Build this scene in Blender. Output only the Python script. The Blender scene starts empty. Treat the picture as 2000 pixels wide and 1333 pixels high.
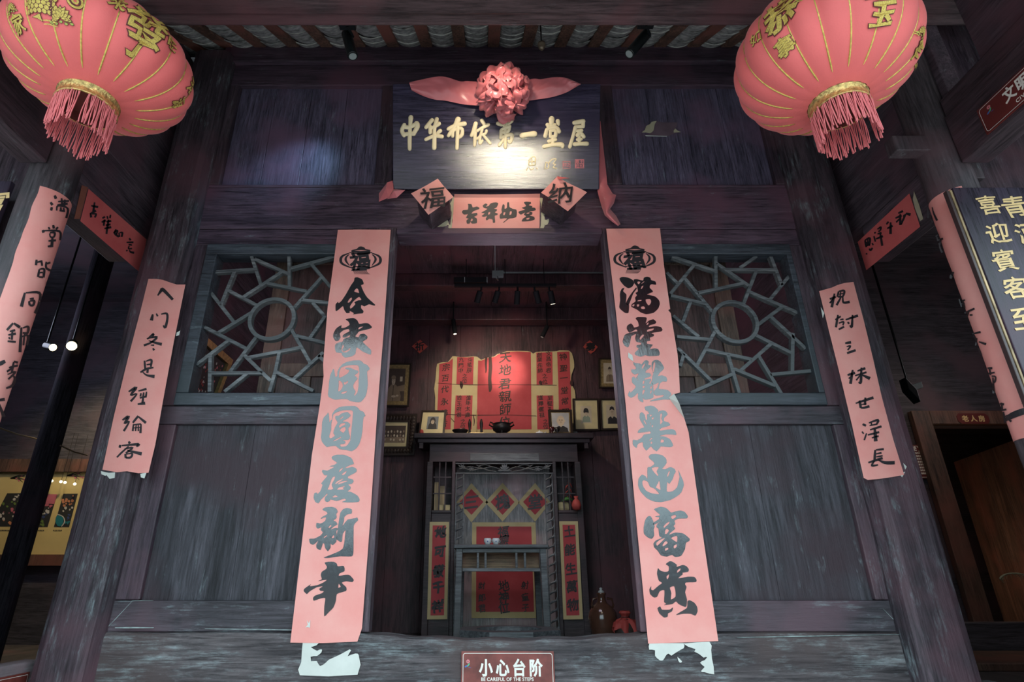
import bpy, math, random
from mathutils import Vector, Matrix, noise
from mathutils.geometry import tessellate_polygon
random.seed(7)
SC = bpy.context.scene
COL = SC.collection
# ------------------------------------------------------------------ camera
EYE = 1.6                                   # eye height above the courtyard
FPX, PX, PY = 1121.0, 942.0, 666.5          # focal length and principal point, for a 2000 px wide frame
TH = math.atan(468.5 / 1121.0)              # upward tilt
CT, ST = math.cos(TH), math.sin(TH)
cam_d = bpy.data.cameras.new('camera')
cam = bpy.data.objects.new('camera', cam_d)
COL.objects.link(cam)
cam.location = (0, 0, EYE)
cam.rotation_euler = (math.pi / 2 + TH, 0, 0)
cam_d.sensor_width = 36
cam_d.lens = 36 * FPX / 2000
cam_d.shift_x = (1000 - PX) / 2000
cam_d.clip_start = 0.02
SC.camera = cam
# ------------------------------------------------------------------ sky and exposure
SC.view_settings.view_transform = 'Standard'
SC.view_settings.look = 'None'
SC.view_settings.gamma = 1
SC.view_settings.use_curve_mapping = False
SC.view_settings.exposure = 0.55
W = bpy.data.worlds.new('world')
SC.world = W
W.use_nodes = True
nt = W.node_tree
nt.nodes.clear()
wo = nt.nodes.new('ShaderNodeOutputWorld')
bg = nt.nodes.new('ShaderNodeBackground')
tc = nt.nodes.new('ShaderNodeTexCoord')
sx = nt.nodes.new('ShaderNodeSeparateXYZ')
rp = nt.nodes.new('ShaderNodeValToRGB')
mr = nt.nodes.new('ShaderNodeMapRange')
mr.inputs['From Min'].default_value = -0.2
mr.inputs['From Max'].default_value = 1.0
nt.links.new(tc.outputs['Generated'], sx.inputs[0])
nt.links.new(sx.outputs['Z'], mr.inputs['Value'])
nt.links.new(mr.outputs[0], rp.inputs[0])
e = rp.color_ramp.elements
e[0].position = 0.0
e[0].color = (0.26, 0.27, 0.28, 1)          # yard floor and the houses opposite
e[1].position = 1.0
e[1].color = (0.80, 0.92, 1.0, 1)
for p, c in ((0.14, (0.20, 0.21, 0.22, 1)), (0.178, (0.07, 0.09, 0.10, 1)), (0.215, (0.36, 0.46, 0.52, 1)), (0.26, (0.68, 0.92, 1.0, 1)), (0.55, (0.78, 0.93, 1.0, 1))):
    q = e.new(p)
    q.color = c
bg.inputs['Strength'].default_value = 2.3
nt.links.new(rp.outputs[0], bg.inputs['Color'])
nt.links.new(bg.outputs[0], wo.inputs[0])


def lamp(name, kind, loc, energy, color, target=None, radius=0.05, angle=60, blend=0.6):
    l = bpy.data.lights.new(name, kind)
    l.energy = energy
    l.color = color
    l.shadow_soft_size = radius
    o = bpy.data.objects.new(name, l)
    COL.objects.link(o)
    o.location = loc
    if kind == 'SPOT':
        l.spot_size = math.radians(angle)
        l.spot_blend = blend
    if target is not None:
        o.rotation_euler = (Vector(target) - Vector(loc)).to_track_quat('-Z', 'Y').to_euler()
    return o


# ------------------------------------------------------------------ from the picture to the place
def ray(x, y):
    dx, dy = (x - PX) / FPX, (PY - y) / FPX
    return Vector((dx, CT - dy * ST, ST + dy * CT))


def A(x, y, Y):
    """the point of the place seen at x, y on the upright plane at distance Y"""
    r = ray(x, y)
    r = r * (Y / r.y)
    return Vector((r.x, r.y, r.z + EYE))


def AX(x, y, X):
    r = ray(x, y)
    r = r * (X / r.x)
    return Vector((r.x, r.y, r.z + EYE))


def AP(x, y, P0, n):
    r = ray(x, y)
    o = Vector((0, 0, EYE))
    return o + r * ((Vector(P0) - o).dot(n) / r.dot(n))


# ------------------------------------------------------------------ materials
MATS = {}


def nodes_for(name):
    m = bpy.data.materials.new(name)
    m.use_nodes = True
    t = m.node_tree
    return m, t, t.nodes, t.links, t.nodes['Principled BSDF']


def mat(name, col, rough=0.6, metal=0.0, var=0.12, vscale=8.0, bump=0.0, bscale=40.0, spec=0.5, emit=None, estr=0.0, sheen=0.0, coat=0.0):
    if name in MATS:
        return MATS[name]
    m, t, N, L, b = nodes_for(name)
    b.inputs['Roughness'].default_value = rough
    b.inputs['Metallic'].default_value = metal
    b.inputs['Specular IOR Level'].default_value = spec
    if coat:
        b.inputs['Coat Weight'].default_value = coat
        b.inputs['Coat Roughness'].default_value = 0.15
    if sheen:
        b.inputs['Sheen Weight'].default_value = sheen
    tcn = N.new('ShaderNodeTexCoord')
    nz = N.new('ShaderNodeTexNoise')
    nz.inputs['Scale'].default_value = vscale
    nz.inputs['Detail'].default_value = 5
    L.new(tcn.outputs['Object'], nz.inputs['Vector'])
    r = N.new('ShaderNodeValToRGB')
    r.color_ramp.elements[0].position = 0.3
    r.color_ramp.elements[1].position = 0.7
    r.color_ramp.elements[0].color = tuple(c * (1 - var) for c in col) + (1,)
    r.color_ramp.elements[1].color = tuple(min(1, c * (1 + var)) for c in col) + (1,)
    L.new(nz.outputs['Fac'], r.inputs[0])
    L.new(r.outputs[0], b.inputs['Base Color'])
    if bump:
        n2 = N.new('ShaderNodeTexNoise')
        n2.inputs['Scale'].default_value = bscale
        n2.inputs['Detail'].default_value = 4
        L.new(tcn.outputs['Object'], n2.inputs['Vector'])
        bp = N.new('ShaderNodeBump')
        bp.inputs['Strength'].default_value = bump
        bp.inputs['Distance'].default_value = 0.01
        L.new(n2.outputs['Fac'], bp.inputs['Height'])
        L.new(bp.outputs[0], b.inputs['Normal'])
    if emit:
        b.inputs['Emission Color'].default_value = tuple(emit) + (1,)
        b.inputs['Emission Strength'].default_value = estr
    MATS[name] = m
    return m


WOODK = 1.5


def wood(name, c1, c2, axis='Z', rough=0.5, wear=0.0, wcol=(0.30, 0.40, 0.42), bump=0.35, spec=0.5, red=None, rvar=1.0):
    """old lacquered timber with the grain running along one axis"""
    if name in MATS:
        return MATS[name]
    c1 = tuple(c * WOODK + 0.004 for c in c1)
    c2 = tuple(c * WOODK + 0.004 for c in c2)
    m, t, N, L, b = nodes_for(name)
    tcn = N.new('ShaderNodeTexCoord')
    mp = N.new('ShaderNodeMapping')
    s = {'X': (0.6, 9, 9), 'Y': (9, 0.6, 9), 'Z': (9, 9, 0.6)}[axis]
    mp.inputs['Scale'].default_value = s
    L.new(tcn.outputs['Object'], mp.inputs['Vector'])
    n1 = N.new('ShaderNodeTexNoise')
    n1.inputs['Scale'].default_value = 1.3
    n1.inputs['Detail'].default_value = 6
    n1.inputs['Distortion'].default_value = 0.6
    L.new(mp.outputs[0], n1.inputs['Vector'])
    n2 = N.new('ShaderNodeTexNoise')
    n2.inputs['Scale'].default_value = 8
    n2.inputs['Detail'].default_value = 8
    n2.inputs['Roughness'].default_value = 0.75
    n2.inputs['Distortion'].default_value = 0.35
    L.new(mp.outputs[0], n2.inputs['Vector'])
    r1 = N.new('ShaderNodeValToRGB')
    r1.color_ramp.elements[0].position = 0.32
    r1.color_ramp.elements[1].position = 0.72
    r1.color_ramp.elements[0].color = c1 + (1,)
    r1.color_ramp.elements[1].color = c2 + (1,)
    L.new(n1.outputs['Fac'], r1.inputs[0])
    r2 = N.new('ShaderNodeValToRGB')
    r2.color_ramp.elements[0].position = 0.35
    r2.color_ramp.elements[1].position = 0.6
    r2.color_ramp.elements[0].color = (0.26, 0.26, 0.28, 1)
    r2.color_ramp.elements[1].color = (1.35, 1.35, 1.35, 1)
    L.new(n2.outputs['Fac'], r2.inputs[0])
    mx = N.new('ShaderNodeMix')
    mx.data_type = 'RGBA'
    mx.blend_type = 'MULTIPLY'
    mx.inputs['Factor'].default_value = 1.0
    L.new(r1.outputs[0], mx.inputs['A'])
    L.new(r2.outputs[0], mx.inputs['B'])
    out = mx.outputs['Result']
    n4 = N.new('ShaderNodeTexNoise')            # patches where the old red lacquer is left
    n4.inputs['Scale'].default_value = 2.1
    n4.inputs['Detail'].default_value = 5
    L.new(tcn.outputs['Object'], n4.inputs['Vector'])
    r4 = N.new('ShaderNodeValToRGB')
    r4.color_ramp.elements[0].position = 0.48
    r4.color_ramp.elements[1].position = 0.66
    L.new(n4.outputs['Fac'], r4.inputs[0])
    m4 = N.new('ShaderNodeMix')
    m4.data_type = 'RGBA'
    L.new(r4.outputs[0], m4.inputs['Factor'])
    L.new(out, m4.inputs['A'])
    m4.inputs['B'].default_value = (red or tuple(c * k for c, k in zip(c2, (1.15, 0.8, 0.85)))) + (1,)
    out = m4.outputs['Result']
    if wear:
        n3 = N.new('ShaderNodeTexNoise')
        n3.inputs['Scale'].default_value = 6.5
        n3.inputs['Detail'].default_value = 9
        n3.inputs['Roughness'].default_value = 0.75
        m3 = N.new('ShaderNodeMapping')
        m3.inputs['Scale'].default_value = {'X': (0.7, 2.2, 2.2), 'Y': (2.2, 0.7, 2.2), 'Z': (2.2, 2.2, 0.7)}[axis]
        L.new(tcn.outputs['Object'], m3.inputs['Vector'])
        L.new(m3.outputs[0], n3.inputs['Vector'])
        r3 = N.new('ShaderNodeValToRGB')
        r3.color_ramp.elements[0].position = 0.62 - 0.12 * wear
        r3.color_ramp.elements[1].position = 0.80 - 0.10 * wear
        L.new(n3.outputs['Fac'], r3.inputs[0])
        ml = N.new('ShaderNodeMath')
        ml.operation = 'MULTIPLY'
        r6 = N.new('ShaderNodeValToRGB')            # the bare wood shows along the grain
        r6.color_ramp.elements[0].position = 0.42
        r6.color_ramp.elements[1].position = 0.68
        L.new(n2.outputs['Fac'], r6.inputs[0])
        L.new(r3.outputs[0], ml.inputs[0])
        L.new(r6.outputs[0], ml.inputs[1])
        m5 = N.new('ShaderNodeMix')
        m5.data_type = 'RGBA'
        L.new(ml.outputs[0], m5.inputs['Factor'])
        L.new(out, m5.inputs['A'])
        m5.inputs['B'].default_value = wcol + (1,)
        out = m5.outputs['Result']
    L.new(out, b.inputs['Base Color'])
    b.inputs['Specular IOR Level'].default_value = spec
    rr = N.new('ShaderNodeMapRange')
    rr.inputs['To Min'].default_value = max(0.05, rough - 0.12 * rvar)
    rr.inputs['To Max'].default_value = min(1, rough + 0.2 * rvar)
    L.new(n2.outputs['Fac'], rr.inputs['Value'])
    L.new(rr.outputs[0], b.inputs['Roughness'])
    bp = N.new('ShaderNodeBump')
    bp.inputs['Strength'].default_value = bump
    bp.inputs['Distance'].default_value = 0.006
    L.new(n2.outputs['Fac'], bp.inputs['Height'])
    L.new(bp.outputs[0], b.inputs['Normal'])
    MATS[name] = m
    return m


def paper(name, col, col2, rough=0.55, spec=0.4):
    """pasted paper: fibres, faded clouds and a little cockle"""
    if name in MATS:
        return MATS[name]
    m, t, N, L, b = nodes_for(name)
    tcn = N.new('ShaderNodeTexCoord')
    n1 = N.new('ShaderNodeTexNoise')
    n1.inputs['Scale'].default_value = 3.5
    n1.inputs['Detail'].default_value = 7
    n1.inputs['Roughness'].default_value = 0.6
    L.new(tcn.outputs['Object'], n1.inputs['Vector'])
    r = N.new('ShaderNodeValToRGB')
    r.color_ramp.elements[0].position = 0.35
    r.color_ramp.elements[1].position = 0.7
    r.color_ramp.elements[0].color = col + (1,)
    r.color_ramp.elements[1].color = col2 + (1,)
    L.new(n1.outputs['Fac'], r.inputs[0])
    L.new(r.outputs[0], b.inputs['Base Color'])
    b.inputs['Roughness'].default_value = rough
    b.inputs['Specular IOR Level'].default_value = spec
    n2 = N.new('ShaderNodeTexNoise')
    n2.inputs['Scale'].default_value = 22
    n2.inputs['Detail'].default_value = 6
    L.new(tcn.outputs['Object'], n2.inputs['Vector'])
    bp = N.new('ShaderNodeBump')
    bp.inputs['Strength'].default_value = 0.25
    bp.inputs['Distance'].default_value = 0.004
    L.new(n2.outputs['Fac'], bp.inputs['Height'])
    L.new(bp.outputs[0], b.inputs['Normal'])
    MATS[name] = m
    return m


def foil_ink(name):
    """shiny black lettering foil that has wrinkled with its paper"""
    m, t, N, L, b = nodes_for(name)
    b.inputs['Base Color'].default_value = (0.012, 0.014, 0.018, 1)
    b.inputs['Roughness'].default_value = 0.10
    b.inputs['Specular IOR Level'].default_value = 0.95
    b.inputs['IOR'].default_value = 1.62
    tcn = N.new('ShaderNodeTexCoord')
    mp = N.new('ShaderNodeMapping')
    mp.inputs['Scale'].default_value = (60, 60, 14)
    L.new(tcn.outputs['Object'], mp.inputs['Vector'])
    n2 = N.new('ShaderNodeTexNoise')
    n2.inputs['Scale'].default_value = 1.0
    n2.inputs['Detail'].default_value = 6
    n2.inputs['Roughness'].default_value = 0.65
    L.new(mp.outputs[0], n2.inputs['Vector'])
    bp = N.new('ShaderNodeBump')
    bp.inputs['Strength'].default_value = 0.22
    bp.inputs['Distance'].default_value = 0.004
    L.new(n2.outputs['Fac'], bp.inputs['Height'])
    L.new(bp.outputs[0], b.inputs['Normal'])
    MATS[name] = m
    return m


PURPLE, PURPLE2 = (0.022, 0.013, 0.022), (0.054, 0.033, 0.050)
SLATE, SLATE2 = (0.018, 0.022, 0.030), (0.045, 0.053, 0.066)
W_POST = wood('post_wood', (0.016, 0.012, 0.017), (0.058, 0.040, 0.050), 'Z', 0.5, 0.8, bump=.7, spec=.4)
W_ROUND = wood('round_post_wood', (0.022, 0.018, 0.022), (0.06, 0.048, 0.054), 'Z', 0.55, 0.5)
W_RAIL = wood('rail_wood', (0.028, 0.017, 0.028), (0.070, 0.042, 0.062), 'X', 0.48, 0.25)
W_RAILLOW = wood('low_rail_wood', (0.014, 0.013, 0.017), (0.050, 0.043, 0.053), 'X', 0.5, 0.5, bump=.7, spec=.4)
W_STILE = wood('stile_wood', PURPLE, (0.052, 0.036, 0.044), 'Z', 0.5, 0.4, spec=.4)
W_UPPER = wood('upper_panel_wood', (0.040, 0.034, 0.056), (0.085, 0.070, 0.110), 'Z', 0.42, 0.15)
W_LOWER = wood('lower_panel_wood', (0.012, 0.012, 0.016), (0.046, 0.044, 0.054), 'Z', 0.5, 0.28, bump=1.0, spec=.35, red=(0.042, 0.026, 0.034))
W_SILL = wood('sill_wood', (0.020, 0.017, 0.020), (0.092, 0.080, 0.084), 'X', 0.6, 1.0, bump=1.0, spec=.4, red=(0.075, 0.055, 0.056), wcol=(0.34, 0.42, 0.44))
W_WIN = wood('window_wood', SLATE, SLATE2, 'X', 0.45, 0.2, red=(0.030, 0.040, 0.048))
W_LAT = wood('lattice_wood', (0.045, 0.050, 0.055), (0.11, 0.115, 0.12), 'X', 0.5, 0.3, red=(0.075, 0.085, 0.09))
W_BEAM = wood('beam_wood', (0.030, 0.019, 0.021), (0.085, 0.052, 0.056), 'X', 0.5, 0.1)
W_BEAMY = wood('tie_beam_wood', (0.022, 0.013, 0.017), (0.050, 0.032, 0.040), 'Y', 0.45, 0.1)
W_RAFT = wood('rafter_wood', (0.08, 0.040, 0.028), (0.20, 0.10, 0.07), 'Y', 0.65)
W_SIDE = wood('side_wall_wood', (0.034, 0.026, 0.034), (0.075, 0.052, 0.066), 'Y', 0.5, 0.1)
W_HALL = wood('hall_wood', (0.022, 0.011, 0.014), (0.060, 0.027, 0.032), 'Z', 0.5, 0.08)
W_CEIL = wood('hall_ceiling_wood', (0.028, 0.018, 0.022), (0.070, 0.038, 0.046), 'Y', 0.55, 0.1)
W_DARK = wood('dark_room_wood', (0.022, 0.020, 0.026), (0.050, 0.045, 0.054), 'X', 0.6)
W_DARKZ = wood('dark_room_post_wood', (0.020, 0.018, 0.024), (0.034, 0.030, 0.038), 'Z', 0.8, spec=.1)
W_BROWN = wood('brown_door_wood', (0.045, 0.025, 0.018), (0.10, 0.055, 0.038), 'Z', 0.5)
W_LEAF = wood('door_leaf_wood', (0.06, 0.038, 0.030), (0.13, 0.085, 0.065), 'Z', 0.5, 0.2)
W_LEAFP = wood('door_leaf_panel_wood', (0.040, 0.022, 0.022), (0.080, 0.044, 0.042), 'Z', 0.5, 0.1)
W_ALTAR = wood('altar_wood', (0.012, 0.009, 0.011), (0.034, 0.023, 0.027), 'X', 0.4)
W_TABLE = wood('table_wood', (0.045, 0.050, 0.055), (0.12, 0.13, 0.14), 'X', 0.45, 0.3, red=(0.09, 0.095, 0.10))
W_NICHE = wood('niche_wood', (0.09, 0.095, 0.10), (0.24, 0.24, 0.24), 'Z', 0.35, 0.6, bump=.9)
W_GREYX = wood('threshold_wood', (0.05, 0.052, 0.056), (0.13, 0.135, 0.14), 'Y', 0.6, 0.6)
W_FLOOR = wood('floor_wood', (0.03, 0.025, 0.025), (0.07, 0.06, 0.058), 'Y', 0.6)
W_WARM = wood('warm_board_wood', (0.16, 0.10, 0.06), (0.30, 0.20, 0.12), 'X', 0.55)
W_PLAQ = wood('plaque_wood', (0.016, 0.013, 0.026), (0.034, 0.028, 0.052), 'X', 0.14, bump=0.10, spec=0.55, rvar=.3, red=(0.030, 0.022, 0.050))
W_BOARD = wood('signboard_wood', (0.014, 0.010, 0.018), (0.026, 0.018, 0.032), 'Z', 0.26, bump=0.08, spec=0.4)
P_RED = paper('pink_red_paper', (0.76, 0.28, 0.25), (0.80, 0.37, 0.33))
P_RED2 = paper('deep_red_paper', (0.62, 0.11, 0.11), (0.72, 0.17, 0.16))
P_SHR = paper('shrine_red_paper', (0.40, 0.045, 0.055), (0.50, 0.075, 0.085), 0.7)
P_CREAM = paper('cream_paper', (0.50, 0.40, 0.20), (0.60, 0.50, 0.28), 0.7)
P_WHITE = paper('old_white_paper', (0.52, 0.54, 0.50), (0.66, 0.68, 0.64), 0.7)
P_YEL = paper('aged_paste', (0.40, 0.36, 0.24), (0.55, 0.50, 0.38), 0.8)
INK = foil_ink('black_foil_ink')
M_INK = mat('brush_ink', (0.022, 0.018, 0.022), 0.5)
M_INKS = mat('faded_brush_ink', (0.035, 0.022, 0.018), 0.7)
M_GOLD = mat('gold_paint', (0.74, 0.52, 0.24), 0.45, 0.1)
M_GOLDL = mat('pale_gold_leaf', (0.80, 0.66, 0.42), 0.42, 0.0, spec=0.5)
M_GLIT = mat('gold_glitter', (0.80, 0.58, 0.14), 0.42, 0.3, var=0.3, vscale=260, bump=0.5, bscale=300)
M_PIPE = mat('gold_piping', (0.72, 0.55, 0.14), 0.35, 0.4, var=0.25, vscale=90)
M_OUTL = mat('maroon_outline', (0.14, 0.03, 0.025), 0.6)
M_CLOTH = mat('lantern_cloth', (0.90, 0.165, 0.16), 0.62, var=0.06, vscale=5, bump=0.12, bscale=160, sheen=0.15)
M_SILK = mat('red_silk', (0.60, 0.15, 0.165), 0.34, var=0.08, spec=0.6, bump=0.1, bscale=30, sheen=0.2)
M_FRNG = mat('fringe_thread', (0.72, 0.17, 0.18), 0.6, var=0.1)
M_BLACK = mat('black_metal', (0.012, 0.016, 0.018), 0.32, 0.2)
M_BLACK2 = mat('matt_black_metal', (0.012, 0.012, 0.014), 0.7, spec=.15)
M_IRON = mat('dark_iron', (0.02, 0.018, 0.018), 0.4, 0.3)
M_GREY = mat('grey_plastic', (0.30, 0.34, 0.34), 0.5)
M_TILE = mat('clay_tile', (0.42, 0.41, 0.40), 0.8, var=0.55, vscale=26, bump=0.6, bscale=45)
M_TILEE = mat('limewashed_tile_edge', (0.82, 0.80, 0.74), 0.85, var=0.3, vscale=30)
M_SIGN = mat('rosewood_sign', (0.16, 0.035, 0.028), 0.4, var=0.4, vscale=14)
M_SIGND = mat('dark_red_sign', (0.12, 0.02, 0.018), 0.45)
M_WHITE = mat('white_lettering', (0.72, 0.70, 0.64), 0.5)
M_PORC = mat('white_porcelain', (0.75, 0.78, 0.80), 0.15, coat=0.5)
M_PHOTO = mat('sepia_photo', (0.58, 0.50, 0.36), 0.5)
M_PHOTOD = mat('dark_sepia', (0.085, 0.060, 0.045), 0.5)
M_PHOTOM = mat('mid_sepia', (0.27, 0.20, 0.13), 0.5)
M_SKIN = mat('sepia_skin', (0.58, 0.47, 0.34), 0.5)
M_COAT = mat('photo_black', (0.03, 0.028, 0.03), 0.5)
M_MOUNT = mat('cream_mount', (0.62, 0.54, 0.30), 0.6)
M_GILT = mat('gilt_edge', (0.42, 0.31, 0.14), 0.35, 0.4, var=.3, vscale=40)
M_FRAME = mat('dark_frame_wood', (0.030, 0.020, 0.016), 0.35)
M_JUG = mat('brown_glaze', (0.085, 0.040, 0.026), 0.16, coat=0.6, var=0.3)
M_POT = mat('dark_pot', (0.045, 0.035, 0.03), 0.4)
M_RCLOTH = mat('red_cloth', (0.42, 0.06, 0.05), 0.7)
M_LAMPW = mat('warm_lamp_lens', (1, 0.9, 0.6), 0.4, emit=(1.0, 0.82, 0.42), estr=9)
M_LAMPS = mat('small_lamp_lens', (1, 0.9, 0.7), 0.4, emit=(1.0, 0.88, 0.62), estr=4)
M_REFL = mat('glowing_reflection_dot', (1, 0.9, 0.7), 0.4, emit=(0.95, 0.95, 0.70), estr=1.6)
M_YBOARD = mat('yellow_board', (0.60, 0.46, 0.20), 0.45, var=0.1, vscale=3)


# ------------------------------------------------------------------ mesh helper
class MB:
    def __init__(s):
        s.v, s.f, s.m, s.mats = [], [], [], []

    def mi(s, m):
        if m not in s.mats:
            s.mats.append(m)
        return s.mats.index(m)

    def add(s, vs, fs, m):
        k, i = len(s.v), s.mi(m)
        s.v.extend(Vector(p) for p in vs)
        for f in fs:
            s.f.append([a + k for a in f])
            s.m.append(i)

    def box(s, x0, x1, y0, y1, z0, z1, m):
        vs = [(x, y, z) for x in (x0, x1) for y in (y0, y1) for z in (z0, z1)]
        s.add(vs, [(0, 1, 3, 2), (4, 6, 7, 5), (0, 4, 5, 1), (2, 3, 7, 6), (0, 2, 6, 4), (1, 5, 7, 3)], m)

    def zbox(s, x0, x1, y0, y1, z0, z1, m):
        """heights given from the eye"""
        s.box(x0, x1, y0, y1, z0 + EYE, z1 + EYE, m)

    def hexa(s, quad, off, m):
        """a slab: four corners and the vector through its thickness"""
        q = [Vector(p) for p in quad]
        o = Vector(off)
        s.add(q + [p + o for p in q], [(0, 1, 2, 3), (7, 6, 5, 4), (0, 4, 5, 1), (1, 5, 6, 2), (2, 6, 7, 3), (3, 7, 4, 0)], m)

    def bar(s, p, q, w, h, up, m):
        p, q, up = Vector(p), Vector(q), Vector(up)
        d = (q - p).normalized()
        sd = d.cross(up).normalized() * (w / 2)
        u = up.normalized() * (h / 2)
        s.hexa([p - sd - u, p + sd - u, q + sd - u, q - sd - u], u * 2, m)

    def tube(s, pts, rad, m, n=8, cap=True, flat=None):
        """flat=(normal, factor) squashes the section along a direction"""
        pts = [Vector(p) for p in pts]
        if not isinstance(rad, (list, tuple)):
            rad = [rad] * len(pts)
        vs, fs = [], []
        ref = None
        for i, p in enumerate(pts):
            d = (pts[min(i + 1, len(pts) - 1)] - pts[max(i - 1, 0)])
            d = d.normalized() if d.length > 1e-9 else Vector((0, 0, 1))
            if flat:
                a = d.cross(flat[0]).normalized()
                b = flat[0] * flat[1]
            else:
                if ref is None:
                    ref = Vector((0, 0, 1)) if abs(d.z) < 0.9 else Vector((1, 0, 0))
                a = d.cross(ref).normalized()
                b = d.cross(a).normalized()
            for k in range(n):
                t = 2 * math.pi * k / n
                vs.append(p + (a * math.cos(t) + b * math.sin(t)) * rad[i])
        for i in range(len(pts) - 1):
            for k in range(n):
                k2 = (k + 1) % n
                fs.append((i * n + k, i * n + k2, (i + 1) * n + k2, (i + 1) * n + k))
        if cap:
            fs.append(tuple(range(n)))
            fs.append(tuple((len(pts) - 1) * n + k for k in range(n)))
        s.add(vs, fs, m)

    def lathe(s, c, prof, m, n=32, axis='Z', a0=0, a1=2 * math.pi, close=True):
        c = Vector(c)
        vs, fs = [], []
        full = abs(a1 - a0 - 2 * math.pi) < 1e-6
        nn = n if full else n + 1
        for r, h in prof:
            for k in range(nn):
                t = a0 + (a1 - a0) * k / n
                p = Vector((r * math.cos(t), r * math.sin(t), h))
                if axis == 'Y':
                    p = Vector((p.x, p.z, p.y))
                vs.append(c + p)
        for i in range(len(prof) - 1):
            for k in range(n):
                k2 = (k + 1) % nn
                fs.append((i * nn + k, i * nn + k2, (i + 1) * nn + k2, (i + 1) * nn + k))
        s.add(vs, fs, m)

    def grid(s, fn, nu, nv, m):
        vs = [fn(i / nu, j / nv) for i in range(nu + 1) for j in range(nv + 1)]
        fs = [(i * (nv + 1) + j, (i + 1) * (nv + 1) + j, (i + 1) * (nv + 1) + j + 1, i * (nv + 1) + j + 1) for i in range(nu) for j in range(nv)]
        s.add(vs, fs, m)

    def poly(s, loops, m, back=None):
        """outline with holes, points already in space; back = thickness vector"""
        loops = [[Vector(p) for p in l] for l in loops]
        flat = [p for l in loops for p in l]
        # flatten onto a plane for the triangulation
        l0 = loops[0]
        nrm = Vector((0, 0, 0))
        for i, p in enumerate(l0):
            q = l0[(i + 1) % len(l0)]
            nrm += Vector(((p.y - q.y) * (p.z + q.z), (p.z - q.z) * (p.x + q.x), (p.x - q.x) * (p.y + q.y)))
        nrm.normalize()
        ex = nrm.orthogonal().normalized()
        ey = nrm.cross(ex)
        tri = tessellate_polygon([[Vector((p.dot(ex), p.dot(ey), 0)) for p in l] for l in loops])
        s.add(flat, tri, m)
        if back is not None:
            bk = Vector(back)
            s.add([p + bk for p in flat], [t[::-1] for t in tri], m)
            for l in loops:
                k = len(l)
                s.add(l + [p + bk for p in l], [(i, (i + 1) % k, k + (i + 1) % k, k + i) for i in range(k)], m)

    def flush(s, name, parent, smooth=False):
        """build what was gathered so far as one part and start the next"""
        o = s.build(name, parent, smooth) if s.v else None
        s.__init__()
        return o

    def build(s, name, parent=None, smooth=False, bevel=0.0, sub=0):
        me = bpy.data.meshes.new(name)
        me.from_pydata([tuple(p) for p in s.v], [], s.f)
        for m in s.mats:
            me.materials.append(m)
        me.polygons.foreach_set('material_index', s.m)
        if smooth:
            me.polygons.foreach_set('use_smooth', [True] * len(s.f))
        me.update()
        o = bpy.data.objects.new(name, me)
        COL.objects.link(o)
        if parent is not None:
            o.parent = parent
            mw = Matrix.Translation(parent.location) if parent.type == 'EMPTY' else Matrix.Identity(4)
            o.matrix_parent_inverse = mw.inverted()
        if bevel:
            b = o.modifiers.new('edge', 'BEVEL')
            b.width = bevel
            b.segments = 2
            b.limit_method = 'ANGLE'
            b.angle_limit = math.radians(40)
        if sub:
            b = o.modifiers.new('soft', 'SUBSURF')
            b.levels = b.render_levels = sub
        return o


def tag(o, label, cat, group=None):
    o['label'] = label
    o['category'] = cat
    if group:
        o['group'] = group
    return o


def thing(name, label, cat, loc, group=None):
    o = bpy.data.objects.new(name, None)
    o.empty_display_size = 0.1
    COL.objects.link(o)
    o.location = loc
    return tag(o, label, cat, group)


def struct(o):
    o['kind'] = 'structure'
    return o


def sroot(name, loc=(0, 0, 0)):
    o = bpy.data.objects.new(name, None)
    COL.objects.link(o)
    o.location = loc
    return struct(o)


def smoothline(pts, k=6):
    """Catmull-Rom through points of any dimension"""
    P = [tuple(p) for p in pts]
    if len(P) < 3:
        a, b = P[0], P[-1]
        return [tuple(x + (y - x) * i / k for x, y in zip(a, b)) for i in range(k + 1)]
    out = []
    for i in range(len(P) - 1):
        p0, p1, p2, p3 = P[max(i - 1, 0)], P[i], P[i + 1], P[min(i + 2, len(P) - 1)]
        for j in range(k):
            t = j / k
            out.append(tuple(0.5 * (2 * b + (c - a) * t + (2 * a - 5 * b + 4 * c - d) * t * t + (3 * b - a - 3 * c + d) * t ** 3) for a, b, c, d in zip(p0, p1, p2, p3)))
    out.append(P[-1])
    return out


def roundpoly(pts, k=3):
    """soften a traced outline with a closed Catmull-Rom"""
    n = len(pts)
    out = []
    for i in range(n):
        p0, p1, p2, p3 = pts[i - 1], pts[i], pts[(i + 1) % n], pts[(i + 2) % n]
        for j in range(k):
            t = j / k
            w = 0.6      # between straight and smooth
            cr = [0.5 * (2 * b + (c - a) * t + (2 * a - 5 * b + 4 * c - d) * t * t + (3 * b - a - 3 * c + d) * t ** 3) for a, b, c, d in zip(p0, p1, p2, p3)]
            ln = [b + (c - b) * t for b, c in zip(p1, p2)]
            out.append(tuple(w * x + (1 - w) * y for x, y in zip(cr, ln)))
    return out


_GL = {}


def glyph(ch):
    k = ch
    if k not in _GL:
        c = bpy.data.curves.new('lettering_source', 'FONT')
        c.body = ch
        c.size = 1
        c.resolution_u = 3
        o = bpy.data.objects.new('lettering_source', c)
        COL.objects.link(o)
        d = bpy.context.evaluated_depsgraph_get()
        me = o.evaluated_get(d).to_mesh()
        vs = [(v.co.x, v.co.y) for v in me.vertices]
        fs = [tuple(p.vertices) for p in me.polygons]
        o.evaluated_get(d).to_mesh_clear()
        bpy.data.objects.remove(o)
        bpy.data.curves.remove(c)
        _GL[k] = (vs, fs)
    return _GL[k]


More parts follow.
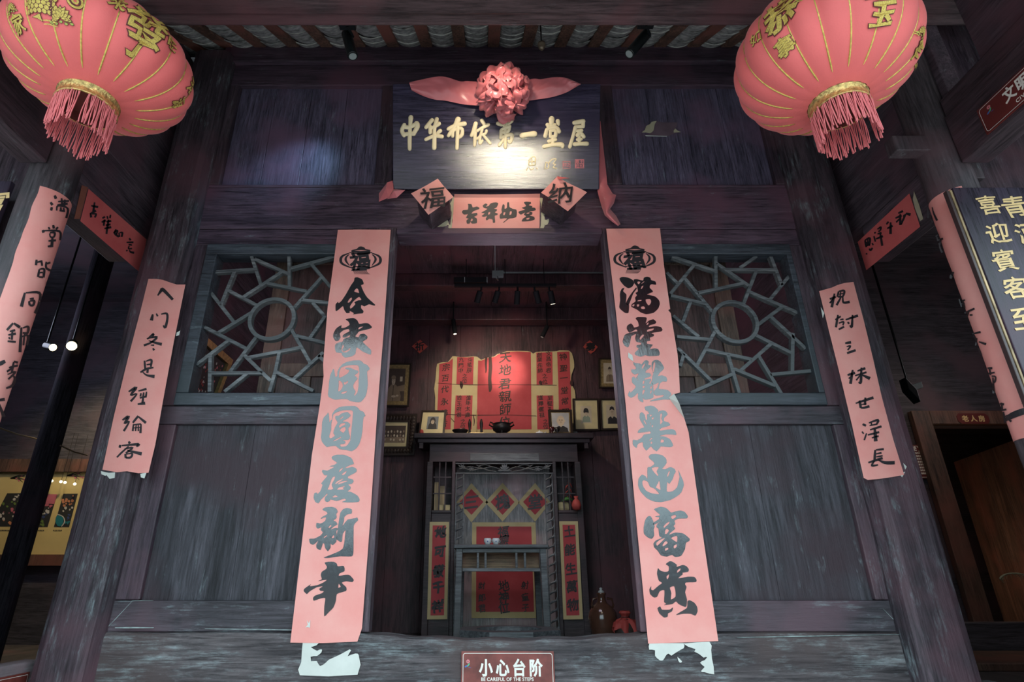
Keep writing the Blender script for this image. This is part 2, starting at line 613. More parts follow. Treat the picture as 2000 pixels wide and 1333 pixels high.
def put_glyph(mb, ch, fn, size, m, bold=0.0, lean=0.0, wob=0.0, cjk=True, w=1.0, brush=False):
    """fn(u, v) places a point given in metres from the glyph's middle"""
    vs, fs = glyph(ch)
    if not vs:
        return
    cx, cy = (0.5, 0.38) if cjk else ((min(v[0] for v in vs) + max(v[0] for v in vs)) / 2, 0.35)
    sd = random.random() * 50
    out = []
    for x, y in vs:
        u, v = (x - cx) * w, y - cy
        if brush:
            v += 0.13 * u
            u += 0.05 * math.sin(6 * v + sd)
        v += lean * u
        if wob:
            q = noise.noise_vector(Vector((x * 5 + sd, y * 5, sd)))
            u += q.x * wob
            v += q.y * wob
        out.append((u, v))
    if bold:                                     # thicken the strokes with a rim outside the outline
        cnt = {}
        for f in fs:
            for i in range(len(f)):
                k = (f[i], f[(i + 1) % len(f)])
                cnt[k] = cnt.get(k, 0) + 1
        nv, edges = {}, []
        for (i, j) in list(cnt):
            if (j, i) in cnt:
                continue
            dx, dy = out[j][0] - out[i][0], out[j][1] - out[i][1]
            d = math.hypot(dx, dy)
            if d < 1e-9:
                continue
            edges.append((i, j))
            n = (dy / d, -dx / d)
            for k in (i, j):
                nv.setdefault(k, []).append(n)
        area = sum(sum(out[f[k]][0] * out[f[(k + 1) % len(f)]][1] - out[f[(k + 1) % len(f)]][0] * out[f[k]][1] for k in range(len(f))) for f in fs)
        sg = 1 if area > 0 else -1
        fs = list(fs)
        idx = {}
        for k, ns in nv.items():
            x, y = sum(n[0] for n in ns) / len(ns), sum(n[1] for n in ns) / len(ns)
            q = max(.35, math.hypot(x, y))
            idx[k] = len(out)
            out.append((out[k][0] + sg * x / q / q * bold, out[k][1] + sg * y / q / q * bold))
        fs += [(j, i, idx[i], idx[j]) for i, j in edges]
    mb.add([fn(u * size, v * size) for u, v in out], fs, m)


def plane_fn(c, ex, ey, off=Vector((0, 0, 0))):
    c, ex, ey = Vector(c) + Vector(off), Vector(ex), Vector(ey)
    return lambda u, v: c + ex * u + ey * v


EXV, EZV = Vector((1, 0, 0)), Vector((0, 0, 1))


def traced(mb, shapes, tf, fn, m, k=3):
    """shapes: [outline, hole, hole ...] in tracing units; tf scales them to the picture; fn puts them on a surface"""
    for sh in shapes:
        loops = [[fn(*tf(*p)) for p in roundpoly(l, k)] for l in sh]
        mb.poly(loops, m)


def crop(x0, y0, s):
    return lambda X, Y: (x0 + X / s, y0 + Y / s)
# ------------------------------------------------------------------ the setting: porch, facade, roof, rooms
PORCH = -0.95                                # porch floor below the eye
HALL = -0.50                                 # floor of the hall behind the sill
X0 = 0.106                                   # middle of the facade


def roof_z(y):
    return 3.77 - 0.70 * (3.2 - y)


b = MB()
b.zbox(-9, 9, -9, 2.0, -1.7, -1.6, mat('yard_stone', (0.42, 0.41, 0.39), 0.8, bump=0.3, bscale=6))
struct(b.build('ground'))
b = MB()
b.zbox(-7, 7.2, 2.0, 3.16, -1.6, PORCH, mat('porch_stone', (0.32, 0.31, 0.30), 0.8, bump=0.3, bscale=9))
struct(b.build('porch_floor', bevel=0.01))
b = MB()
b.zbox(-7, 7.2, 3.16, 7.6, -1.6, HALL - 0.05, W_FLOOR)
b.zbox(-2.2, 2.42, 3.30, 6.75, HALL - 0.05, HALL, W_FLOOR)
struct(b.build('floor'))

# ---- facade
wall = sroot('wall_front', (X0, 3.2, PORCH + EYE))
b = MB()                                     # cross rails
b.zbox(-1.95, 2.16, 3.16, 3.36, 3.60, 3.80, W_RAIL)
b.zbox(-1.95, 2.16, 3.20, 3.34, 3.40, 3.598, W_RAIL)
b.zbox(-1.95, 2.16, 3.20, 3.34, 2.14, 2.47, W_RAIL)
b.zbox(-1.95, 2.16, 3.205, 3.34, 2.475, 2.50, W_RAIL)
for xa, xb in ((-1.92, -0.85), (1.06, 2.14)):
    b.zbox(xa, xb, 3.205, 3.32, 2.017, 2.138, W_RAIL)
    b.zbox(xa, xb, 3.205, 3.32, 0.825, 0.933, W_RAILLOW)
    b.zbox(xa, xb, 3.195, 3.32, -0.235, -0.093, W_RAILLOW)
b.build('rail', wall, bevel=0.006)
b = MB()                                     # upright stiles
for x0, x1 in ((-1.92, -1.80), (2.01, 2.14), (-0.74, -0.62), (0.84, 0.96)):
    b.zbox(x0, x1, 3.202, 3.34, 2.50, 3.40, W_STILE)
for x0, x1 in ((-1.92, -1.78), (1.99, 2.14)):
    b.zbox(x0, x1, 3.20, 3.34, 0.935, 2.015, W_STILE)
    b.zbox(x0 + (0.0 if x0 < 0 else 0.01), x1 - (0 if x0 > 0 else -0.035), 3.20, 3.34, -0.09, 0.823, W_STILE)
b.build('stile', wall, bevel=0.006)
for x0, x1 in ((-1.80, -0.74), (-0.62, 0.84), (0.96, 2.01)):
    b = MB()
    n = 4
    for i in range(n):
        xa, xb = x0 + (x1 - x0) * i / n, x0 + (x1 - x0) * (i + 1) / n
        b.zbox(xa + 0.001, xb - 0.001, 3.236 + random.uniform(0, .004), 3.27, 2.49, 3.41, W_UPPER)
    b.build('upper_panel', wall, bevel=0.003)
for x0, x1 in ((-1.76, -0.84), (1.05, 2.01)):
    b = MB()
    n = 2
    for i in range(n):
        xa, xb = x0 + (x1 - x0) * i / n, x0 + (x1 - x0) * (i + 1) / n
        b.zbox(xa + 0.0002, xb - 0.0002, 3.228 + random.uniform(0, .0015), 3.27, -0.095, 0.83, W_LOWER)
    b.build('lower_panel', wall, bevel=0.003)
b = MB()                                     # light seams where the lacquer has opened at the mitres
M_SEAM = mat('pale_seam', (0.22, 0.27, 0.27), 0.7, var=0.4, vscale=30)


def seam(p, q, w, Y):
    a, c = A(*p, Y), A(*q, Y)
    b.tube([a, a.lerp(c, .35) + Vector((random.uniform(-.003, .003), 0, 0)), c], [w * .6, w, w * .5], M_SEAM, n=5)


seam((212, 1224), (258, 1175), 0.0020, 3.194)
seam((258, 1174), (300, 1174), 0.0015, 3.194)
seam((225, 1227), (300, 1227), 0.004, 3.177)
seam((400, 1229), (690, 1233), 0.0025, 3.177)
seam((1440, 1246), (1765, 1240), 0.003, 3.177)
seam((1725, 1190), (1772, 1236), 0.0016, 3.194)
b.build('seam', wall, smooth=True)

# ---- the great sill log under the doorway and the door frame
t = thing('door_sill', 'massive weathered grey timber sill running under the doorway between the posts', 'door sill', (X0, 3.16, PORCH + EYE))
b = MB()
xs = [-1.91 + 4.03 * i / 90 for i in range(91)]


def sill_top(x):
    if -0.59 < x < 0.80:
        u = (x + 0.59) / 1.39
        return -0.238 - 0.030 * math.sin(math.pi * u) ** 0.7 + 0.004 * math.sin(23 * x)
    return -0.236 + 0.003 * math.sin(9 * x)


def sillsec(u, v):
    x = -1.91 + 4.03 * u
    zt = sill_top(x)
    sec = [(3.33, PORCH), (3.33, zt - .005), (3.30, zt), (3.205, zt), (3.186, zt - 0.006), (3.179, zt - 0.025), (3.179, -0.5), (3.179, -0.75), (3.18, PORCH)]
    y, z = sec[int(round(v * 8))]
    w = noise.noise(Vector((x * 1.5, z * 6, 3))) * 0.004
    return Vector((x, y + w, z + EYE))


b.grid(sillsec, 90, 8, W_SILL)
b.build('log', t, smooth=False)
t = sroot('door_1', (X0, 3.2, -0.24 + EYE))
b = MB()
b.zbox(-0.85, -0.562, 3.185, 3.27, -0.236, 2.138, W_STILE)
b.zbox(0.785, 1.06, 3.185, 3.27, -0.236, 2.138, W_STILE)
b.build('door_jamb', t, bevel=0.006)
b = MB()
b.zbox(-0.562, 0.785, 3.19, 3.34, 2.095, 2.139, W_RAIL)
b.build('door_head', t, bevel=0.005)

# ---- lattice windows
LW = [(575, 205, 635, 415), (310, 328, 595, 310), (455, 325, 360, 560), (595, 240, 820, 340), (775, 330, 515, 500), (830, 205, 830, 425), (835, 305, 1140, 190), (970, 262, 1110, 430), (680, 405, 945, 460), (1045, 370, 860, 575), (405, 450, 605, 555), (280, 475, 450, 670), (565, 610, 335, 750), (915, 520, 1100, 540), (990, 540, 1070, 630), (1075, 630, 970, 780), (235, 705, 530, 850), (410, 800, 180, 960), (610, 765, 425, 1010), (290, 890, 285, 1145), (290, 1020, 645, 1018), (545, 1020, 390, 1145), (520, 895, 700, 1070), (545, 915, 905, 845), (760, 885, 735, 1005), (735, 1005, 695, 1145), (735, 1010, 990, 1140), (840, 715, 970, 945), (880, 765, 1080, 815), (1060, 880, 860, 1060), (1030, 900, 1070, 940)]
RW = [(110, 205, 400, 320), (265, 275, 100, 475), (195, 370, 385, 600), (75, 335, 150, 410), (105, 490, 335, 545), (235, 535, 185, 665), (405, 205, 410, 440), (415, 270, 630, 420), (285, 472, 600, 405), (680, 205, 575, 300), (480, 312, 810, 315), (780, 205, 860, 420), (685, 320, 600, 540), (940, 360, 780, 515), (640, 465, 995, 605), (870, 560, 695, 690), (785, 635, 1050, 850), (935, 750, 930, 1015), (780, 1030, 1085, 1005), (670, 755, 920, 880), (790, 815, 580, 1000), (700, 900, 855, 1160), (530, 990, 810, 1105), (345, 860, 650, 925), (490, 890, 570, 1160), (525, 1025, 240, 1155), (405, 730, 280, 965), (145, 770, 360, 790), (120, 630, 290, 770), (150, 850, 385, 1080), (190, 890, 165, 970)]
for nm, bars, tf, ox, ix, cir in (
        ('window_1', LW, crop(330, 440, 3.509), (-1.78, -0.855), (-1.707, -0.91), (712, 650, 150, 138)),
        ('window_2', RW, crop(1280, 440, 3.508), (1.065, 1.99), (1.12, 1.955), (537, 670, 150, 136))):
    t = sroot(nm, ((ox[0] + ox[1]) / 2, 3.2, 0.935 + EYE))
    b = MB()
    zo, zi = (0.935, 2.015), (1.008, 1.940)
    b.zbox(ox[0], ox[1], 3.187, 3.30, zi[1], zo[1], W_WIN)
    b.zbox(ox[0], ox[1], 3.187, 3.30, zo[0], zi[0], W_WIN)
    b.zbox(ox[0], ix[0], 3.187, 3.30, zi[0], zi[1], W_WIN)
    b.zbox(ix[1], ox[1], 3.187, 3.30, zi[0], zi[1], W_WIN)
    b.build('window_frame', t, bevel=0.005)
    b = MB()
    for x1, y1, x2, y2 in bars:
        p, q = A(*tf(x1, y1), 3.235), A(*tf(x2, y2), 3.235)
        for v in (p, q):
            v.x = min(max(v.x, ix[0]), ix[1])
            v.z = min(max(v.z, zi[0] + EYE), zi[1] + EYE)
        d = (q - p).normalized() * 0.004
        b.bar(p - d, q + d, 0.022, 0.036, (0, 1, 0), W_LAT)
    cx, cy, rx, ry = cir
    c = A(*tf(cx, cy), 3.232)
    r = (A(*tf(cx + rx, cy), 3.232) - c).length
    prof = [(r - .012, -.022), (r + .012, -.022), (r + .012, .022), (r - .012, .022), (r - .012, -.022)]
    b.lathe(c, prof, W_LAT, n=48, axis='Y')
    b.build('lattice', t, bevel=0.003)

# ---- facade corner posts, front porch posts
for x0, x1, lab in ((-2.15, -1.865, 'worn square facade post with a red scroll, beside the yellow-lit side room'),
                    (2.065, 2.375, 'worn square facade post beside the doorway of the brown-lit side room')):
    t = MB()
    n = 40
    cx, hw = (x0 + x1) / 2, (x1 - x0) / 2
    sec = [(-hw, .26), (-hw, -.02), (-hw * .86, -.085), (-hw * .6, -.10), (hw * .6, -.10), (hw * .86, -.085), (hw, -.02), (hw, .26)]

    def post(u, v, sec=sec, cx=cx):
        z = PORCH + (3.64 - PORCH) * u
        x, y = sec[int(round(v * 7))]
        w = noise.noise(Vector((cx * 3 + x * 4, z * 1.6, y))) * 0.008
        return Vector((cx + x + w, 3.20 + y + w * .5, z + EYE))
    t.grid(post, n, 7, W_POST)
    o = t.build('wooden_post')
    tag(o, lab, 'post')
PR = 0.105
POSTL, POSTR = Vector((-2.224, 2.42, 0)), Vector((2.41, 2.42, 0))
for c, lab in ((POSTL, 'round porch post wrapped by a red scroll, beside the lit side room'),
               (POSTR, 'round porch post wrapped by a water-stained red scroll, beside the gilt-lettered signboard')):
    b = MB()
    prof = [(PR * (1 + 0.025 * math.sin(i * .9)), PORCH + 0.12 + (roof_z(2.42) - 0.05 - PORCH - 0.12) * i / 24) for i in range(25)]
    b.lathe(c + EZV * EYE, prof, W_ROUND, n=40)
    o = b.build('porch_post', smooth=True)
    tag(o, lab, 'post')
    b = MB()
    b.lathe(c + EZV * EYE, [(0.0, PORCH), (.17, PORCH), (.19, PORCH + .05), (.165, PORCH + .11), (.13, PORCH + .12), (0, PORCH + .12)], mat('plinth_stone', (0.2, 0.2, 0.19), 0.85, bump=.4), n=32)
    tag(b.build('stone_plinth', smooth=True), 'round stone plinth under ' + ('the porch post wrapped by the clean red scroll' if c is POSTL else 'the porch post wrapped by the water-stained scroll'), 'plinth')

# ---- side walls of the porch with their doorways
for sgn, X, side in ((-1, -2.25, 'left'), (1, 2.462, 'right')):
    t = sroot('porch_wall_' + side, (X, 2.8, PORCH + EYE))
    xa, xb = (X - 0.09, X) if sgn < 0 else (X, X + 0.09)
    b = MB()
    z = 2.12
    k = 0
    while z < 3.72:
        z2 = min(z + 0.27, 3.74)
        dy = random.uniform(0, 0.006) * sgn
        b.zbox(xa + dy, xb + dy, 2.53, 3.36, z + .002, min(z2, 3.74 if z2 > 3.5 else 9), W_SIDE)
        z = z2
    for y0, y1 in ((1.05, 1.6), (1.605, 2.08), (2.29, 2.41)):
        b.hexa([(xa, y0, 2.345 + EYE), (xa, y1, 2.345 + EYE), (xa, y1, roof_z(y1) - .04 + EYE), (xa, y0, roof_z(y0) - .04 + EYE)], (xb - xa, 0, 0), W_SIDE)
    b.build('wall_boards', t, bevel=0.004)
    b = MB()
    b.zbox(xa - (.02 if sgn > 0 else 0), xb + (.02 if sgn < 0 else 0), 2.52, 3.13, 1.845, 2.10, W_SIDE)
    b.build('door_lintel', t, bevel=0.006)
    b = MB()                                  # outer front wall beyond the porch post
    xo, xi = (X - 5, X - 0.06) if sgn < 0 else (X + 0.06, X + 5)
    b.zbox(xo, xi, 2.46, 2.52, PORCH, 3.26, W_STILE)
    b.build('front_boards', t)
    b = MB()
    xo, xi = (X - .03, X + .06) if sgn < 0 else (X - .06, X + .03)
    b.zbox(xo, xi, 2.50, 3.25, PORCH, -0.36 if sgn < 0 else -0.45, W_GREYX)
    b.build('threshold', t, bevel=0.012)
    b = MB()
    b.zbox(*((X - .02, -2.12) if sgn < 0 else (2.345, X + .02)), 3.465, 3.50, -0.36, 3.6, W_SIDE)
    b.build('door_jamb', t, bevel=.006)

# ---- tie beams running out to the eave
for sgn, X, lab in ((-1, -2.18, 'dark tie beam above the lit side room, half hidden by the lotus lantern'), (1, 2.40, 'dark tie beam carrying the small rosewood tourism sign')):
    b = MB()
    xa, xb = (X - .14, X) if sgn < 0 else (X, X + .14)
    b.zbox(xa, xb, 1.00, 2.31, 1.93, 2.225, W_BEAMY)
    b.zbox(xa + .012 * (sgn > 0) - 0, xb - .012 * (sgn < 0), 1.00, 2.31, 2.228, 2.34, W_BEAMY)
    tag(b.build('tie_beam', bevel=0.01), lab, 'beam')
for p, lab in (((1742, 264, 1784, 293), 'square tenon end jutting from the round post below the jade-lettered lantern'),
               ((1884, 314, 1926, 348), 'square tenon block under the tie beam with the tourism sign')):
    Yt = 2.36
    a, c = A(p[0], p[1], Yt), A(p[2], p[3], Yt)
    b = MB()
    b.box(min(a.x, c.x), 2.33 if p[0] < 1800 else max(a.x, c.x), Yt, 2.43, min(a.z, c.z), max(a.z, c.z), W_ROUND)
    tag(b.build('wooden_tenon', bevel=0.006), lab, 'tenon')

# ---- the roof seen from below: rafters, tiles, purlin
rt = sroot('porch_ceiling', (X0, 2.4, 3.2 + EYE))
SP = 0.253
b = MB()
rx = [-1.687 + SP * k for k in range(-5, 20)]
for x in rx:
    b = MB()
    y0, y1 = 1.0, 3.3
    b.bar((x, y0, roof_z(y0) + EYE + .012), (x, y1, roof_z(y1) + EYE + .012), 0.085, 0.024, (0, -.57, .82), W_RAFT)
    b.build('rafter', rt, bevel=0.003)
b = MB()
for x in rx:
    cxm = x + SP / 2
    y = 1.0
    k = 0
    while y < 3.3:
        L = random.uniform(.085, .125)
        dz = random.uniform(-.006, .006)
        rr = random.uniform(-.012, .012)

        def tile(u, v, y=y, L=L, dz=dz, cxm=cxm, rr=rr):
            a = (u - .5) * 2
            yy = y + v * (L + .05)
            return Vector((cxm + a * .105 + rr * v, yy, roof_z(yy) + EYE + .052 - .050 * (1 - a * a) - .018 * (1 - v) + dz))
        b.grid(tile, 8, 1, M_TILE)

        def lip(u, v, y=y, dz=dz, cxm=cxm, tile=tile):
            return tile(u, 0) + Vector((0, 0, .013 * v + .002 * math.sin(17 * u + y * 9)))
        b.grid(lip, 8, 1, M_TILEE if random.random() < .55 else M_TILE)
        y += L
b.build('roof_tiling', rt, smooth=False)
b = MB()
b.hexa([(-8, 0.95, roof_z(0.95) + EYE + .09), (8, 0.95, roof_z(0.95) + EYE + .09), (8, 3.6, roof_z(3.6) + EYE + .09), (-8, 3.6, roof_z(3.6) + EYE + .09)], (0, 0, .05), W_DARK)
b.box(-8, 8, 3.62, 3.68, 3.0 + EYE, 4.25 + EYE, W_DARK)  # unseen board added to keep sky light from leaking in behind the roof
b.build('roof_cover_and_blocker', rt)
b = MB()
b.zbox(-3.5, 3.7, 2.12, 2.285, 2.868, 2.93, W_BEAM)
b.zbox(-3.5, 3.7, 2.10, 2.20, 2.845, 2.866, W_BEAM)
b.zbox(-3.5, 3.7, 2.10, 2.28, 2.932, 2.985, W_BEAM)
tag(b.build('eave_purlin', bevel=0.01), 'long dark reddish purlin across the top, below the tiles and rafters', 'beam')

# ---- the hall behind the door
b = MB()
for i in range(12):
    x = -2.2 + 4.62 * i / 12
    b.zbox(x + .001, x + 4.62 / 12 - .001, 6.60 + random.uniform(0, .006), 6.70, HALL, 3.2, W_HALL)
b.zbox(-2.3, 2.5, 6.66, 6.74, HALL, 3.2, W_DARK)
struct(b.build('wall_back', bevel=0.002))
for side, x0, x1 in (('left', -2.20, -2.05), ('right', 2.27, 2.42)):
    b = MB()
    b.zbox(x0, x1, 3.44, 6.7, HALL - .05, 3.6, W_SIDE)
    struct(b.build('wall_' + side))
b = MB()
for i in range(10):
    x = -2.05 + 4.32 * i / 10
    b.zbox(x + .001, x + 4.32 / 10 - .001, 3.30, 6.7, 3.10 + random.uniform(0, .006), 3.16, W_CEIL)
b.zbox(-8, 8, 3.30, 6.9, 3.165, 3.25, W_DARK)
struct(b.build('ceiling', bevel=0.002))
for y0, y1, z0, lab in ((5.50, 5.64, 2.95, 'dark cross beam under the hall ceiling behind the track lights'), (6.34, 6.52, 2.93, 'dark cross beam under the hall ceiling against the back wall')):
    b = MB()
    b.zbox(-2.05, 2.27, y0, y1, z0, 3.098, W_HALL)
    tag(b.build('ceiling_beam', bevel=0.008), lab, 'beam')

# ---- the two side rooms
b = MB()
b.zbox(-7.2, -2.2, 6.0, 6.1, -1.0, 3.2, W_DARK)
b.zbox(-7.2, -7.1, 2.5, 6.1, -1.0, 3.2, W_DARK)
struct(b.build('wall_side_room_left'))
b = MB()
RX1, RX2 = A(1865, 1000, 5.19).x, 5.12        # the doorway of the back room
RZ = A(1900, 832, 5.19).z - EYE
b.zbox(2.42, RX1, 5.2, 5.3, -1.0, 3.2, W_DARK)
b.zbox(RX1, RX2, 5.2, 5.3, RZ, 3.2, W_DARK)
b.zbox(RX2, 7.4, 5.2, 5.3, -1.0, 3.2, W_DARK)
b.zbox(7.3, 7.4, 2.5, 7.6, -1.0, 3.2, W_DARK)
b.zbox(2.42, 7.4, 7.5, 7.6, -1.0, 3.2, W_DARK)
b.zbox(2.42, 7.4, 5.3, 7.6, 1.8, 1.9, W_DARK)
b.zbox(2.42, 2.5, 5.3, 7.6, -1.0, 1.9, W_DARK)
struct(b.build('wall_side_room_right'))
b = MB()
b.zbox(-7.2, -2.25, 2.5, 6.1, 3.0, 3.1, W_DARK)
b.zbox(2.45, 7.4, 2.5, 5.3, 3.0, 3.1, W_DARK)
struct(b.build('ceiling_side_rooms'))
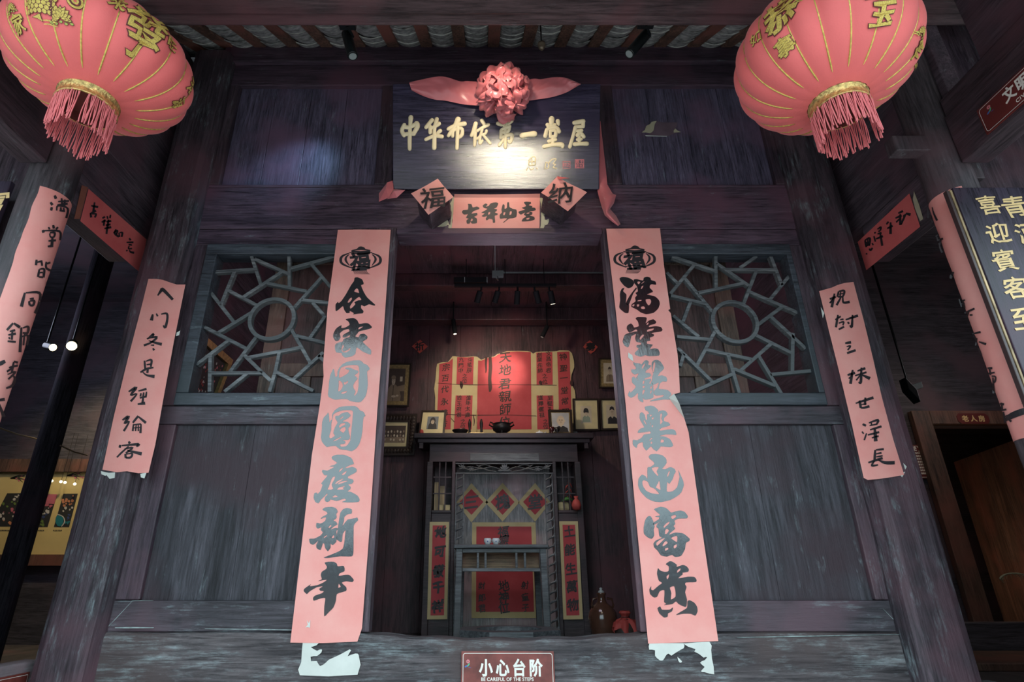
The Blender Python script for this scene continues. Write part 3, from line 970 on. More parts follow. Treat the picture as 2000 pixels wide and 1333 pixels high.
# ------------------------------------------------------------------ traced brush characters (outline, holes...) in tracing units
CHARS = {
 'he': [[[(293,405),(325,400),(370,420),(388,455),(388,475),(362,488),(392,560),(430,620),(515,697),(500,707),(448,692),(400,715),(365,700),(362,735),(388,765),(380,790),(330,795),(272,803),(285,790),(240,765),(238,785),(205,788),(180,755),(165,712),(120,750),(88,766),(86,695),(112,665),(118,680),(150,655),(200,580),(250,490),(285,440)],
   [(312,520),(330,530),(340,565),(335,570),(287,552)],[(258,618),(262,640),(235,672),(216,672),(232,640)],[(340,612),(362,635),(360,648),(330,650),(290,670),(300,690),(275,720),(248,740),(242,715),(270,670),(300,640)]]],
 'jia': [[[(195,855),(275,840),(320,865),(342,905),(400,897),(440,900),(478,935),(472,952),(420,968),(345,985),(322,1010),(300,1040),(335,1050),(350,1020),(395,1012),(430,1040),(425,1070),(380,1100),(430,1150),(470,1190),(465,1240),(380,1205),(315,1160),(300,1230),(260,1258),(185,1270),(155,1240),(150,1222),(95,1215),(80,1180),(82,1130),(125,1105),(160,1100),(178,1065),(235,1048),(240,1025),(200,1050),(165,1052),(165,1030),(190,1010),(235,985),(225,960),(170,975),(130,1010),(140,1050),(118,1085),(85,1090),(60,1050),(62,1010),(85,965),(110,940),(150,920),(148,950),(190,945),(238,915),(225,880)],
   [(165,1130),(178,1150),(160,1180),(172,1205),(215,1190),(245,1162),(240,1190),(200,1215),(165,1212),(148,1180)],[(385,935),(345,962),(330,962),(345,940)]]],
 'tuan': [[[(340,205),(355,240),(365,310),(390,300),(395,240),(420,190),(460,145),(520,115),(600,98),(680,95),(710,110),(740,140),(780,155),(812,200),(805,220),(780,240),(785,330),(788,420),(775,510),(755,570),(700,635),(640,640),(560,625),(515,600),(440,600),(360,607),(285,575),(270,540),(280,450),(285,380),(300,290)],
   [(425,225),(440,190),(500,168),(580,155),(650,158),(672,180),(680,260),(670,350),(668,430),(655,510),(620,555),(612,545),(630,500),(605,460),(600,420),(620,380),(655,330),(618,290),(660,260),(665,235),(610,215),(570,195),(510,190),(495,205),(550,225),(520,270),(420,325),(415,260)],[(412,355),(455,385),(465,430),(440,480),(415,500),(402,490),(410,420)],[(530,362),(525,390),(485,415),(475,382),(500,380)],[(445,515),(510,495),(515,510),(480,528),(448,530)]]],
 'yuan': [[[(275,775),(285,830),(290,905),(305,880),(325,860),(325,800),(360,745),(420,705),(500,692),(620,690),(660,715),(690,750),(730,765),(757,815),(740,830),(728,870),(720,1000),(705,1100),(680,1180),(640,1240),(580,1278),(500,1262),(420,1250),(370,1210),(300,1215),(250,1222),(195,1160),(180,1100),(190,1000),(195,900),(215,840),(250,805)],
   [(340,800),(400,765),(480,745),(570,745),(595,765),(590,860),(580,960),(570,1060),(560,1140),(530,1190),(500,1215),(440,1220),(430,1190),(490,1180),(495,1150),(460,1135),(540,1130),(558,1090),(545,1050),(535,985),(560,945),(555,920),(520,895),(460,890),(530,850),(565,815),(550,790),(520,768),(450,785),(410,815),(370,820),(365,850),(395,905),(360,970),(340,1040),(360,1075),(330,1100),(300,1112),(285,1085),(310,1000),(315,910),(330,850)],[(425,855),(470,820),(465,840),(430,865)],[(415,950),(440,920),(490,910),(492,930),(440,960),(420,975)],[(440,985),(490,960),(500,1000),(470,1040),(440,1020),(425,1005)],[(335,1145),(440,1090),(435,1105),(365,1145)]]],
 'qing': [[[(385,90),(410,70),(460,58),(550,60),(640,100),(670,160),(670,180),(610,200),(560,230),(600,230),(650,215),(700,235),(712,270),(680,300),(600,340),(600,365),(660,380),(670,410),(640,440),(600,445),(632,480),(625,510),(590,535),(640,545),(720,590),(748,640),(735,672),(640,680),(520,675),(570,650),(550,630),(450,660),(370,640),(360,660),(320,675),(295,650),(300,610),(330,580),(325,565),(280,610),(245,645),(215,690),(175,675),(150,620),(160,560),(190,550),(200,570),(240,530),(265,450),(250,430),(330,330),(290,325),(260,280),(270,255),(330,265),(420,215),(355,210),(420,190),(455,165),(440,150),(395,120)],
   [(535,225),(520,250),(490,280),(478,275),(500,245)],[(580,270),(560,310),(530,325),(515,315),(545,290)],[(430,340),(420,380),(385,450),(405,500),(370,515),(332,510),(350,470),(380,380),(400,350)],[(530,370),(525,385),(440,440),(430,435),(455,405)],[(590,395),(585,405),(520,430),(460,445),(475,425),(520,405)],[(560,465),(530,490),(540,500),(545,510),(480,515),(455,512),(480,485)],[(430,585),(465,605),(420,615),(390,612)]]],
 'xin': [[[(265,770),(300,745),(390,738),(440,755),(465,800),(445,830),(450,880),(410,915),(440,930),(462,965),(420,990),(370,1030),(440,1010),(465,1020),(445,1060),(450,1100),(445,1190),(400,1235),(370,1220),(370,1270),(335,1315),(300,1270),(290,1220),(270,1215),(240,1300),(190,1275),(185,1230),(210,1180),(150,1230),(105,1215),(92,1155),(160,1150),(240,1110),(270,1070),(245,1040),(250,1005),(200,1020),(182,990),(190,945),(240,955),(300,920),(310,870),(245,895),(260,870),(330,830),(315,800),(280,785)],
   [(375,970),(380,990),(350,1015),(345,1000)],[(325,1105),(320,1120),(285,1145),(285,1130)],[(410,1105),(420,1135),(395,1145),(385,1135)]],
  [[(485,880),(500,810),(540,765),(590,752),(645,770),(645,825),(590,835),(550,870),(545,920),(525,990),(590,905),(690,885),(715,875),(730,910),(690,950),(672,990),(670,1100),(668,1330),(645,1382),(491,1382),(335,1404),(280,1398),(387,1356),(478,1317),(530,1278),(550,1200),(560,1100),(565,1040),(530,1090),(520,1180),(500,1195),(460,1170),(445,1150),(465,1020),(475,950)]]],
 'nian': [[[(328,205),(360,195),(420,195),(450,215),(460,240),(515,235),(528,260),(525,290),(480,310),(470,335),(540,325),(580,330),(620,375),(605,398),(545,390),(500,405),(545,450),(545,485),(500,500),(450,520),(440,590),(415,655),(370,700),(325,742),(325,640),(335,560),(290,562),(220,585),(212,560),(230,535),(300,510),(320,490),(285,485),(275,465),(310,440),(250,450),(180,490),(150,518),(120,490),(125,465),(190,420),(180,440),(250,430),(310,405),(350,375),(262,388),(300,370),(290,330),(300,295),(345,265),(350,240)],[(470,415),(490,445),(465,455)]]],
 'man': [[[(112,410),(145,395),(210,405),(255,430),(270,465),(245,505),(205,518),(160,490),(120,440)]],[[(122,550),(140,520),(165,515),(150,550),(185,585),(185,630),(180,680),(215,700),(208,785),(170,785),(120,745),(108,720),(118,650),(115,590)]],[[(180,680),(215,610),(250,560),(290,510),(298,525),(260,575),(235,640),(210,700)]],
  [[(265,425),(300,420),(365,435),(375,405),(410,393),(445,405),(455,430),(500,445),(508,480),(460,475),(440,490),(440,515),(470,545),(470,560),(410,585),(430,590),(500,610),(540,650),(548,690),(530,740),(480,785),(400,800),(340,780),(300,750),(240,720),(245,690),(285,660),(280,620),(300,595),(285,570),(310,550),(300,500),(270,460)],
   [(310,445),(338,450),(320,475),(305,460)],[(385,445),(345,475),(365,450)],[(370,490),(360,515),(343,530),(350,500)],[(395,640),(440,635),(455,660),(445,690),(425,705),(400,670)],[(350,645),(345,655),(305,660),(315,648)],[(255,695),(275,695),(265,715),(248,712)],[(300,695),(325,695),(320,715),(303,718)],[(345,720),(375,715),(390,735),(375,745),(348,740)]]],
 'tang': [[[(285,845),(310,832),(400,835),(405,860),(395,900),(430,870),(480,855),(510,885),(495,905),(440,920),(430,940),(500,930),(560,940),(577,970),(560,988),(480,1000),(455,1010),(485,1020),(480,1040),(440,1055),(445,1085),(410,1095),(410,1120),(470,1130),(455,1155),(440,1180),(490,1170),(530,1180),(548,1220),(535,1250),(430,1255),(390,1245),(340,1262),(280,1240),(280,1215),(320,1175),(295,1155),(300,1135),(340,1130),(345,1110),(295,1100),(280,1060),(290,1015),(240,1040),(225,1110),(205,1160),(165,1140),(145,1095),(165,1030),(195,1010),(270,990),(305,985),(290,965),(220,1000),(190,960),(195,925),(235,900),(260,925),(270,945),(320,930),(310,880)],
   [(365,1020),(378,1030),(335,1080),(330,1060),(345,1035)],[(430,890),(415,915),(403,915),(412,897)],[(485,955),(470,975),(410,990),(415,970),(440,960)]]],
 'huan': [[[(180,120),(210,130),(265,135),(285,150),(320,105),(350,92),(380,110),(375,150),(415,165),(385,200),(345,230),(340,255),(390,260),(412,290),(390,310),(330,330),(325,345),(405,335),(410,360),(430,400),(440,440),(440,580),(330,608),(305,580),(308,640),(275,630),(240,590),(240,520),(195,560),(150,583),(112,555),(115,525),(135,490),(145,515),(200,460),(210,430),(165,385),(160,325),(190,305),(205,330),(240,290),(245,265),(195,280),(155,245),(158,210),(200,215),(215,190),(185,150)],
   [(330,130),(325,165),(300,205),(290,190),(300,165)],[(235,305),(225,325),(245,360),(230,345)],[(305,365),(325,360),(320,395),(300,405)],[(300,430),(330,425),(325,450),(303,460)],[(300,490),(330,480),(325,500),(302,550)],[(395,365),(408,365),(406,400),(390,395)],[(405,440),(425,430),(420,455),(400,470)],[(400,500),(418,485),(415,510),(398,535)]],
  [[(420,125),(450,95),(490,88),(530,110),(560,150),(580,190),(565,220),(520,260),(500,300),(550,290),(605,310),(620,345),(610,372),(560,370),(525,400),(510,465),(560,470),(620,480),(660,510),(675,540),(640,575),(660,605),(575,605),(390,630),(450,600),(560,570),(575,545),(480,555),(448,530),(450,490),(490,450),(510,385),(440,415),(420,390),(430,300),(440,260),(420,200)],[(455,115),(465,140),(460,190),(445,250),(434,255),(432,200),(442,140)]]],
 'le': [[[(330,700),(400,685),(450,695),(505,745),(500,775),(520,755),(565,745),(605,760),(625,800),(580,845),(580,885),(640,905),(658,935),(640,950),(560,970),(520,995),(530,1010),(600,1000),(680,990),(725,1010),(740,1065),(680,1060),(600,1060),(520,1080),(580,1085),(640,1110),(670,1140),(697,1200),(680,1220),(640,1225),(540,1215),(530,1225),(485,1278),(440,1250),(410,1215),(380,1240),(350,1270),(310,1220),(300,1160),(240,1185),(220,1235),(175,1195),(175,1130),(230,1135),(290,1100),(320,1060),(400,1050),(400,1020),(330,1030),(240,1038),(245,1010),(280,980),(320,965),(285,900),(262,850),(265,790),(290,770),(325,800),(340,860),(360,870),(360,800),(385,790),(370,760),(340,745)],
   [(395,810),(415,800),(420,815),(390,830)],[(420,845),(445,832),(440,860),(420,865)],[(325,870),(350,920),(355,940),(330,910),(315,885)],[(395,900),(405,920),(400,940)],[(425,935),(438,945),(430,968),(418,955)],[(545,785),(555,800),(545,850),(560,890),(555,905),(530,930),(530,850),(530,800)],[(420,1100),(425,1115),(390,1140),(390,1130)],[(415,1150),(428,1160),(420,1185),(402,1170)],[(540,1125),(575,1130),(575,1160),(535,1165)]]],
 'ying': [[[(285,135),(310,110),(370,105),(445,120),(490,160),(497,210),(470,250),(445,280),(480,285),(540,260),(590,280),(605,315),(585,350),(570,400),(530,458),(505,440),(500,550),(570,545),(620,500),(640,430),(650,370),(635,295),(670,370),(695,430),(700,480),(670,560),(620,605),(540,650),(430,675),(340,665),(260,625),(190,550),(160,480),(165,400),(205,350),(250,370),(270,400),(270,270),(310,255),(350,225),(340,195),(300,165)],
   [(320,275),(350,262),(405,260),(380,310),(400,355),(385,362),(340,310)],[(210,430),(230,415),(275,435),(300,490),(360,520),(410,580),(320,570),(255,540),(215,480)],[(410,420),(420,480),(425,530),(400,520),(370,500),(395,450)],[(525,305),(535,320),(510,380),(505,355)]]],
 'fu': [[[(285,840),(310,845),(335,890),(355,960),(345,1000),(350,1070),(320,1110),(270,1090),(230,1050),(225,980),(240,900),(260,860)]],
  [[(348,760),(375,745),(430,730),(490,745),(530,780),(550,800),(600,785),(660,775),(710,790),(748,840),(735,868),(640,870),(590,895),(600,930),(580,960),(598,990),(540,1040),(530,1060),(600,1035),(690,1045),(740,1080),(770,1110),(765,1135),(725,1160),(715,1230),(670,1310),(600,1325),(560,1300),(500,1320),(430,1305),(390,1250),(350,1210),(342,1165),(370,1130),(415,1110),(440,1095),(410,1075),(400,990),(375,970),(390,930),(440,895),(345,945),(345,915),(400,880),(410,855),(360,845),(420,830),(390,800)],
   [(555,840),(600,825),(610,850),(570,875),(552,860)],[(530,905),(525,930),(470,978),(460,965),(490,930)],[(500,990),(525,1010),(500,1050),(478,1052),(480,1010)],[(380,1150),(420,1120),(480,1100),(390,1190),(375,1175)],[(490,1135),(510,1160),(455,1200),(450,1180),(470,1150)],[(550,1100),(610,1075),(625,1090),(620,1145),(600,1140)],[(585,1190),(615,1175),(618,1200),(595,1225),(580,1215)],[(480,1225),(515,1215),(515,1235),(480,1252)]]],
 'gui': [[[(280,125),(320,95),(350,98),(398,130),(400,155),(460,135),(500,145),(530,180),(522,208),(460,220),(465,235),(415,280),(520,262),(590,265),(613,295),(605,320),(500,325),(490,345),(505,375),(490,430),(510,510),(505,580),(485,590),(420,560),(390,530),(350,560),(260,570),(285,555),(262,535),(265,410),(215,420),(185,480),(150,487),(110,450),(102,400),(122,365),(120,400),(145,408),(200,360),(240,330),(205,305),(185,230),(195,170),(220,195),(270,210),(310,200),(312,150)],
   [(440,170),(435,195),(402,220),(408,190)],[(315,235),(310,270),(295,290),(288,260)],[(325,380),(370,365),(385,420),(385,480),(335,510),(340,440)]],
  [[(190,605),(220,585),(240,620),(320,620),(360,595),(345,640),(305,660),(300,695),(262,705),(210,660)]],[[(390,678),(430,650),(510,600),(515,530),(540,518),(590,545),(620,590),(625,640),(600,685),(550,665),(470,665)]]],
 'ji': [[[(585,390),(600,375),(650,370),(655,320),(650,305),(690,310),(705,345),(750,335),(780,350),(770,365),(715,385),(690,415),(750,405),(755,430),(720,450),(750,470),(750,520),(695,525),(680,505),(670,525),(640,525),(635,490),(660,470),(630,460),(640,440),(650,420),(610,425),(590,410)],[(690,470),(705,475),(700,495),(680,500)]]],
 'xiang': [[[(815,325),(850,300),(870,315),(850,335),(880,330),(905,300),(960,288),(990,300),(970,345),(940,360),(975,365),(970,385),(950,400),(985,415),(975,430),(950,440),(955,510),(930,515),(925,480),(890,470),(860,490),(850,470),(865,440),(830,450),(805,440),(840,410),(800,405),(840,380),(870,360),(830,350)],[(880,400),(900,395),(895,420),(875,425)]]],
 'ru': [[[(1005,430),(1030,400),(1025,370),(1040,310),(1060,320),(1060,360),(1085,350),(1090,290),(1110,290),(1115,340),(1150,360),(1190,370),(1198,400),(1190,450),(1150,465),(1110,470),(1050,515),(1045,510),(1090,470),(1060,465),(1010,470)],[(1120,390),(1140,390),(1135,420),(1115,430)],[(1050,400),(1070,400),(1060,430),(1045,430)]]],
 'yi': [[[(1275,290),(1300,280),(1350,285),(1355,300),(1330,320),(1370,330),(1365,345),(1400,350),(1408,375),(1370,385),(1330,385),(1370,400),(1365,425),(1340,435),(1390,450),(1395,480),(1350,495),(1300,500),(1250,500),(1265,470),(1300,445),(1275,425),(1290,400),(1240,425),(1215,400),(1230,385),(1290,370),(1250,350),(1300,330)],[(1310,405),(1340,400),(1330,415),(1305,415)],[(1305,465),(1340,460),(1330,478),(1305,480)]]],
}
BY = 3.172                                    # the plane of the papers pasted on the facade


def facade(off=0.0, Y=BY):
    return lambda x, y: A(x, y, Y - off)


def brush(mb, fn, tf, pts, m, k=5):
    """a flat brush stroke of varying width: points (x, y, half width) in tracing units"""
    L = smoothline(pts, k)
    left, right = [], []
    for i, (x, y, r) in enumerate(L):
        a, c = L[max(i - 1, 0)], L[min(i + 1, len(L) - 1)]
        dx, dy = c[0] - a[0], c[1] - a[1]
        d = math.hypot(dx, dy) or 1
        nx, ny = -dy / d * r, dx / d * r
        left.append(fn(*tf(x + nx, y + ny)))
        right.append(fn(*tf(x - nx, y - ny)))
    n = len(L)
    mb.add(left + right, [(i, i + 1, n + i + 1, n + i) for i in range(n - 1)], m)


def emblem(mb, fn, tf, cx, dy, flip):
    f = facade(0.0018)
    for s in (-1, 1):
        brush(mb, fn, tf, [(cx + s * 122, 137 + dy, 4), (cx + s * 195, 168 + dy, 11), (cx + s * 216, 210 + dy, 15), (cx + s * 195, 255 + dy, 12), (cx + s * 90, 302 + dy, 4)], M_INK)
        brush(mb, fn, tf, [(cx + s * 122, 150 + dy, 3), (cx + s * 155, 180 + dy, 10), (cx + s * 160, 218 + dy, 12), (cx + s * 122, 272 + dy, 3)], M_INK)
    brush(mb, fn, tf, [(cx - 122, 130 + dy, 5), (cx, 147 + dy, 6), (cx + 125, 130 + dy, 5)], M_INK)
    brush(mb, fn, tf, [(cx - 110, 296 + dy, 5), (cx - 40, 284 + dy, 5), (cx + 40, 284 + dy, 5), (cx + 110, 296 + dy, 5)], M_INK)
    traced(mb, [[[(cx - 96, 128 + dy), (cx - 98, 105 + dy), (cx - 45, 92 + dy), (cx - 20, 70 + dy), (cx + 5, 64 + dy), (cx + 40, 75 + dy), (cx + 55, 93 + dy), (cx + 105, 103 + dy), (cx + 100, 124 + dy), (cx, 138 + dy)],
                 [(cx - 70, 108 + dy), (cx, 116 + dy), (cx + 75, 107 + dy), (cx, 104 + dy)]]], tf, fn, M_INK, 2)
    traced(mb, [[[(cx - 82, 306 + dy), (cx + 68, 302 + dy), (cx + 68, 326 + dy), (cx - 82, 330 + dy)]]], tf, fn, M_INK, 1)
    for i in range(14):
        x = cx - 80 + i * 11
        brush(mb, fn, tf, [(x, 328 + dy, 2.2), (x + 10 * flip, 348 + dy, 2), (x + 42 * flip * (0.4 + .04 * i), 368 + dy, 1.2)], M_INK, 3)


cA, cB, cC, cD = crop(640, 470, 5.553), crop(600, 690, 6.665), crop(590, 880, 6.665), crop(570, 1060, 5.127)
cE, cF, cG, cH = crop(1190, 470, 5.553), crop(1210, 690, 6.66), crop(1220, 870, 6.06), crop(1250, 1080, 5.556)
cI = crop(800, 345, 5.714)
def ident(x, y):
    return (x, y)


DC = 'door couplets'
for lab, outl, letters, emb in (
        ('pink red door couplet about family reunion, on the jamb below the fu diamond', [(660, 449), (700, 448.5), (763, 449), (750, 640), (737, 800), (722, 1030), (707, 1228), (698, 1254), (630, 1257), (567, 1256), (588, 1075), (609, 890), (625, 789), (632, 735), (631, 712), (640, 600), (652, 510)],
         (('he', cA), ('jia', cA), ('tuan', cB), ('yuan', cB), ('qing', cC), ('xin', cC), ('nian', cD)), (cA, 357, 0, 1, '福', (352, 222))),
        ('pink red door couplet with a white folded-back torn edge, below the na diamond', [(1184, 447), (1289, 446), (1297, 520), (1309, 604), (1305, 606), (1310, 612), (1323, 690), (1326, 720), (1328, 767), (1318, 770), (1306, 776), (1314, 786), (1336, 816), (1345, 845), (1372, 1040), (1403, 1253), (1330, 1256), (1266, 1258), (1245, 1040), (1222, 790), (1203, 610)],
         (('man', cE), ('tang', cE), ('huan', cF), ('le', cF), ('ying', cG), ('fu', cG), ('gui', cH)), (cE, 275, -10, -1, '福', (275, 212)))):
    lo = A(*outl[-1], BY)
    t = thing('door_couplet', lab, 'paper scroll', (A(640 if emb[1] > 300 else 1335, 1250, BY)), DC)
    f = facade()
    b = MB()
    b.poly([[f(x, y) for x, y in outl]], P_RED, (0, 0.0015, 0))
    b.build('paper', t)
    g = facade(0.0015)
    b = MB()
    for ch, tf in letters:
        traced(b, CHARS[ch], tf, g, INK)
        b.flush('character', t)
    b = MB()
    tf, cx, dy, flip, ch, gc = emb
    emblem(b, g, tf, cx, dy, flip)
    c = A(*tf(*gc), BY - .0015)
    put_glyph(b, ch, plane_fn(c, EXV, EZV), 0.135, M_INK, 0.035, brush=True)
    b.build('lantern_emblem', t)
    if emb[1] < 300:
        b = MB()
        q = [facade(o)(*cF(x, y)) for x, y, o in ((636, 578, .002), (712, 530, .035), (780, 660, .04), (845, 850, .012), (700, 660, .002))]
        b.poly([q], P_WHITE, (0, 0.001, 0))
        b.build('folded_edge', t)
        b = MB()
        b.poly([[facade(.003)(*cE(x, y)) for x, y in ((205, 1215), (250, 1245), (262, 1310), (240, 1300), (205, 1270))]], P_WHITE)
        b.build('torn_spot', t)
    else:
        b = MB()
        b.poly([[facade(.002)(*cD(x, y)) for x, y in ((150, 780), (170, 810), (185, 775), (182, 855), (155, 850), (135, 855), (160, 825))]], P_WHITE)
        b.build('torn_spot', t)

SY = 3.1735
for lab, tf, pieces in (
        ('torn white paper remnant on the sill below the family reunion couplet', cD, [[(110, 1005), (270, 1003), (245, 1035), (190, 1050), (250, 1085), (300, 1070), (295, 1105), (250, 1140), (190, 1145), (195, 1195), (250, 1190), (280, 1240), (330, 1215), (370, 1180), (580, 1075), (585, 1100), (560, 1140), (635, 1115), (670, 1130), (655, 1325), (80, 1333), (95, 1200)]]),
        ('torn white paper remnant on the sill below the couplet with the folded-back edge', cH, [[(100, 990), (160, 985), (470, 985), (475, 1040), (440, 1055), (340, 1120), (310, 1095), (280, 1120), (250, 1170), (215, 1170), (165, 1125), (165, 1060), (100, 1055)], [(470, 990), (755, 968), (775, 1060), (780, 1150), (805, 1320), (700, 1300), (660, 1290), (700, 1240), (650, 1195), (700, 1170), (730, 1135), (690, 1140), (640, 1100), (590, 1075), (600, 1050)], [(410, 1135), (455, 1185), (430, 1195), (412, 1160)]])):
    b = MB()
    for p in pieces:
        p = roundpoly(p, 2)
        b.poly([[A(*tf(x + random.uniform(-3, 3), y + random.uniform(-3, 3)), SY) for x, y in p]], P_WHITE, (0, 0.001, 0))
    tag(b.build('torn_paper'), lab, 'paper scrap', 'torn papers on the sill')

# ---- the horizontal paper over the door
t = thing('door_header_paper', 'horizontal pink paper with four bold black characters over the doorway', 'paper scroll', A(970, 446, 3.195))
b = MB()
f = facade(0, 3.196)
b.poly([[f(*cI(x, y)) for x, y in ((500, 196), (900, 200), (1455, 192), (1452, 400), (1450, 580), (900, 577), (470, 577), (478, 500), (488, 400), (492, 300))]], P_RED, (0, .001, 0))
b.build('paper', t)
b = MB()
for ch in ('ji', 'xiang', 'ru', 'yi'):
    traced(b, CHARS[ch], cI, facade(.0015, 3.196), M_INK)
    b.flush('character', t)
for lab, pcs in (('pale torn paste patch beside the header paper, under the fu diamond', [[(500, 215), (525, 230), (490, 300), (500, 370), (520, 350), (490, 420), (475, 520), (500, 545), (490, 577), (440, 575), (430, 545), (340, 565), (300, 550), (320, 500), (380, 480), (400, 500), (420, 475), (450, 540), (470, 400), (455, 300)]]),
                 ('pale torn paste patch beside the header paper, under the na diamond', [[(1456, 240), (1500, 250), (1520, 300), (1540, 420), (1500, 430), (1510, 480), (1560, 480), (1540, 540), (1510, 540), (1500, 577), (1456, 577), (1470, 450)]])):
    b = MB()
    for p in pcs:
        b.poly([[A(*cI(x + random.uniform(-6, 6), y + random.uniform(-6, 6)), 3.1975) for x, y in roundpoly(p, 3)]], P_YEL)
    tag(b.build('paste_patch'), lab, 'paper scrap')

# ---- diamond papers on their wooden pegs
for lab, ch, cor, cen, fold in (('diamond paper with the fu character on the carved peg over the doorway', '福', [(315, 25), (490, 235), (210, 425), (15, 190)], (262, 235), False),
                          ('diamond paper with the na character and curled top, on the peg over the doorway', '纳', [(1645, 5), (1978, 185), (1765, 388), (1465, 185)], (1688, 185), True)):
    Yd = 2.985
    f = facade(0, Yd)
    t = thing('diamond_paper', lab, 'paper diamond', A(*cI(*cen), Yd))
    b = MB()
    P = [f(*cI(x, y)) for x, y in cor]

    def dia(u, v, P=P, fold=fold):
        p = (P[0] * (1 - u) + P[1] * u) * (1 - v) + (P[3] * (1 - u) + P[2] * u) * v
        e = max(abs(u - .5), abs(v - .5)) * 2
        return p + Vector((0, -0.012 * max(0, e - .7) ** 1.2 * (1.6 if fold else .6) + 0.004 * math.sin(5 * u + 3 * v), 0))
    b.grid(dia, 10, 10, P_RED)
    b.build('paper', t, smooth=True)
    b = MB()
    put_glyph(b, ch, plane_fn(A(*cI(*cen), Yd - .012), EXV, EZV), 0.168, M_INK, 0.012, brush=True)
    b.build('lettering', t)
    if fold:
        b = MB()
        b.poly([[f(*cI(x, y)) + Vector((0, o, 0)) for x, y, o in ((1645, 5, -.006), (1782, 52, -.03), (1655, 52, -.022))]], P_RED2)
        b.build('curled_corner', t)
    b = MB()
    c = A(*cI(*cen), Yd + .01)
    k = 0.80
    Q = [c + (p - (P[0] + P[1] + P[2] + P[3]) / 4) * k for p in P]
    b.hexa([q + Vector((0, .004, 0)) for q in Q], (0, 3.20 - Yd - .014, 0), W_STILE)
    tag(b.build('wooden_peg', bevel=0.008), 'square dark wooden peg under the diamond paper with the ' + ('fu' if not fold else 'na') + ' character', 'peg')

# ---- old scraped patch on the upper wall
b = MB()
cP = crop(1150, 0, 3.92)
b.poly([[A(*cP(x, y), 3.2335) for x, y in ((470, 940), (520, 925), (560, 938), (680, 938), (672, 970), (655, 995), (700, 1010), (600, 1045), (540, 1038), (440, 1040), (480, 1010))]], mat('bare_mauve', (0.13, 0.085, 0.11), 0.6, var=.2))
b.poly([[A(*cP(x, y), 3.2325) for x, y in roundpoly([(405, 1015), (430, 995), (440, 965), (470, 950), (480, 935), (520, 925), (505, 950), (495, 1000), (470, 1020), (435, 1015)], 2)]], P_YEL)
b.poly([[A(*cP(x, y), 3.2325) for x, y in ((650, 1000), (662, 985), (680, 1000), (705, 1012), (650, 1016))]], P_YEL)
b.poly([[A(*cP(x, y), 3.2325) for x, y in ((430, 1036), (600, 1042), (595, 1047), (440, 1044))]], P_WHITE)
tag(b.build('scraped_patch'), 'small scraped patch with paper residue on the dark upper wall beside the plaque', 'paper scrap')

# ------------------------------------------------------------------ the plaque, leaning forward under the roof
PB, PT = A(767, 370, 3.14), A(767, 164, 2.835)
PBR, PTR = A(1170, 370, 3.14), A(1173, 164, 2.835)
PEY = (PT - PB).normalized()
PEX = (PBR - PB).normalized()
PN = PEX.cross(PEY)                           # towards the viewer
if PN.y > 0:
    PN.negate()
PX0 = (PB.x + PT.x) / 2


def plaque(off=0.0):
    return lambda x, y: AP(x, y, PB + PN * off, PN)


t = thing('plaque', 'long dark lacquered plaque with eight raised gold characters, leaning forward over the doorway', 'plaque', (PB + PBR) / 2)
b = MB()
b.hexa([PB, PBR, PTR, PT], -PN * 0.045, W_PLAQ)
b.build('board', t, bevel=0.004)
cP1, cP2 = crop(770, 215, 10), crop(960, 215, 10)
PL = [(cP1, [[(325,150,50),(310,300,38),(300,560,42),(300,760,38)],[(195,295,42),(150,400,42),(190,490,45)],[(210,335,40),(300,335,40),(440,265,42)],[(440,270,55),(450,330,50),(380,460,42)],[(190,480,42),(300,460,40),(380,465,45)],
  [(735,200,42),(620,340,38)],[(700,320,35),(700,440,38)],[(830,180,42),(790,340,38),(780,480,36)],[(870,270,45),(760,340,36),(690,350,30)],[(895,410,42),(850,450,36)],[(620,575,36),(780,510,38),(930,520,42)],[(785,480,42),(780,740,46)],
  [(1245,190,60),(1190,300,45),(1060,500,36)],[(1060,370,38),(1200,300,40),(1370,270,48)],[(1210,370,34),(1150,410,34),(1140,510,34)],[(1240,320,40),(1225,750,36)],[(1150,400,32),(1310,360,34),(1325,470,40),(1280,530,36)],
  [(1590,270,45),(1550,420,45),(1510,500,36)],[(1580,450,38),(1570,690,32)],[(1715,210,42),(1760,280,36)],[(1830,290,40),(1680,370,30),(1620,410,30)],[(1720,380,28),(1670,520,28),(1600,570,26)],[(1680,520,28),(1670,660,30),(1720,600,26)],[(1800,410,32),(1780,460,28),(1700,490,26)],[(1730,480,28),(1870,650,32)]]),
 (cP2, [[(130,265,42),(200,290,34)],[(245,220,24),(240,310,24)],[(300,220,22),(290,300,24)],[(385,215,45),(330,270,30)],[(200,380,30),(350,320,38)],[(350,330,34),(320,420,34),(190,440,34)],[(190,400,36),(180,540,34)],[(270,340,34),(270,730,34)],[(190,540,30),(380,480,40),(395,560,38),(360,640,30),(330,600,24)],[(240,570,28),(150,690,32)],
  [(600,500,55),(700,480,50),(835,470,60)],
  [(1175,180,60),(1170,260,50)],[(1095,290,42),(1120,310,42)],[(1295,220,45),(1310,280,30)],[(1110,330,38),(1240,290,36)],[(1080,390,40),(1050,510,42)],[(1080,380,34),(1260,340,36),(1320,420,44)],[(1150,400,28),(1150,520,36)],[(1160,410,26),(1250,410,34),(1240,520,40),(1150,520,34)],[(1200,540,34),(1195,640,34)],[(1120,610,36),(1250,580,34)],[(1030,715,42),(1200,680,40),(1370,680,48),(1385,720,34)],
  [(1620,250,44),(1790,220,46)],[(1790,220,40),(1790,320,38)],[(1650,330,32),(1790,320,36)],[(1640,340,40),(1590,520,34),(1530,720,38)],[(1680,410,34),(1760,400,36)],[(1690,490,50),(1740,450,38),(1800,520,40)],[(1680,580,34),(1750,570,34)],[(1715,520,34),(1715,640,30)],[(1630,670,44),(1740,660,40),(1860,660,46)]])]
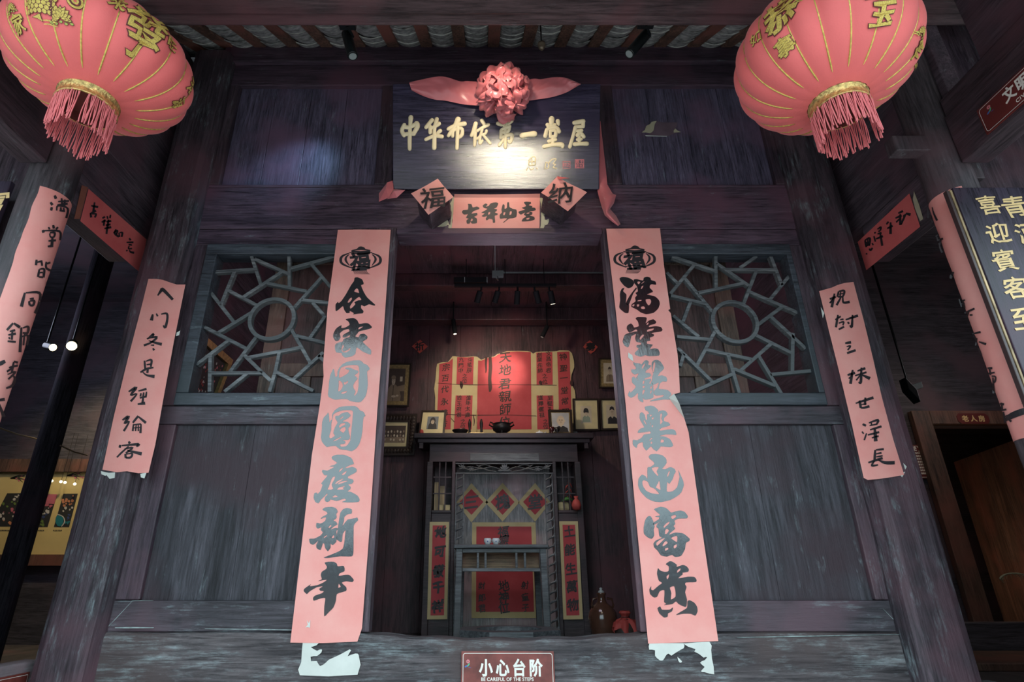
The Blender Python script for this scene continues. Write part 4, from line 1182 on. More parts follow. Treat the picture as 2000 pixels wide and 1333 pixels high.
SIG = [[(730,980),(728,1080)],[(728,985),(790,920),(855,930),(850,1080)],[(730,1085),(850,1072)],[(740,1015),(850,1000)],[(790,945),(790,1070)],[(705,1130),(680,1182)],[(740,1130),(765,1168),(825,1140)],[(875,1130),(900,1155)],
       [(1062,1020),(1042,1160)],[(1062,1020),(1112,1045),(1110,1130),(1060,1142)],[(1108,1050),(1180,970),(1262,958),(1205,1050),(1252,1062),(1205,1120),(1280,1142)]]
PIXM = (plaque()(1000, 260) - plaque()(1001, 260)).length      # metres per picture pixel on the plaque
b = MB()
fp = plaque(0.002)
LAST = (4, 11, 16, 24, 34, 35, 46, 55)            # the stroke that finishes each character
ns = -1
for tf, strokes in PL:
    for st in strokes:
        ns += 1
        L = smoothline(st, 5)
        if len(st) == 2:
            L = smoothline([st[0], tuple((a + c) / 2 for a, c in zip(*st)), st[1]], 4)
        pts = [fp(*tf(x, y)) for x, y, r in L]
        rad = [r / 10 * PIXM for x, y, r in L]
        d0, d1 = (pts[0] - pts[1]).normalized(), (pts[-1] - pts[-2]).normalized()
        pts = [pts[0] + d0 * rad[0] * k for k in (.95, .7)] + pts + [pts[-1] + d1 * rad[-1] * k for k in (.7, .95)]
        rad = [rad[0] * .3, rad[0] * .75] + rad + [rad[-1] * .75, rad[-1] * .3]
        b.tube(pts, rad, M_GOLDL, n=10, flat=(PN, 0.42))
        if ns in LAST:
            b.flush('gold_character', t, True)
b.flush('gold_character', t, True)
b = MB()
for i, st in enumerate(SIG):
    L = smoothline(st, 4)
    b.tube([fp(*cP2(x, y)) for x, y in L], 1.15 * PIXM, M_GOLDL, n=6, flat=(PN, 0.5))
    if i in (7, len(SIG) - 1):
        b.flush('signature_character', t, True)
M_SEAL = mat('seal_red', (0.62, 0.16, 0.18), 0.5)
for (x0, y0, x1, y1), chs in (((1390, 1000, 1540, 1145), '之印'), ((1630, 965, 1808, 1140), '王印恩旺')):
    b = MB()
    q = [plaque(.002)(*cP2(x, y)) for x, y in ((x0, y1), (x1, y1), (x1, y0), (x0, y0))]
    w = (x1 - x0) * .07
    q2 = [plaque(.002)(*cP2(x, y)) for x, y in ((x0 + w, y1 - w), (x1 - w, y1 - w), (x1 - w, y0 + w), (x0 + w, y0 + w))]
    for i in range(4):
        j = (i + 1) % 4
        b.add([q[i], q[j], q2[j], q2[i]], [(0, 1, 2, 3)], M_SEAL)
    n = len(chs)
    for i, ch in enumerate(chs):
        cx = x0 + (x1 - x0) * (.73 if (i < n / 2) else .27)
        cy = (y0 + y1) / 2 if n == 2 else y0 + (y1 - y0) * (.27 if i % 2 == 0 else .73)
        put_glyph(b, ch, plane_fn(plaque(.0025)(*cP2(cx, cy)), PEX, PEY), 8.2 * PIXM, M_SEAL, .02, w=1 if n == 4 else .9)
    b.build('seal_mark', t)

# ---- the red silk rosette and its sash
RC = AP(985, 180, PB + PN * 0.075, PN)
t = thing('silk_rosette', 'pink red silk rosette with a sash draped along the plaque top', 'rosette', AP(985, 230, PB + PN * 0.01, PN))
cS = crop(790, 120, 5.556)


def ribbon(up, lo, m, name, sd, depth=0.018, n=40, par=None, fn=plaque):
    U, Lw = smoothline(up, 8), smoothline(lo, 8)

    def pick(L, u):
        i = u * (len(L) - 1)
        k = min(int(i), len(L) - 2)
        f = i - k
        return tuple(p + (q - p) * f for p, q in zip(L[k], L[k + 1]))

    def g(u, v):
        a, c = pick(U, u), pick(Lw, u)
        x, y = a[0] + (c[0] - a[0]) * v, a[1] + (c[1] - a[1]) * v
        w = noise.noise(Vector((u * 4 + sd, v * 1.6 + u * 1.5, sd)))
        w2 = abs(noise.noise(Vector((u * 7 - v * 2.5, v * 3, sd + 5))))
        off = 0.008 + depth * (math.sin(math.pi * v) ** .7 * (0.6 + .8 * w) + .5 * w2) + 0.03 * u ** 3 * (1 if par else 1)
        return fn(off)(*cS(x, y)) if fn is plaque else fn(off)(x, y)
    b = MB()
    b.grid(g, n, 14, m)
    return b.build(name, par, smooth=True)


ribbon([(50, 230), (150, 205), (400, 163), (600, 215), (680, 213), (850, 225)], [(78, 315), (200, 375), (330, 415), (450, 428), (650, 468), (850, 482)], M_SILK, 'sash', 1.0, par=t)
ribbon([(1910, 243), (1780, 188), (1700, 172), (1600, 174), (1480, 193), (1400, 188), (1260, 220)], [(1915, 249), (1850, 285), (1750, 340), (1600, 388), (1430, 415), (1360, 425), (1260, 440)], M_SILK, 'sash', 4.0, par=t)
b = MB()
R0 = 0.165
rnd = random.Random(11)
dirs = [(0, 0)] + [(0.72, 2 * math.pi * k / 5 + .3) for k in range(5)] + [(1.15, 2 * math.pi * k / 6) for k in range(6)]
for th_, ph_ in dirs:
    d = (PN * math.cos(th_) + PEX * math.sin(th_) * math.cos(ph_) + PEY * math.sin(th_) * math.sin(ph_)).normalized()
    a = d.orthogonal().normalized()
    c = d.cross(a)
    base = RC + (PEX * math.sin(th_) * math.cos(ph_) + PEY * math.sin(th_) * math.sin(ph_)) * R0 * .55 + PN * R0 * .42 * math.cos(th_)
    folds = rnd.choice((5, 6, 7))
    p0, tw, rr = rnd.uniform(0, 6), rnd.uniform(-.6, .6), rnd.uniform(.100, .125)

    def petal(u, v, base=base, a=a, c=c, d=d, folds=folds, p0=p0, tw=tw, rr=rr):
        ang = 2 * math.pi * v
        r = rr * u * (1 + .18 * math.sin(3 * ang + p0))
        w1 = abs(math.sin((folds * ang + p0 + tw * u * 4) / 2))
        h = .040 * (1 - (1 - u) ** 2) - .035 * u ** 4 + .105 * u * (w1 ** .6 - .6) + .014 * u * u * math.sin(2 * folds * ang + 2 * p0)
        return base + (a * math.cos(ang + tw * u) + c * math.sin(ang + tw * u)) * r + d * h
    b.grid(petal, 12, 72, M_SILK)
b.build('rosette', t, smooth=True)


def wallfn(off):
    return lambda x, y: A(x, y, 3.15 - off)


b = MB()
cZ = crop(740, 100, 3.702)
TL = [(1598, 505, 1602, 505), (1594, 600, 1612, 600), (1588, 720, 1626, 720), (1580, 850, 1642, 860), (1576, 950, 1652, 965), (1580, 1010, 1690, 1030), (1592, 1060, 1716, 1040), (1612, 1130, 1700, 1100), (1634, 1190, 1672, 1142), (1680, 1230, 1715, 1190), (1728, 1264, 1748, 1252)]


def tail(u, v):
    i = u * (len(TL) - 1)
    k = min(int(i), len(TL) - 2)
    q = [p + (r - p) * (i - k) for p, r in zip(TL[k], TL[k + 1])]
    x, y = q[0] + (q[2] - q[0]) * v, q[1] + (q[3] - q[1]) * v
    return wallfn(.01 + .05 * math.sin(math.pi * v) * u + .03 * math.sin(9 * u + 3 * v) * u)(*cZ(x, y))


b.grid(tail, 40, 8, M_SILK)
b.build('ribbon_tail', t, smooth=True)
b = MB()
for poly in ([(0, 1030, .01), (60, 950, .05), (102, 935, .02), (106, 1000, .04), (70, 1060, .06), (0, 1090, .02)], [(106, 998, .02), (190, 1005, .05), (130, 1060, .03), (60, 1070, .01), (90, 1030, .06)]):
    P = [wallfn(o)(*cZ(x, y)) for x, y, o in poly]
    cc = sum(P, Vector()) / len(P) + Vector((0, -.03, 0))
    n = len(P)
    b.add(P + [cc], [(i, (i + 1) % n, n) for i in range(n)], M_SILK)
b.build('ribbon_tail', t)
# ------------------------------------------------------------------ thin running-hand characters: strokes of (x, y, half width) in tracing units
U6, U7, V3, V4 = crop(0, 340, 3.7025), crop(0, 640, 3.7025), crop(1580, 340, 3.7024), crop(1580, 660, 4.443)
K5, K6 = crop(1800, 360, 5.125), crop(1860, 560, 4.166)
HAND = {
 'post_l': [(U6, [[(1140,880,5),(1165,845,8),(1180,838,9),(1250,910,7)]]), (U6, [[(1105,1015,6),(1095,1060,9)],[(1130,1010,4),(1140,1030,5)],[(1165,1015,4),(1205,1010,6),(1210,1050,6),(1195,1110,7),(1180,1095,3)]]),
  (U7, [[(1065,85,5),(1110,45,5),(1100,75,6)],[(1060,80,3),(1135,70,6),(1090,110,5),(1040,130,6)],[(1075,95,3),(1120,110,6),(1170,122,8)],[(1090,128,3),(1115,128,4)],[(1105,150,4),(1115,165,6)]]),
  (U7, [[(1045,240,6),(1050,300,5)],[(1055,245,4),(1095,235,6),(1090,285,5)],[(1060,270,4),(1090,265,4)],[(1015,325,6),(1060,300,6),(1110,290,4)],[(1070,300,6),(1065,330,6)],[(1030,320,4),(1060,345,5),(1118,355,9)]]),
  (U7, [[(930,465,6),(985,435,8),(945,490,5),(990,480,4),(945,535,6)],[(1000,460,4),(1060,445,6)],[(1020,475,5),(1015,500,5)],[(1040,470,5),(1035,500,5)],[(1060,465,5),(1055,500,5)],[(1010,510,5),(1060,500,5)],[(1035,510,6),(1030,550,6)],[(995,555,5),(1050,548,8)]]),
  (U7, [[(885,670,6),(930,645,8),(900,695,5),(935,680,4),(895,750,6)],[(1000,640,7),(960,690,5)],[(1000,645,5),(1055,690,7)],[(960,705,4),(1020,698,4)],[(965,705,5),(960,750,5)],[(1020,700,5),(1015,765,6)],[(985,705,4),(980,750,4)],[(1000,705,4),(1000,750,4)],[(965,728,3),(1015,722,3)]]),
  (U7, [[(930,825,6),(940,840,7)],[(870,850,7),(865,870,6)],[(880,855,5),(1000,845,7),(985,860,6)],[(930,860,5),(880,905,5),(845,940,4)],[(900,880,5),(960,870,5),(910,910,5)],[(920,890,5),(1025,915,9)],[(905,915,6),(910,945,6)],[(910,918,4),(955,912,5),(945,940,6),(910,942,5)]])],
 'post_r': [(V3, [[(150,905,6),(195,890,6)],[(185,865,6),(165,965,7)],[(175,905,5),(150,935,4)],[(215,850,6),(205,890,5)],[(215,850,5),(255,845,6),(245,885,5),(210,890,4)],[(230,850,4),(225,885,4)],[(215,870,3),(250,865,3)],[(230,895,5),(200,950,6)],[(245,890,5),(250,930,6),(295,925,7)]]),
  (V3, [[(190,1055,5),(230,1030,5)],[(210,1020,6),(195,1110,6)],[(225,1055,4),(250,1050,4)],[(215,1080,5),(250,1070,5),(245,1095,4)],[(215,1125,6),(255,1105,5)],[(265,1055,5),(355,1025,7)],[(315,1020,6),(310,1105,7),(295,1095,3)],[(280,1070,5),(290,1085,5)]]),
  (V3, [[(262,1225,6),(305,1218,7)],[(272,1250,4),(300,1245,5),(280,1275,4)],[(275,1297,7),(338,1275,6)]]),
  (V4, [[(335,325,8),(400,305,8)],[(380,280,8),(360,400,9)],[(375,330,6),(345,355,4)],[(420,290,6),(490,265,8)],[(400,330,6),(500,300,6)],[(455,260,8),(450,385,9),(430,385,4)],[(450,320,5),(410,370,5)],[(455,320,5),(530,355,11)]]),
  (V4, [[(405,570,6),(560,520,9)],[(440,545,8),(450,610,8)],[(490,520,8),(485,585,7)],[(450,610,6),(480,608,7),(525,595,8)],[(455,580,4),(500,575,4)]]),
  (V4, [[(465,750,8),(495,765,7)],[(460,815,5),(475,835,5)],[(480,890,7),(500,830,4)],[(520,740,6),(600,715,8),(585,755,6)],[(525,765,4),(590,750,5)],[(540,735,5),(545,765,5)],[(530,800,6),(630,770,7)],[(510,845,6),(610,820,7)],[(570,780,8),(580,900,12)],[(545,870,5),(605,855,6)]]),
  (V4, [[(575,975,8),(570,1060,8)],[(580,975,6),(650,968,7)],[(580,1010,5),(630,1000,6)],[(585,1035,5),(640,1025,5)],[(515,1085,7),(640,1045,8)],[(570,1070,6),(545,1110,7),(600,1105,5)],[(600,1060,5),(660,1085,10),(745,1085,11)]])],
 'lintel_l': [(U6, [[(660,230,5),(710,240,6)],[(685,205,5),(675,270,6)],[(650,290,5),(695,265,6)],[(655,285,5),(660,315,6)],[(665,290,4),(695,290,5),(685,315,5)]]),
  (U6, [[(740,320,5),(760,310,5)],[(735,350,5),(765,335,6)],[(755,330,5),(750,375,5)],[(775,305,5),(780,325,4)],[(800,295,5),(795,320,4)],[(770,345,5),(805,340,5)],[(765,370,5),(800,365,5)],[(755,395,5),(805,385,6)],[(785,330,6),(770,435,5)]]),
  (U6, [[(840,400,5),(830,430,6),(860,455,5)],[(820,425,4),(850,410,5),(840,440,4)],[(860,425,4),(865,455,4)],[(865,425,4),(885,425,5),(880,455,5)]]),
  (U6, [[(935,465,5),(945,480,5)],[(915,495,4),(965,495,5)],[(930,510,4),(955,515,4)],[(935,520,4),(930,540,4),(955,540,4)],[(915,550,5),(920,560,4)],[(935,550,4),(945,565,5),(970,570,6)]])],
 'lintel_r': [(V3, [[(645,285,5),(680,268,6)],[(625,320,5),(670,300,6)],[(660,290,6),(660,370,6)],[(655,325,5),(630,350,4)],[(690,295,5),(685,310,5)],[(700,285,6),(735,295,8)],[(700,290,6),(665,365,5)]]),
  (V3, [[(575,345,6),(560,365,4)],[(565,395,5),(605,375,6)],[(590,350,6),(590,435,7)]]),
  (V3, [[(475,420,5),(480,430,5)],[(470,450,5),(480,490,4)],[(495,400,5),(520,385,5),(515,410,5)],[(500,415,4),(515,412,4)],[(495,435,5),(525,425,5)],[(485,470,5),(535,450,6)],[(515,430,6),(530,520,6)]]),
  (V3, [[(405,480,6),(415,530,5)],[(405,480,5),(440,465,6),(435,520,5)],[(410,500,4),(435,495,4)],[(412,520,4),(440,512,4)],[(425,475,4),(425,515,4)],[(415,573,5),(419,583,4)],[(435,540,5),(445,550,6),(460,535,4)],[(455,500,4),(465,515,4)]])],
 'porch_l': [(U6, [[(395,155,8),(405,180,7)],[(365,205,7),(380,225,7)],[(370,265,8),(375,240,6)],[(420,200,5),(500,195,5)],[(445,175,6),(450,230,5)],[(470,185,6),(465,235,6)],[(415,225,5),(490,215,6)],[(410,265,6),(420,230,5),(490,250,5),(480,320,6)],[(440,240,5),(440,270,6)],[(460,245,5),(465,275,5)],[(430,265,5),(470,270,5)]]),
  (U6, [[(385,370,7),(390,395,6)],[(350,385,5),(360,400,5)],[(420,385,6),(405,400,5)],[(310,405,8),(315,425,7)],[(320,410,5),(430,415,6),(435,480,5)],[(360,425,5),(395,425,6),(390,455,5),(365,455,4),(360,430,4)],[(350,485,5),(405,480,6)],[(380,460,7),(375,520,8)],[(345,525,6),(385,520,7)]]),
  (U6, [[(265,620,7),(260,660,6)],[(265,640,4),(295,632,5)],[(300,625,6),(305,665,5)],[(340,650,6),(365,640,5)],[(335,635,6),(335,680,6),(370,700,6)],[(285,690,6),(275,745,6)],[(285,690,5),(320,690,6),(315,750,6)],[(285,715,4),(310,712,4)],[(280,745,5),(312,748,5)]]),
  (U6, [[(180,860,7),(155,960,9)],[(185,860,5),(285,860,7),(285,930,6),(255,1010,8)],[(215,905,5),(245,900,5)],[(210,920,6),(215,950,6)],[(215,920,5),(248,918,6),(240,950,6),(215,950,5)]]),
  (U6, [[(95,1080,7),(50,1130,6)],[(100,1080,6),(145,1110,8)],[(70,1140,5),(110,1130,6)],[(60,1165,5),(115,1155,6)],[(90,1135,6),(85,1200,6)],[(65,1180,5),(70,1195,4)],[(55,1210,6),(115,1215,5)],[(155,1110,7),(145,1290,8)],[(165,1115,5),(205,1105,6),(200,1150,6),(165,1150,5)],[(150,1180,5),(205,1170,6),(195,1240,6)],[(180,1150,5),(170,1240,5)]]),
  (U7, [[(100,245,5),(130,255,6)],[(65,290,5),(130,275,6)],[(100,250,6),(85,330,6)],[(95,290,5),(50,320,5)],[(55,340,4),(115,320,5),(60,375,5)],[(90,345,5),(110,370,6),(90,420,7),(45,440,5)]]),
  (U7, [[(-20,528,7),(35,520,8)],[(-10,545,6),(30,650,9)],[(-35,560,6),(-5,555,6)],[(-10,545,6),(-45,640,6)]]),
  (U7, [[(-20,275,10),(10,258,11),(38,244,8)]])],
 'porch_r': [(K5, [[(105,230,5),(120,290,6),(155,365,8)],[(60,240,5),(65,340,6)],[(75,310,4),(95,320,5),(105,380,5)],[(62,285,4),(85,280,4)]]),
  (K5, [[(140,525,5),(170,500,6)],[(160,560,5),(215,545,7)],[(195,560,6),(180,620,5),(205,685,7)],[(170,590,4),(190,640,4)],[(150,520,5),(165,570,5)]]),
  (K5, [[(320,880,9),(300,910,10),(290,945,8)]]),
  (K5, [[(375,1150,5),(400,1230,5)],[(410,1160,6),(430,1240,6)],[(405,1165,4),(435,1160,5)],[(395,1200,4),(430,1195,4)],[(430,1290,7),(530,1245,7)],[(475,1260,6),(455,1320,6)],[(480,1310,7),(510,1310,6)]]),
  (K6, [[(165,385,5),(230,370,6)],[(175,400,5),(195,440,5)],[(215,450,5),(275,470,7)],[(200,420,4),(190,480,4)],[(210,500,5),(235,560,6)]]),
  (K6, [[(285,665,6),(325,665,7)],[(300,660,5),(310,720,5)],[(285,710,5),(345,700,5)],[(320,730,6),(350,735,5),(345,775,6),(325,780,5)],[(330,740,5),(335,870,6)]]),
  (K6, [[(385,955,5),(420,960,7)],[(400,945,6),(405,1010,6)],[(395,1010,5),(440,1000,6)],[(415,1020,6),(430,1110,6)],[(425,1060,5),(450,1050,5)],[(460,1085,6),(480,1100,6)]])],
}


def handwriting(key, fn, parent, m, k=1.38):
    for tf, strokes in HAND[key]:
        b = MB()
        for st in strokes:
            st = [(x, y, r * k) for x, y, r in st]
            (x0, y0, r0), (x1, y1, r1) = st[0], st[-1]
            brush(b, fn, tf, [(x0, y0, r0 * .7)] + st[1:-1] + [(x1, y1, r1)] if len(st) > 2 else [(x0, y0, r0 * .75), ((x0 + x1) / 2, (y0 + y1) / 2, (r0 + r1) / 2), (x1, y1, r1)], m, 4)
        b.flush('character', parent)


# ------------------------------------------------------------------ scrolls on the posts
FP = 3.096
for lab, outl, chars, pos in (
        ('red paper scroll with a ragged lower edge, on the post by the lit side room', [(290, 545), (305, 545), (318, 547), (332, 552), (345, 556), (362, 556), (340, 665), (318, 785), (303, 870), (290, 924), (270, 925), (248, 921), (228, 923), (200, 918), (222, 815), (250, 700), (275, 605)],
         '入门尽是經綸客', [(326, 574), (312, 624), (299, 677), (288, 726), (271, 778), (263, 836), (253, 880)]),
        ('red paper scroll on the facade post beside the brown-lit side room', [(1600, 569), (1625, 562), (1636, 557), (1650, 553), (1667, 551), (1688, 630), (1705, 700), (1722, 775), (1745, 860), (1766, 928), (1745, 932), (1718, 936), (1695, 938), (1687, 934), (1664, 830), (1640, 730), (1620, 650)],
         '槐樹三株世澤長', [(1641, 590), (1651, 632), (1659, 680), (1677, 735), (1688, 789), (1703, 842), (1722, 893)])):
    t = thing('post_scroll', lab, 'paper scroll', A(outl[-5][0], 925, FP), 'scrolls on the facade posts')
    b = MB()
    b.poly([[A(x, y, FP) for x, y in outl]], P_RED, (0, .001, 0))
    b.build('paper', t)
    handwriting('post_l' if pos[0][0] < 1000 else 'post_r', lambda x, y: A(x, y, FP - .0015), t, M_INK)
    b = MB()
    bits = [[(197, 921), (212, 924), (206, 930), (198, 927)], [(205, 925), (225, 923), (224, 934), (214, 936)], [(274, 926), (286, 924), (282, 935), (275, 933)], [(345, 650), (352, 646), (350, 655), (344, 657)]] if pos[0][0] < 1000 else [[(1764, 905), (1771, 912), (1768, 918)], [(1755, 925), (1768, 922), (1762, 933)], [(1603, 600), (1610, 612), (1607, 622)]]
    for p in bits:
        b.poly([[A(x, y, FP + .0012) for x, y in p]], P_WHITE)
    b.build('torn_edge', t)

for lab, c, a0, a1, chars, pos, sgn in (
        ('long clean red scroll wrapped round the porch post beside the lit side room', POSTL, -68, 58, '滿堂皆同錦秀春', [(120, 403), (100, 463), (85, 526), (60, 592), (35, 655), (18, 738), (0, 800)], 1),
        ('long water-stained red scroll wrapped round the porch post beside the gilt-lettered signboard', POSTR, -257 + 5, -113, '鳳亭一集家聲遠', [(1822, 415), (1843, 475), (1860, 540), (1882, 605), (1905, 670), (1933, 745), (1967, 812)], -1)):
    t = thing('porch_scroll', lab, 'paper scroll', Vector((c.x, c.y, EYE + .56)), 'scrolls round the porch posts')
    r = PR + .0045
    zt, zb = 1.80, 0.56

    def cyl(a, z, off=0.0, c=c, r=r):
        return Vector((c.x + (r + off) * math.cos(a), c.y + (r + off) * math.sin(a), z + EYE))
    ra0, ra1 = math.radians(a0), math.radians(a1)
    b = MB()
    sd = random.random() * 9
    b.grid(lambda u, v: cyl(ra0 + (ra1 - ra0) * u + (0.05 * noise.noise(Vector((v * 14, sd, u)))) * (abs(u - .5) * 2) ** 6, zt + (zb - zt) * v, .0015 * noise.noise(Vector((u * 6, v * 12, sd)))), 26, 60, P_RED)
    b.build('paper', t, smooth=True)
    def onpost(px, py, c=c, q=r + .0022):
        rr = ray(px, py)                      # where the sight line meets the paper
        A2, B2, C2 = rr.x ** 2 + rr.y ** 2, -(rr.x * c.x + rr.y * c.y), c.x ** 2 + c.y ** 2 - q * q
        k = (-B2 - math.sqrt(max(0, B2 * B2 - A2 * C2))) / A2
        return Vector((rr.x * k, rr.y * k, rr.z * k + EYE))
    handwriting('porch_l' if sgn > 0 else 'porch_r', onpost, t, M_INK)
    b = MB()
    if sgn < 0:
        brush(b, lambda x, y: cyl(math.radians(-180 + x), y, .0022), ident, [(-34, .655, .004), (-10, .66, .012), (30, .668, .013), (60, .672, .004)], M_INK)
        b.flush('ink_line', t)
    if sgn < 0:
        b = MB()
        for z0, x0, x1 in ((.70, 25, 66), (.81, 30, 62)):
            brush(b, lambda x, y: cyl(math.radians(-180 + x), y, .0024), ident, [(x0, z0, .0006), ((x0 + x1) / 2, z0 + .008, .002), (x1, z0 + .004, .003)], M_OUTL)
        b.build('paper_crack', t)

# ---- papers on the lintels of the side doors
for lab, X, sgn, cor, chars, pos in (
        ('red paper with four thin characters on the lintel of the lit side room', -2.226, -1, [(173, 369), (286, 468), (274, 533), (157, 432)], '吉祥如意', [(185, 411), (208, 436), (231, 458), (255, 480)]),
        ('red paper with four thin characters on the lintel of the brown-lit side room', 2.438, 1, [(1776, 378), (1797, 443), (1692, 528), (1675, 473)], '秋千澤恩', [(1765, 425), (1736, 447), (1716, 462), (1697, 484)])):
    t = thing('lintel_paper', lab, 'paper scroll', AX(*cor[2], X), 'papers on the side lintels')
    b = MB()
    b.poly([[AX(x, y, X) for x, y in cor]], P_RED2, (0.001 * sgn, 0, 0))
    b.build('paper', t)
    handwriting('lintel_l' if sgn < 0 else 'lintel_r', lambda x, y: AX(x, y, X - .002 * sgn), t, M_INK)
    b = MB()
    if sgn < 0:
        b.poly([[AX(x, y, X) for x, y in ((160, 362), (172, 366), (156, 428), (145, 428))]], mat('faded_rust_paper', (0.26, 0.09, 0.06), .7), (-.001, 0, 0))
    else:
        b.poly([[AX(x, y, X) for x, y in ((1785, 374), (1795, 400), (1803, 428), (1797, 432), (1788, 410), (1783, 390))]], P_YEL, (.001, 0, 0))
    b.build('torn_strip', t)

# ---- the two signboards hung in front of the outer posts
for lab, x0, x1, cols, gx in (
        ('black signboard with two columns of gilt characters, beside the water-stained porch scroll', 2.285, 2.72, None, None),
        ('black signboard showing a single gilt stroke, next to the clean porch scroll', -2.95, -2.345, None, None)):
    Yb = 2.285 if x0 > 0 else 2.33
    zt, zb = (1.765, 0.10) if x0 > 0 else (1.84, 0.25)
    t = thing('signboard', lab, 'signboard', Vector(((x0 + x1) / 2, Yb, zb + EYE)))
    b = MB()
    b.zbox(x0, x1, Yb, Yb + .028, zb, zt, W_BOARD)
    b.build('board', t, bevel=0.004)
    if x0 > 0:
        b = MB()
        b.zbox(x0 - .012, x0 - .001, Yb + .006, Yb + .03, zb, zt - .01, mat('worn_gilt_edge', (.34, .24, .13), .3, .3, var=.6, vscale=9))
        b.zbox(x0 - .030, x0 - .0165, Yb + .006, Yb + .03, zb, zt - .012, mat('signboard_edge', (.05, .03, .03), .3))
        b.build('gilt_edge', t, bevel=0.003)
        b = MB()
        f = lambda x, y: A(x, y, Yb - .002)
        for ch, px, py, sz in (('喜', 1931, 400, .110), ('迎', 1949, 455, .115), ('賓', 1962, 508, .115), ('客', 1984, 562, .115), ('至', 2000, 622, .12), ('青', 1981, 403, .125), ('酒', 2008, 455, .12)):
            put_glyph(b, ch, plane_fn(f(px, py), EXV, EZV), sz, M_GOLD, 0.014, wob=.035, brush=True)
            b.flush('gilt_character', t)
    else:
        b = MB()
        put_glyph(b, '富', plane_fn(A(-16, 398, Yb - .002), EXV, EZV), .15, M_GOLD, 0.018, wob=.02, brush=True)
        b.build('gilt_character', t)


# ---- printed signs
def roundrect(w, h, r, n=5):
    out = []
    for cx, cy, a in ((w / 2 - r, h / 2 - r, 0), (-w / 2 + r, h / 2 - r, 90), (-w / 2 + r, -h / 2 + r, 180), (w / 2 - r, -h / 2 + r, 270)):
        for i in range(n + 1):
            t = math.radians(a + 90 * i / n)
            out.append((cx + r * math.cos(t), cy + r * math.sin(t)))
    return out


def line_frame(b, fn, w, h, r, lw, m):
    o, i = roundrect(w, h, r), roundrect(w - 2 * lw, h - 2 * lw, max(.001, r - lw))
    b.poly([[fn(*p) for p in o], [fn(*p) for p in i]], m)


def words(b, txt, fn, size, m, bold=0.0, gap=0.0, sx=1.0):
    """a line of latin lettering centred on the origin"""
    adv, x = [], 0
    for ch in txt:
        if ch == ' ':
            adv.append((x, 0))
            x += .3
            continue
        vs, fs = glyph(ch)
        w = max(v[0] for v in vs) - min(v[0] for v in vs)
        adv.append((x + w / 2, w))
        x += w + .1 + gap
    x -= .1 + gap
    for ch, (c, w) in zip(txt, adv):
        if ch != ' ':
            put_glyph(b, ch, lambda u, v, c=c: fn(u * sx + (c - x / 2) * size * sx, v), size, m, bold, cjk=False)


M_PINKP = mat('print_pink', (0.75, 0.25, 0.28), .5)
M_GREENP = mat('print_green', (0.08, 0.40, 0.22), .5)
M_BLUEP = mat('print_blue', (0.05, 0.12, 0.35), .5)


def logo(b, fn, s):
    """small flower over a green to blue brush stroke"""
    for k in range(7):
        a = k * 2 * math.pi / 7
        c = (.22 * math.cos(a), .55 + .22 * math.sin(a))
        b.poly([[fn((c[0] + .14 * math.cos(q)) * s, (c[1] + .14 * math.sin(q)) * s) for q in [i * math.pi / 5 for i in range(10)]]], M_PINKP)
    b.poly([[fn(x * s, y * s) for x, y in ((.25, .35), (.35, .1), (.1, -.25), (-.2, -.4), (-.1, -.1), (.1, .15))]], M_GREENP)
    b.poly([[fn(x * s, y * s) for x, y in ((-.2, -.4), (-.1, -.1), (-.35, -.1), (-.7, -.35), (-.55, -.5))]], M_BLUEP)
    b.poly([[fn(x * s, y * s) for x, y in ((.1, -.45), (.6, -.5), (.6, -.56), (.1, -.53))]], M_BLUEP)


c = A(992, 1318, 3.168)
pxm = (A(992, 1318, 3.168) - A(993, 1318, 3.168)).length
w, h = 183 * pxm, 80 * pxm
t = thing('step_sign', 'small rosewood coloured warning sign about the steps, on the sill', 'sign', c - EZV * h / 2)
b = MB()
b.hexa([c + Vector((sx_ * w / 2, 0, sz * h / 2)) for sx_, sz in ((-1, -1), (1, -1), (1, 1), (-1, 1))], (0, .006, 0), M_SIGN)
b.build('panel', t, bevel=.002)
b = MB()
fn = plane_fn(c, EXV, EZV, Vector((0, -.0012, 0)))
line_frame(b, fn, w * .965, h * .92, .012, .0025, M_WHITE)
for i, ch in enumerate('小心台阶'):
    put_glyph(b, ch, plane_fn(A(949 + i * 32.5, 1305, 3.1668), EXV, EZV), 31 * pxm, M_WHITE, .03, w=.86)
words(b, 'BE CAREFUL OF THE STEPS', plane_fn(A(991, 1327.5, 3.1668), EXV, EZV), 8.4 * pxm, M_WHITE, .02, sx=.99)
b.build('lettering', t)
b = MB()
logo(b, plane_fn(A(914, 1299, 3.1666), EXV, EZV), 10 * pxm)
b.build('flower_logo', t)

XS = 2.393
p0, p1 = AX(1906, 218, XS), AX(1928, 264, XS)
sy0, sz1, sz0 = (p0.y + p1.y) / 2, p0.z, p1.z
h = sz1 - sz0
w = 0.80
c = Vector((XS, sy0 - w / 2, (sz1 + sz0) / 2))
t = thing('tourism_sign', 'dark red tourism sign with white lettering fixed to the tie beam', 'sign', c - EZV * h / 2)
b = MB()
b.hexa([c + Vector((0, a * w / 2, z * h / 2)) for a, z in ((1, -1), (-1, -1), (-1, 1), (1, 1))], (.006, 0, 0), M_SIGND)
b.build('panel', t, bevel=.002)
fn = plane_fn(c, (0, -1, 0), EZV, Vector((-.0012, 0, 0)))
b = MB()
line_frame(b, fn, w * .975, h * .88, .014, .0022, M_WHITE)
for i, ch in enumerate('文明旅游'):
    put_glyph(b, ch, lambda u, v, i=i: fn(u - w / 2 + .165 + i * .066, v + .018), 0.075, M_WHITE, .03, w=.8)
put_glyph(b, '·', lambda u, v: fn(u - w / 2 + .425, v + .018), 0.075, M_WHITE, .04)
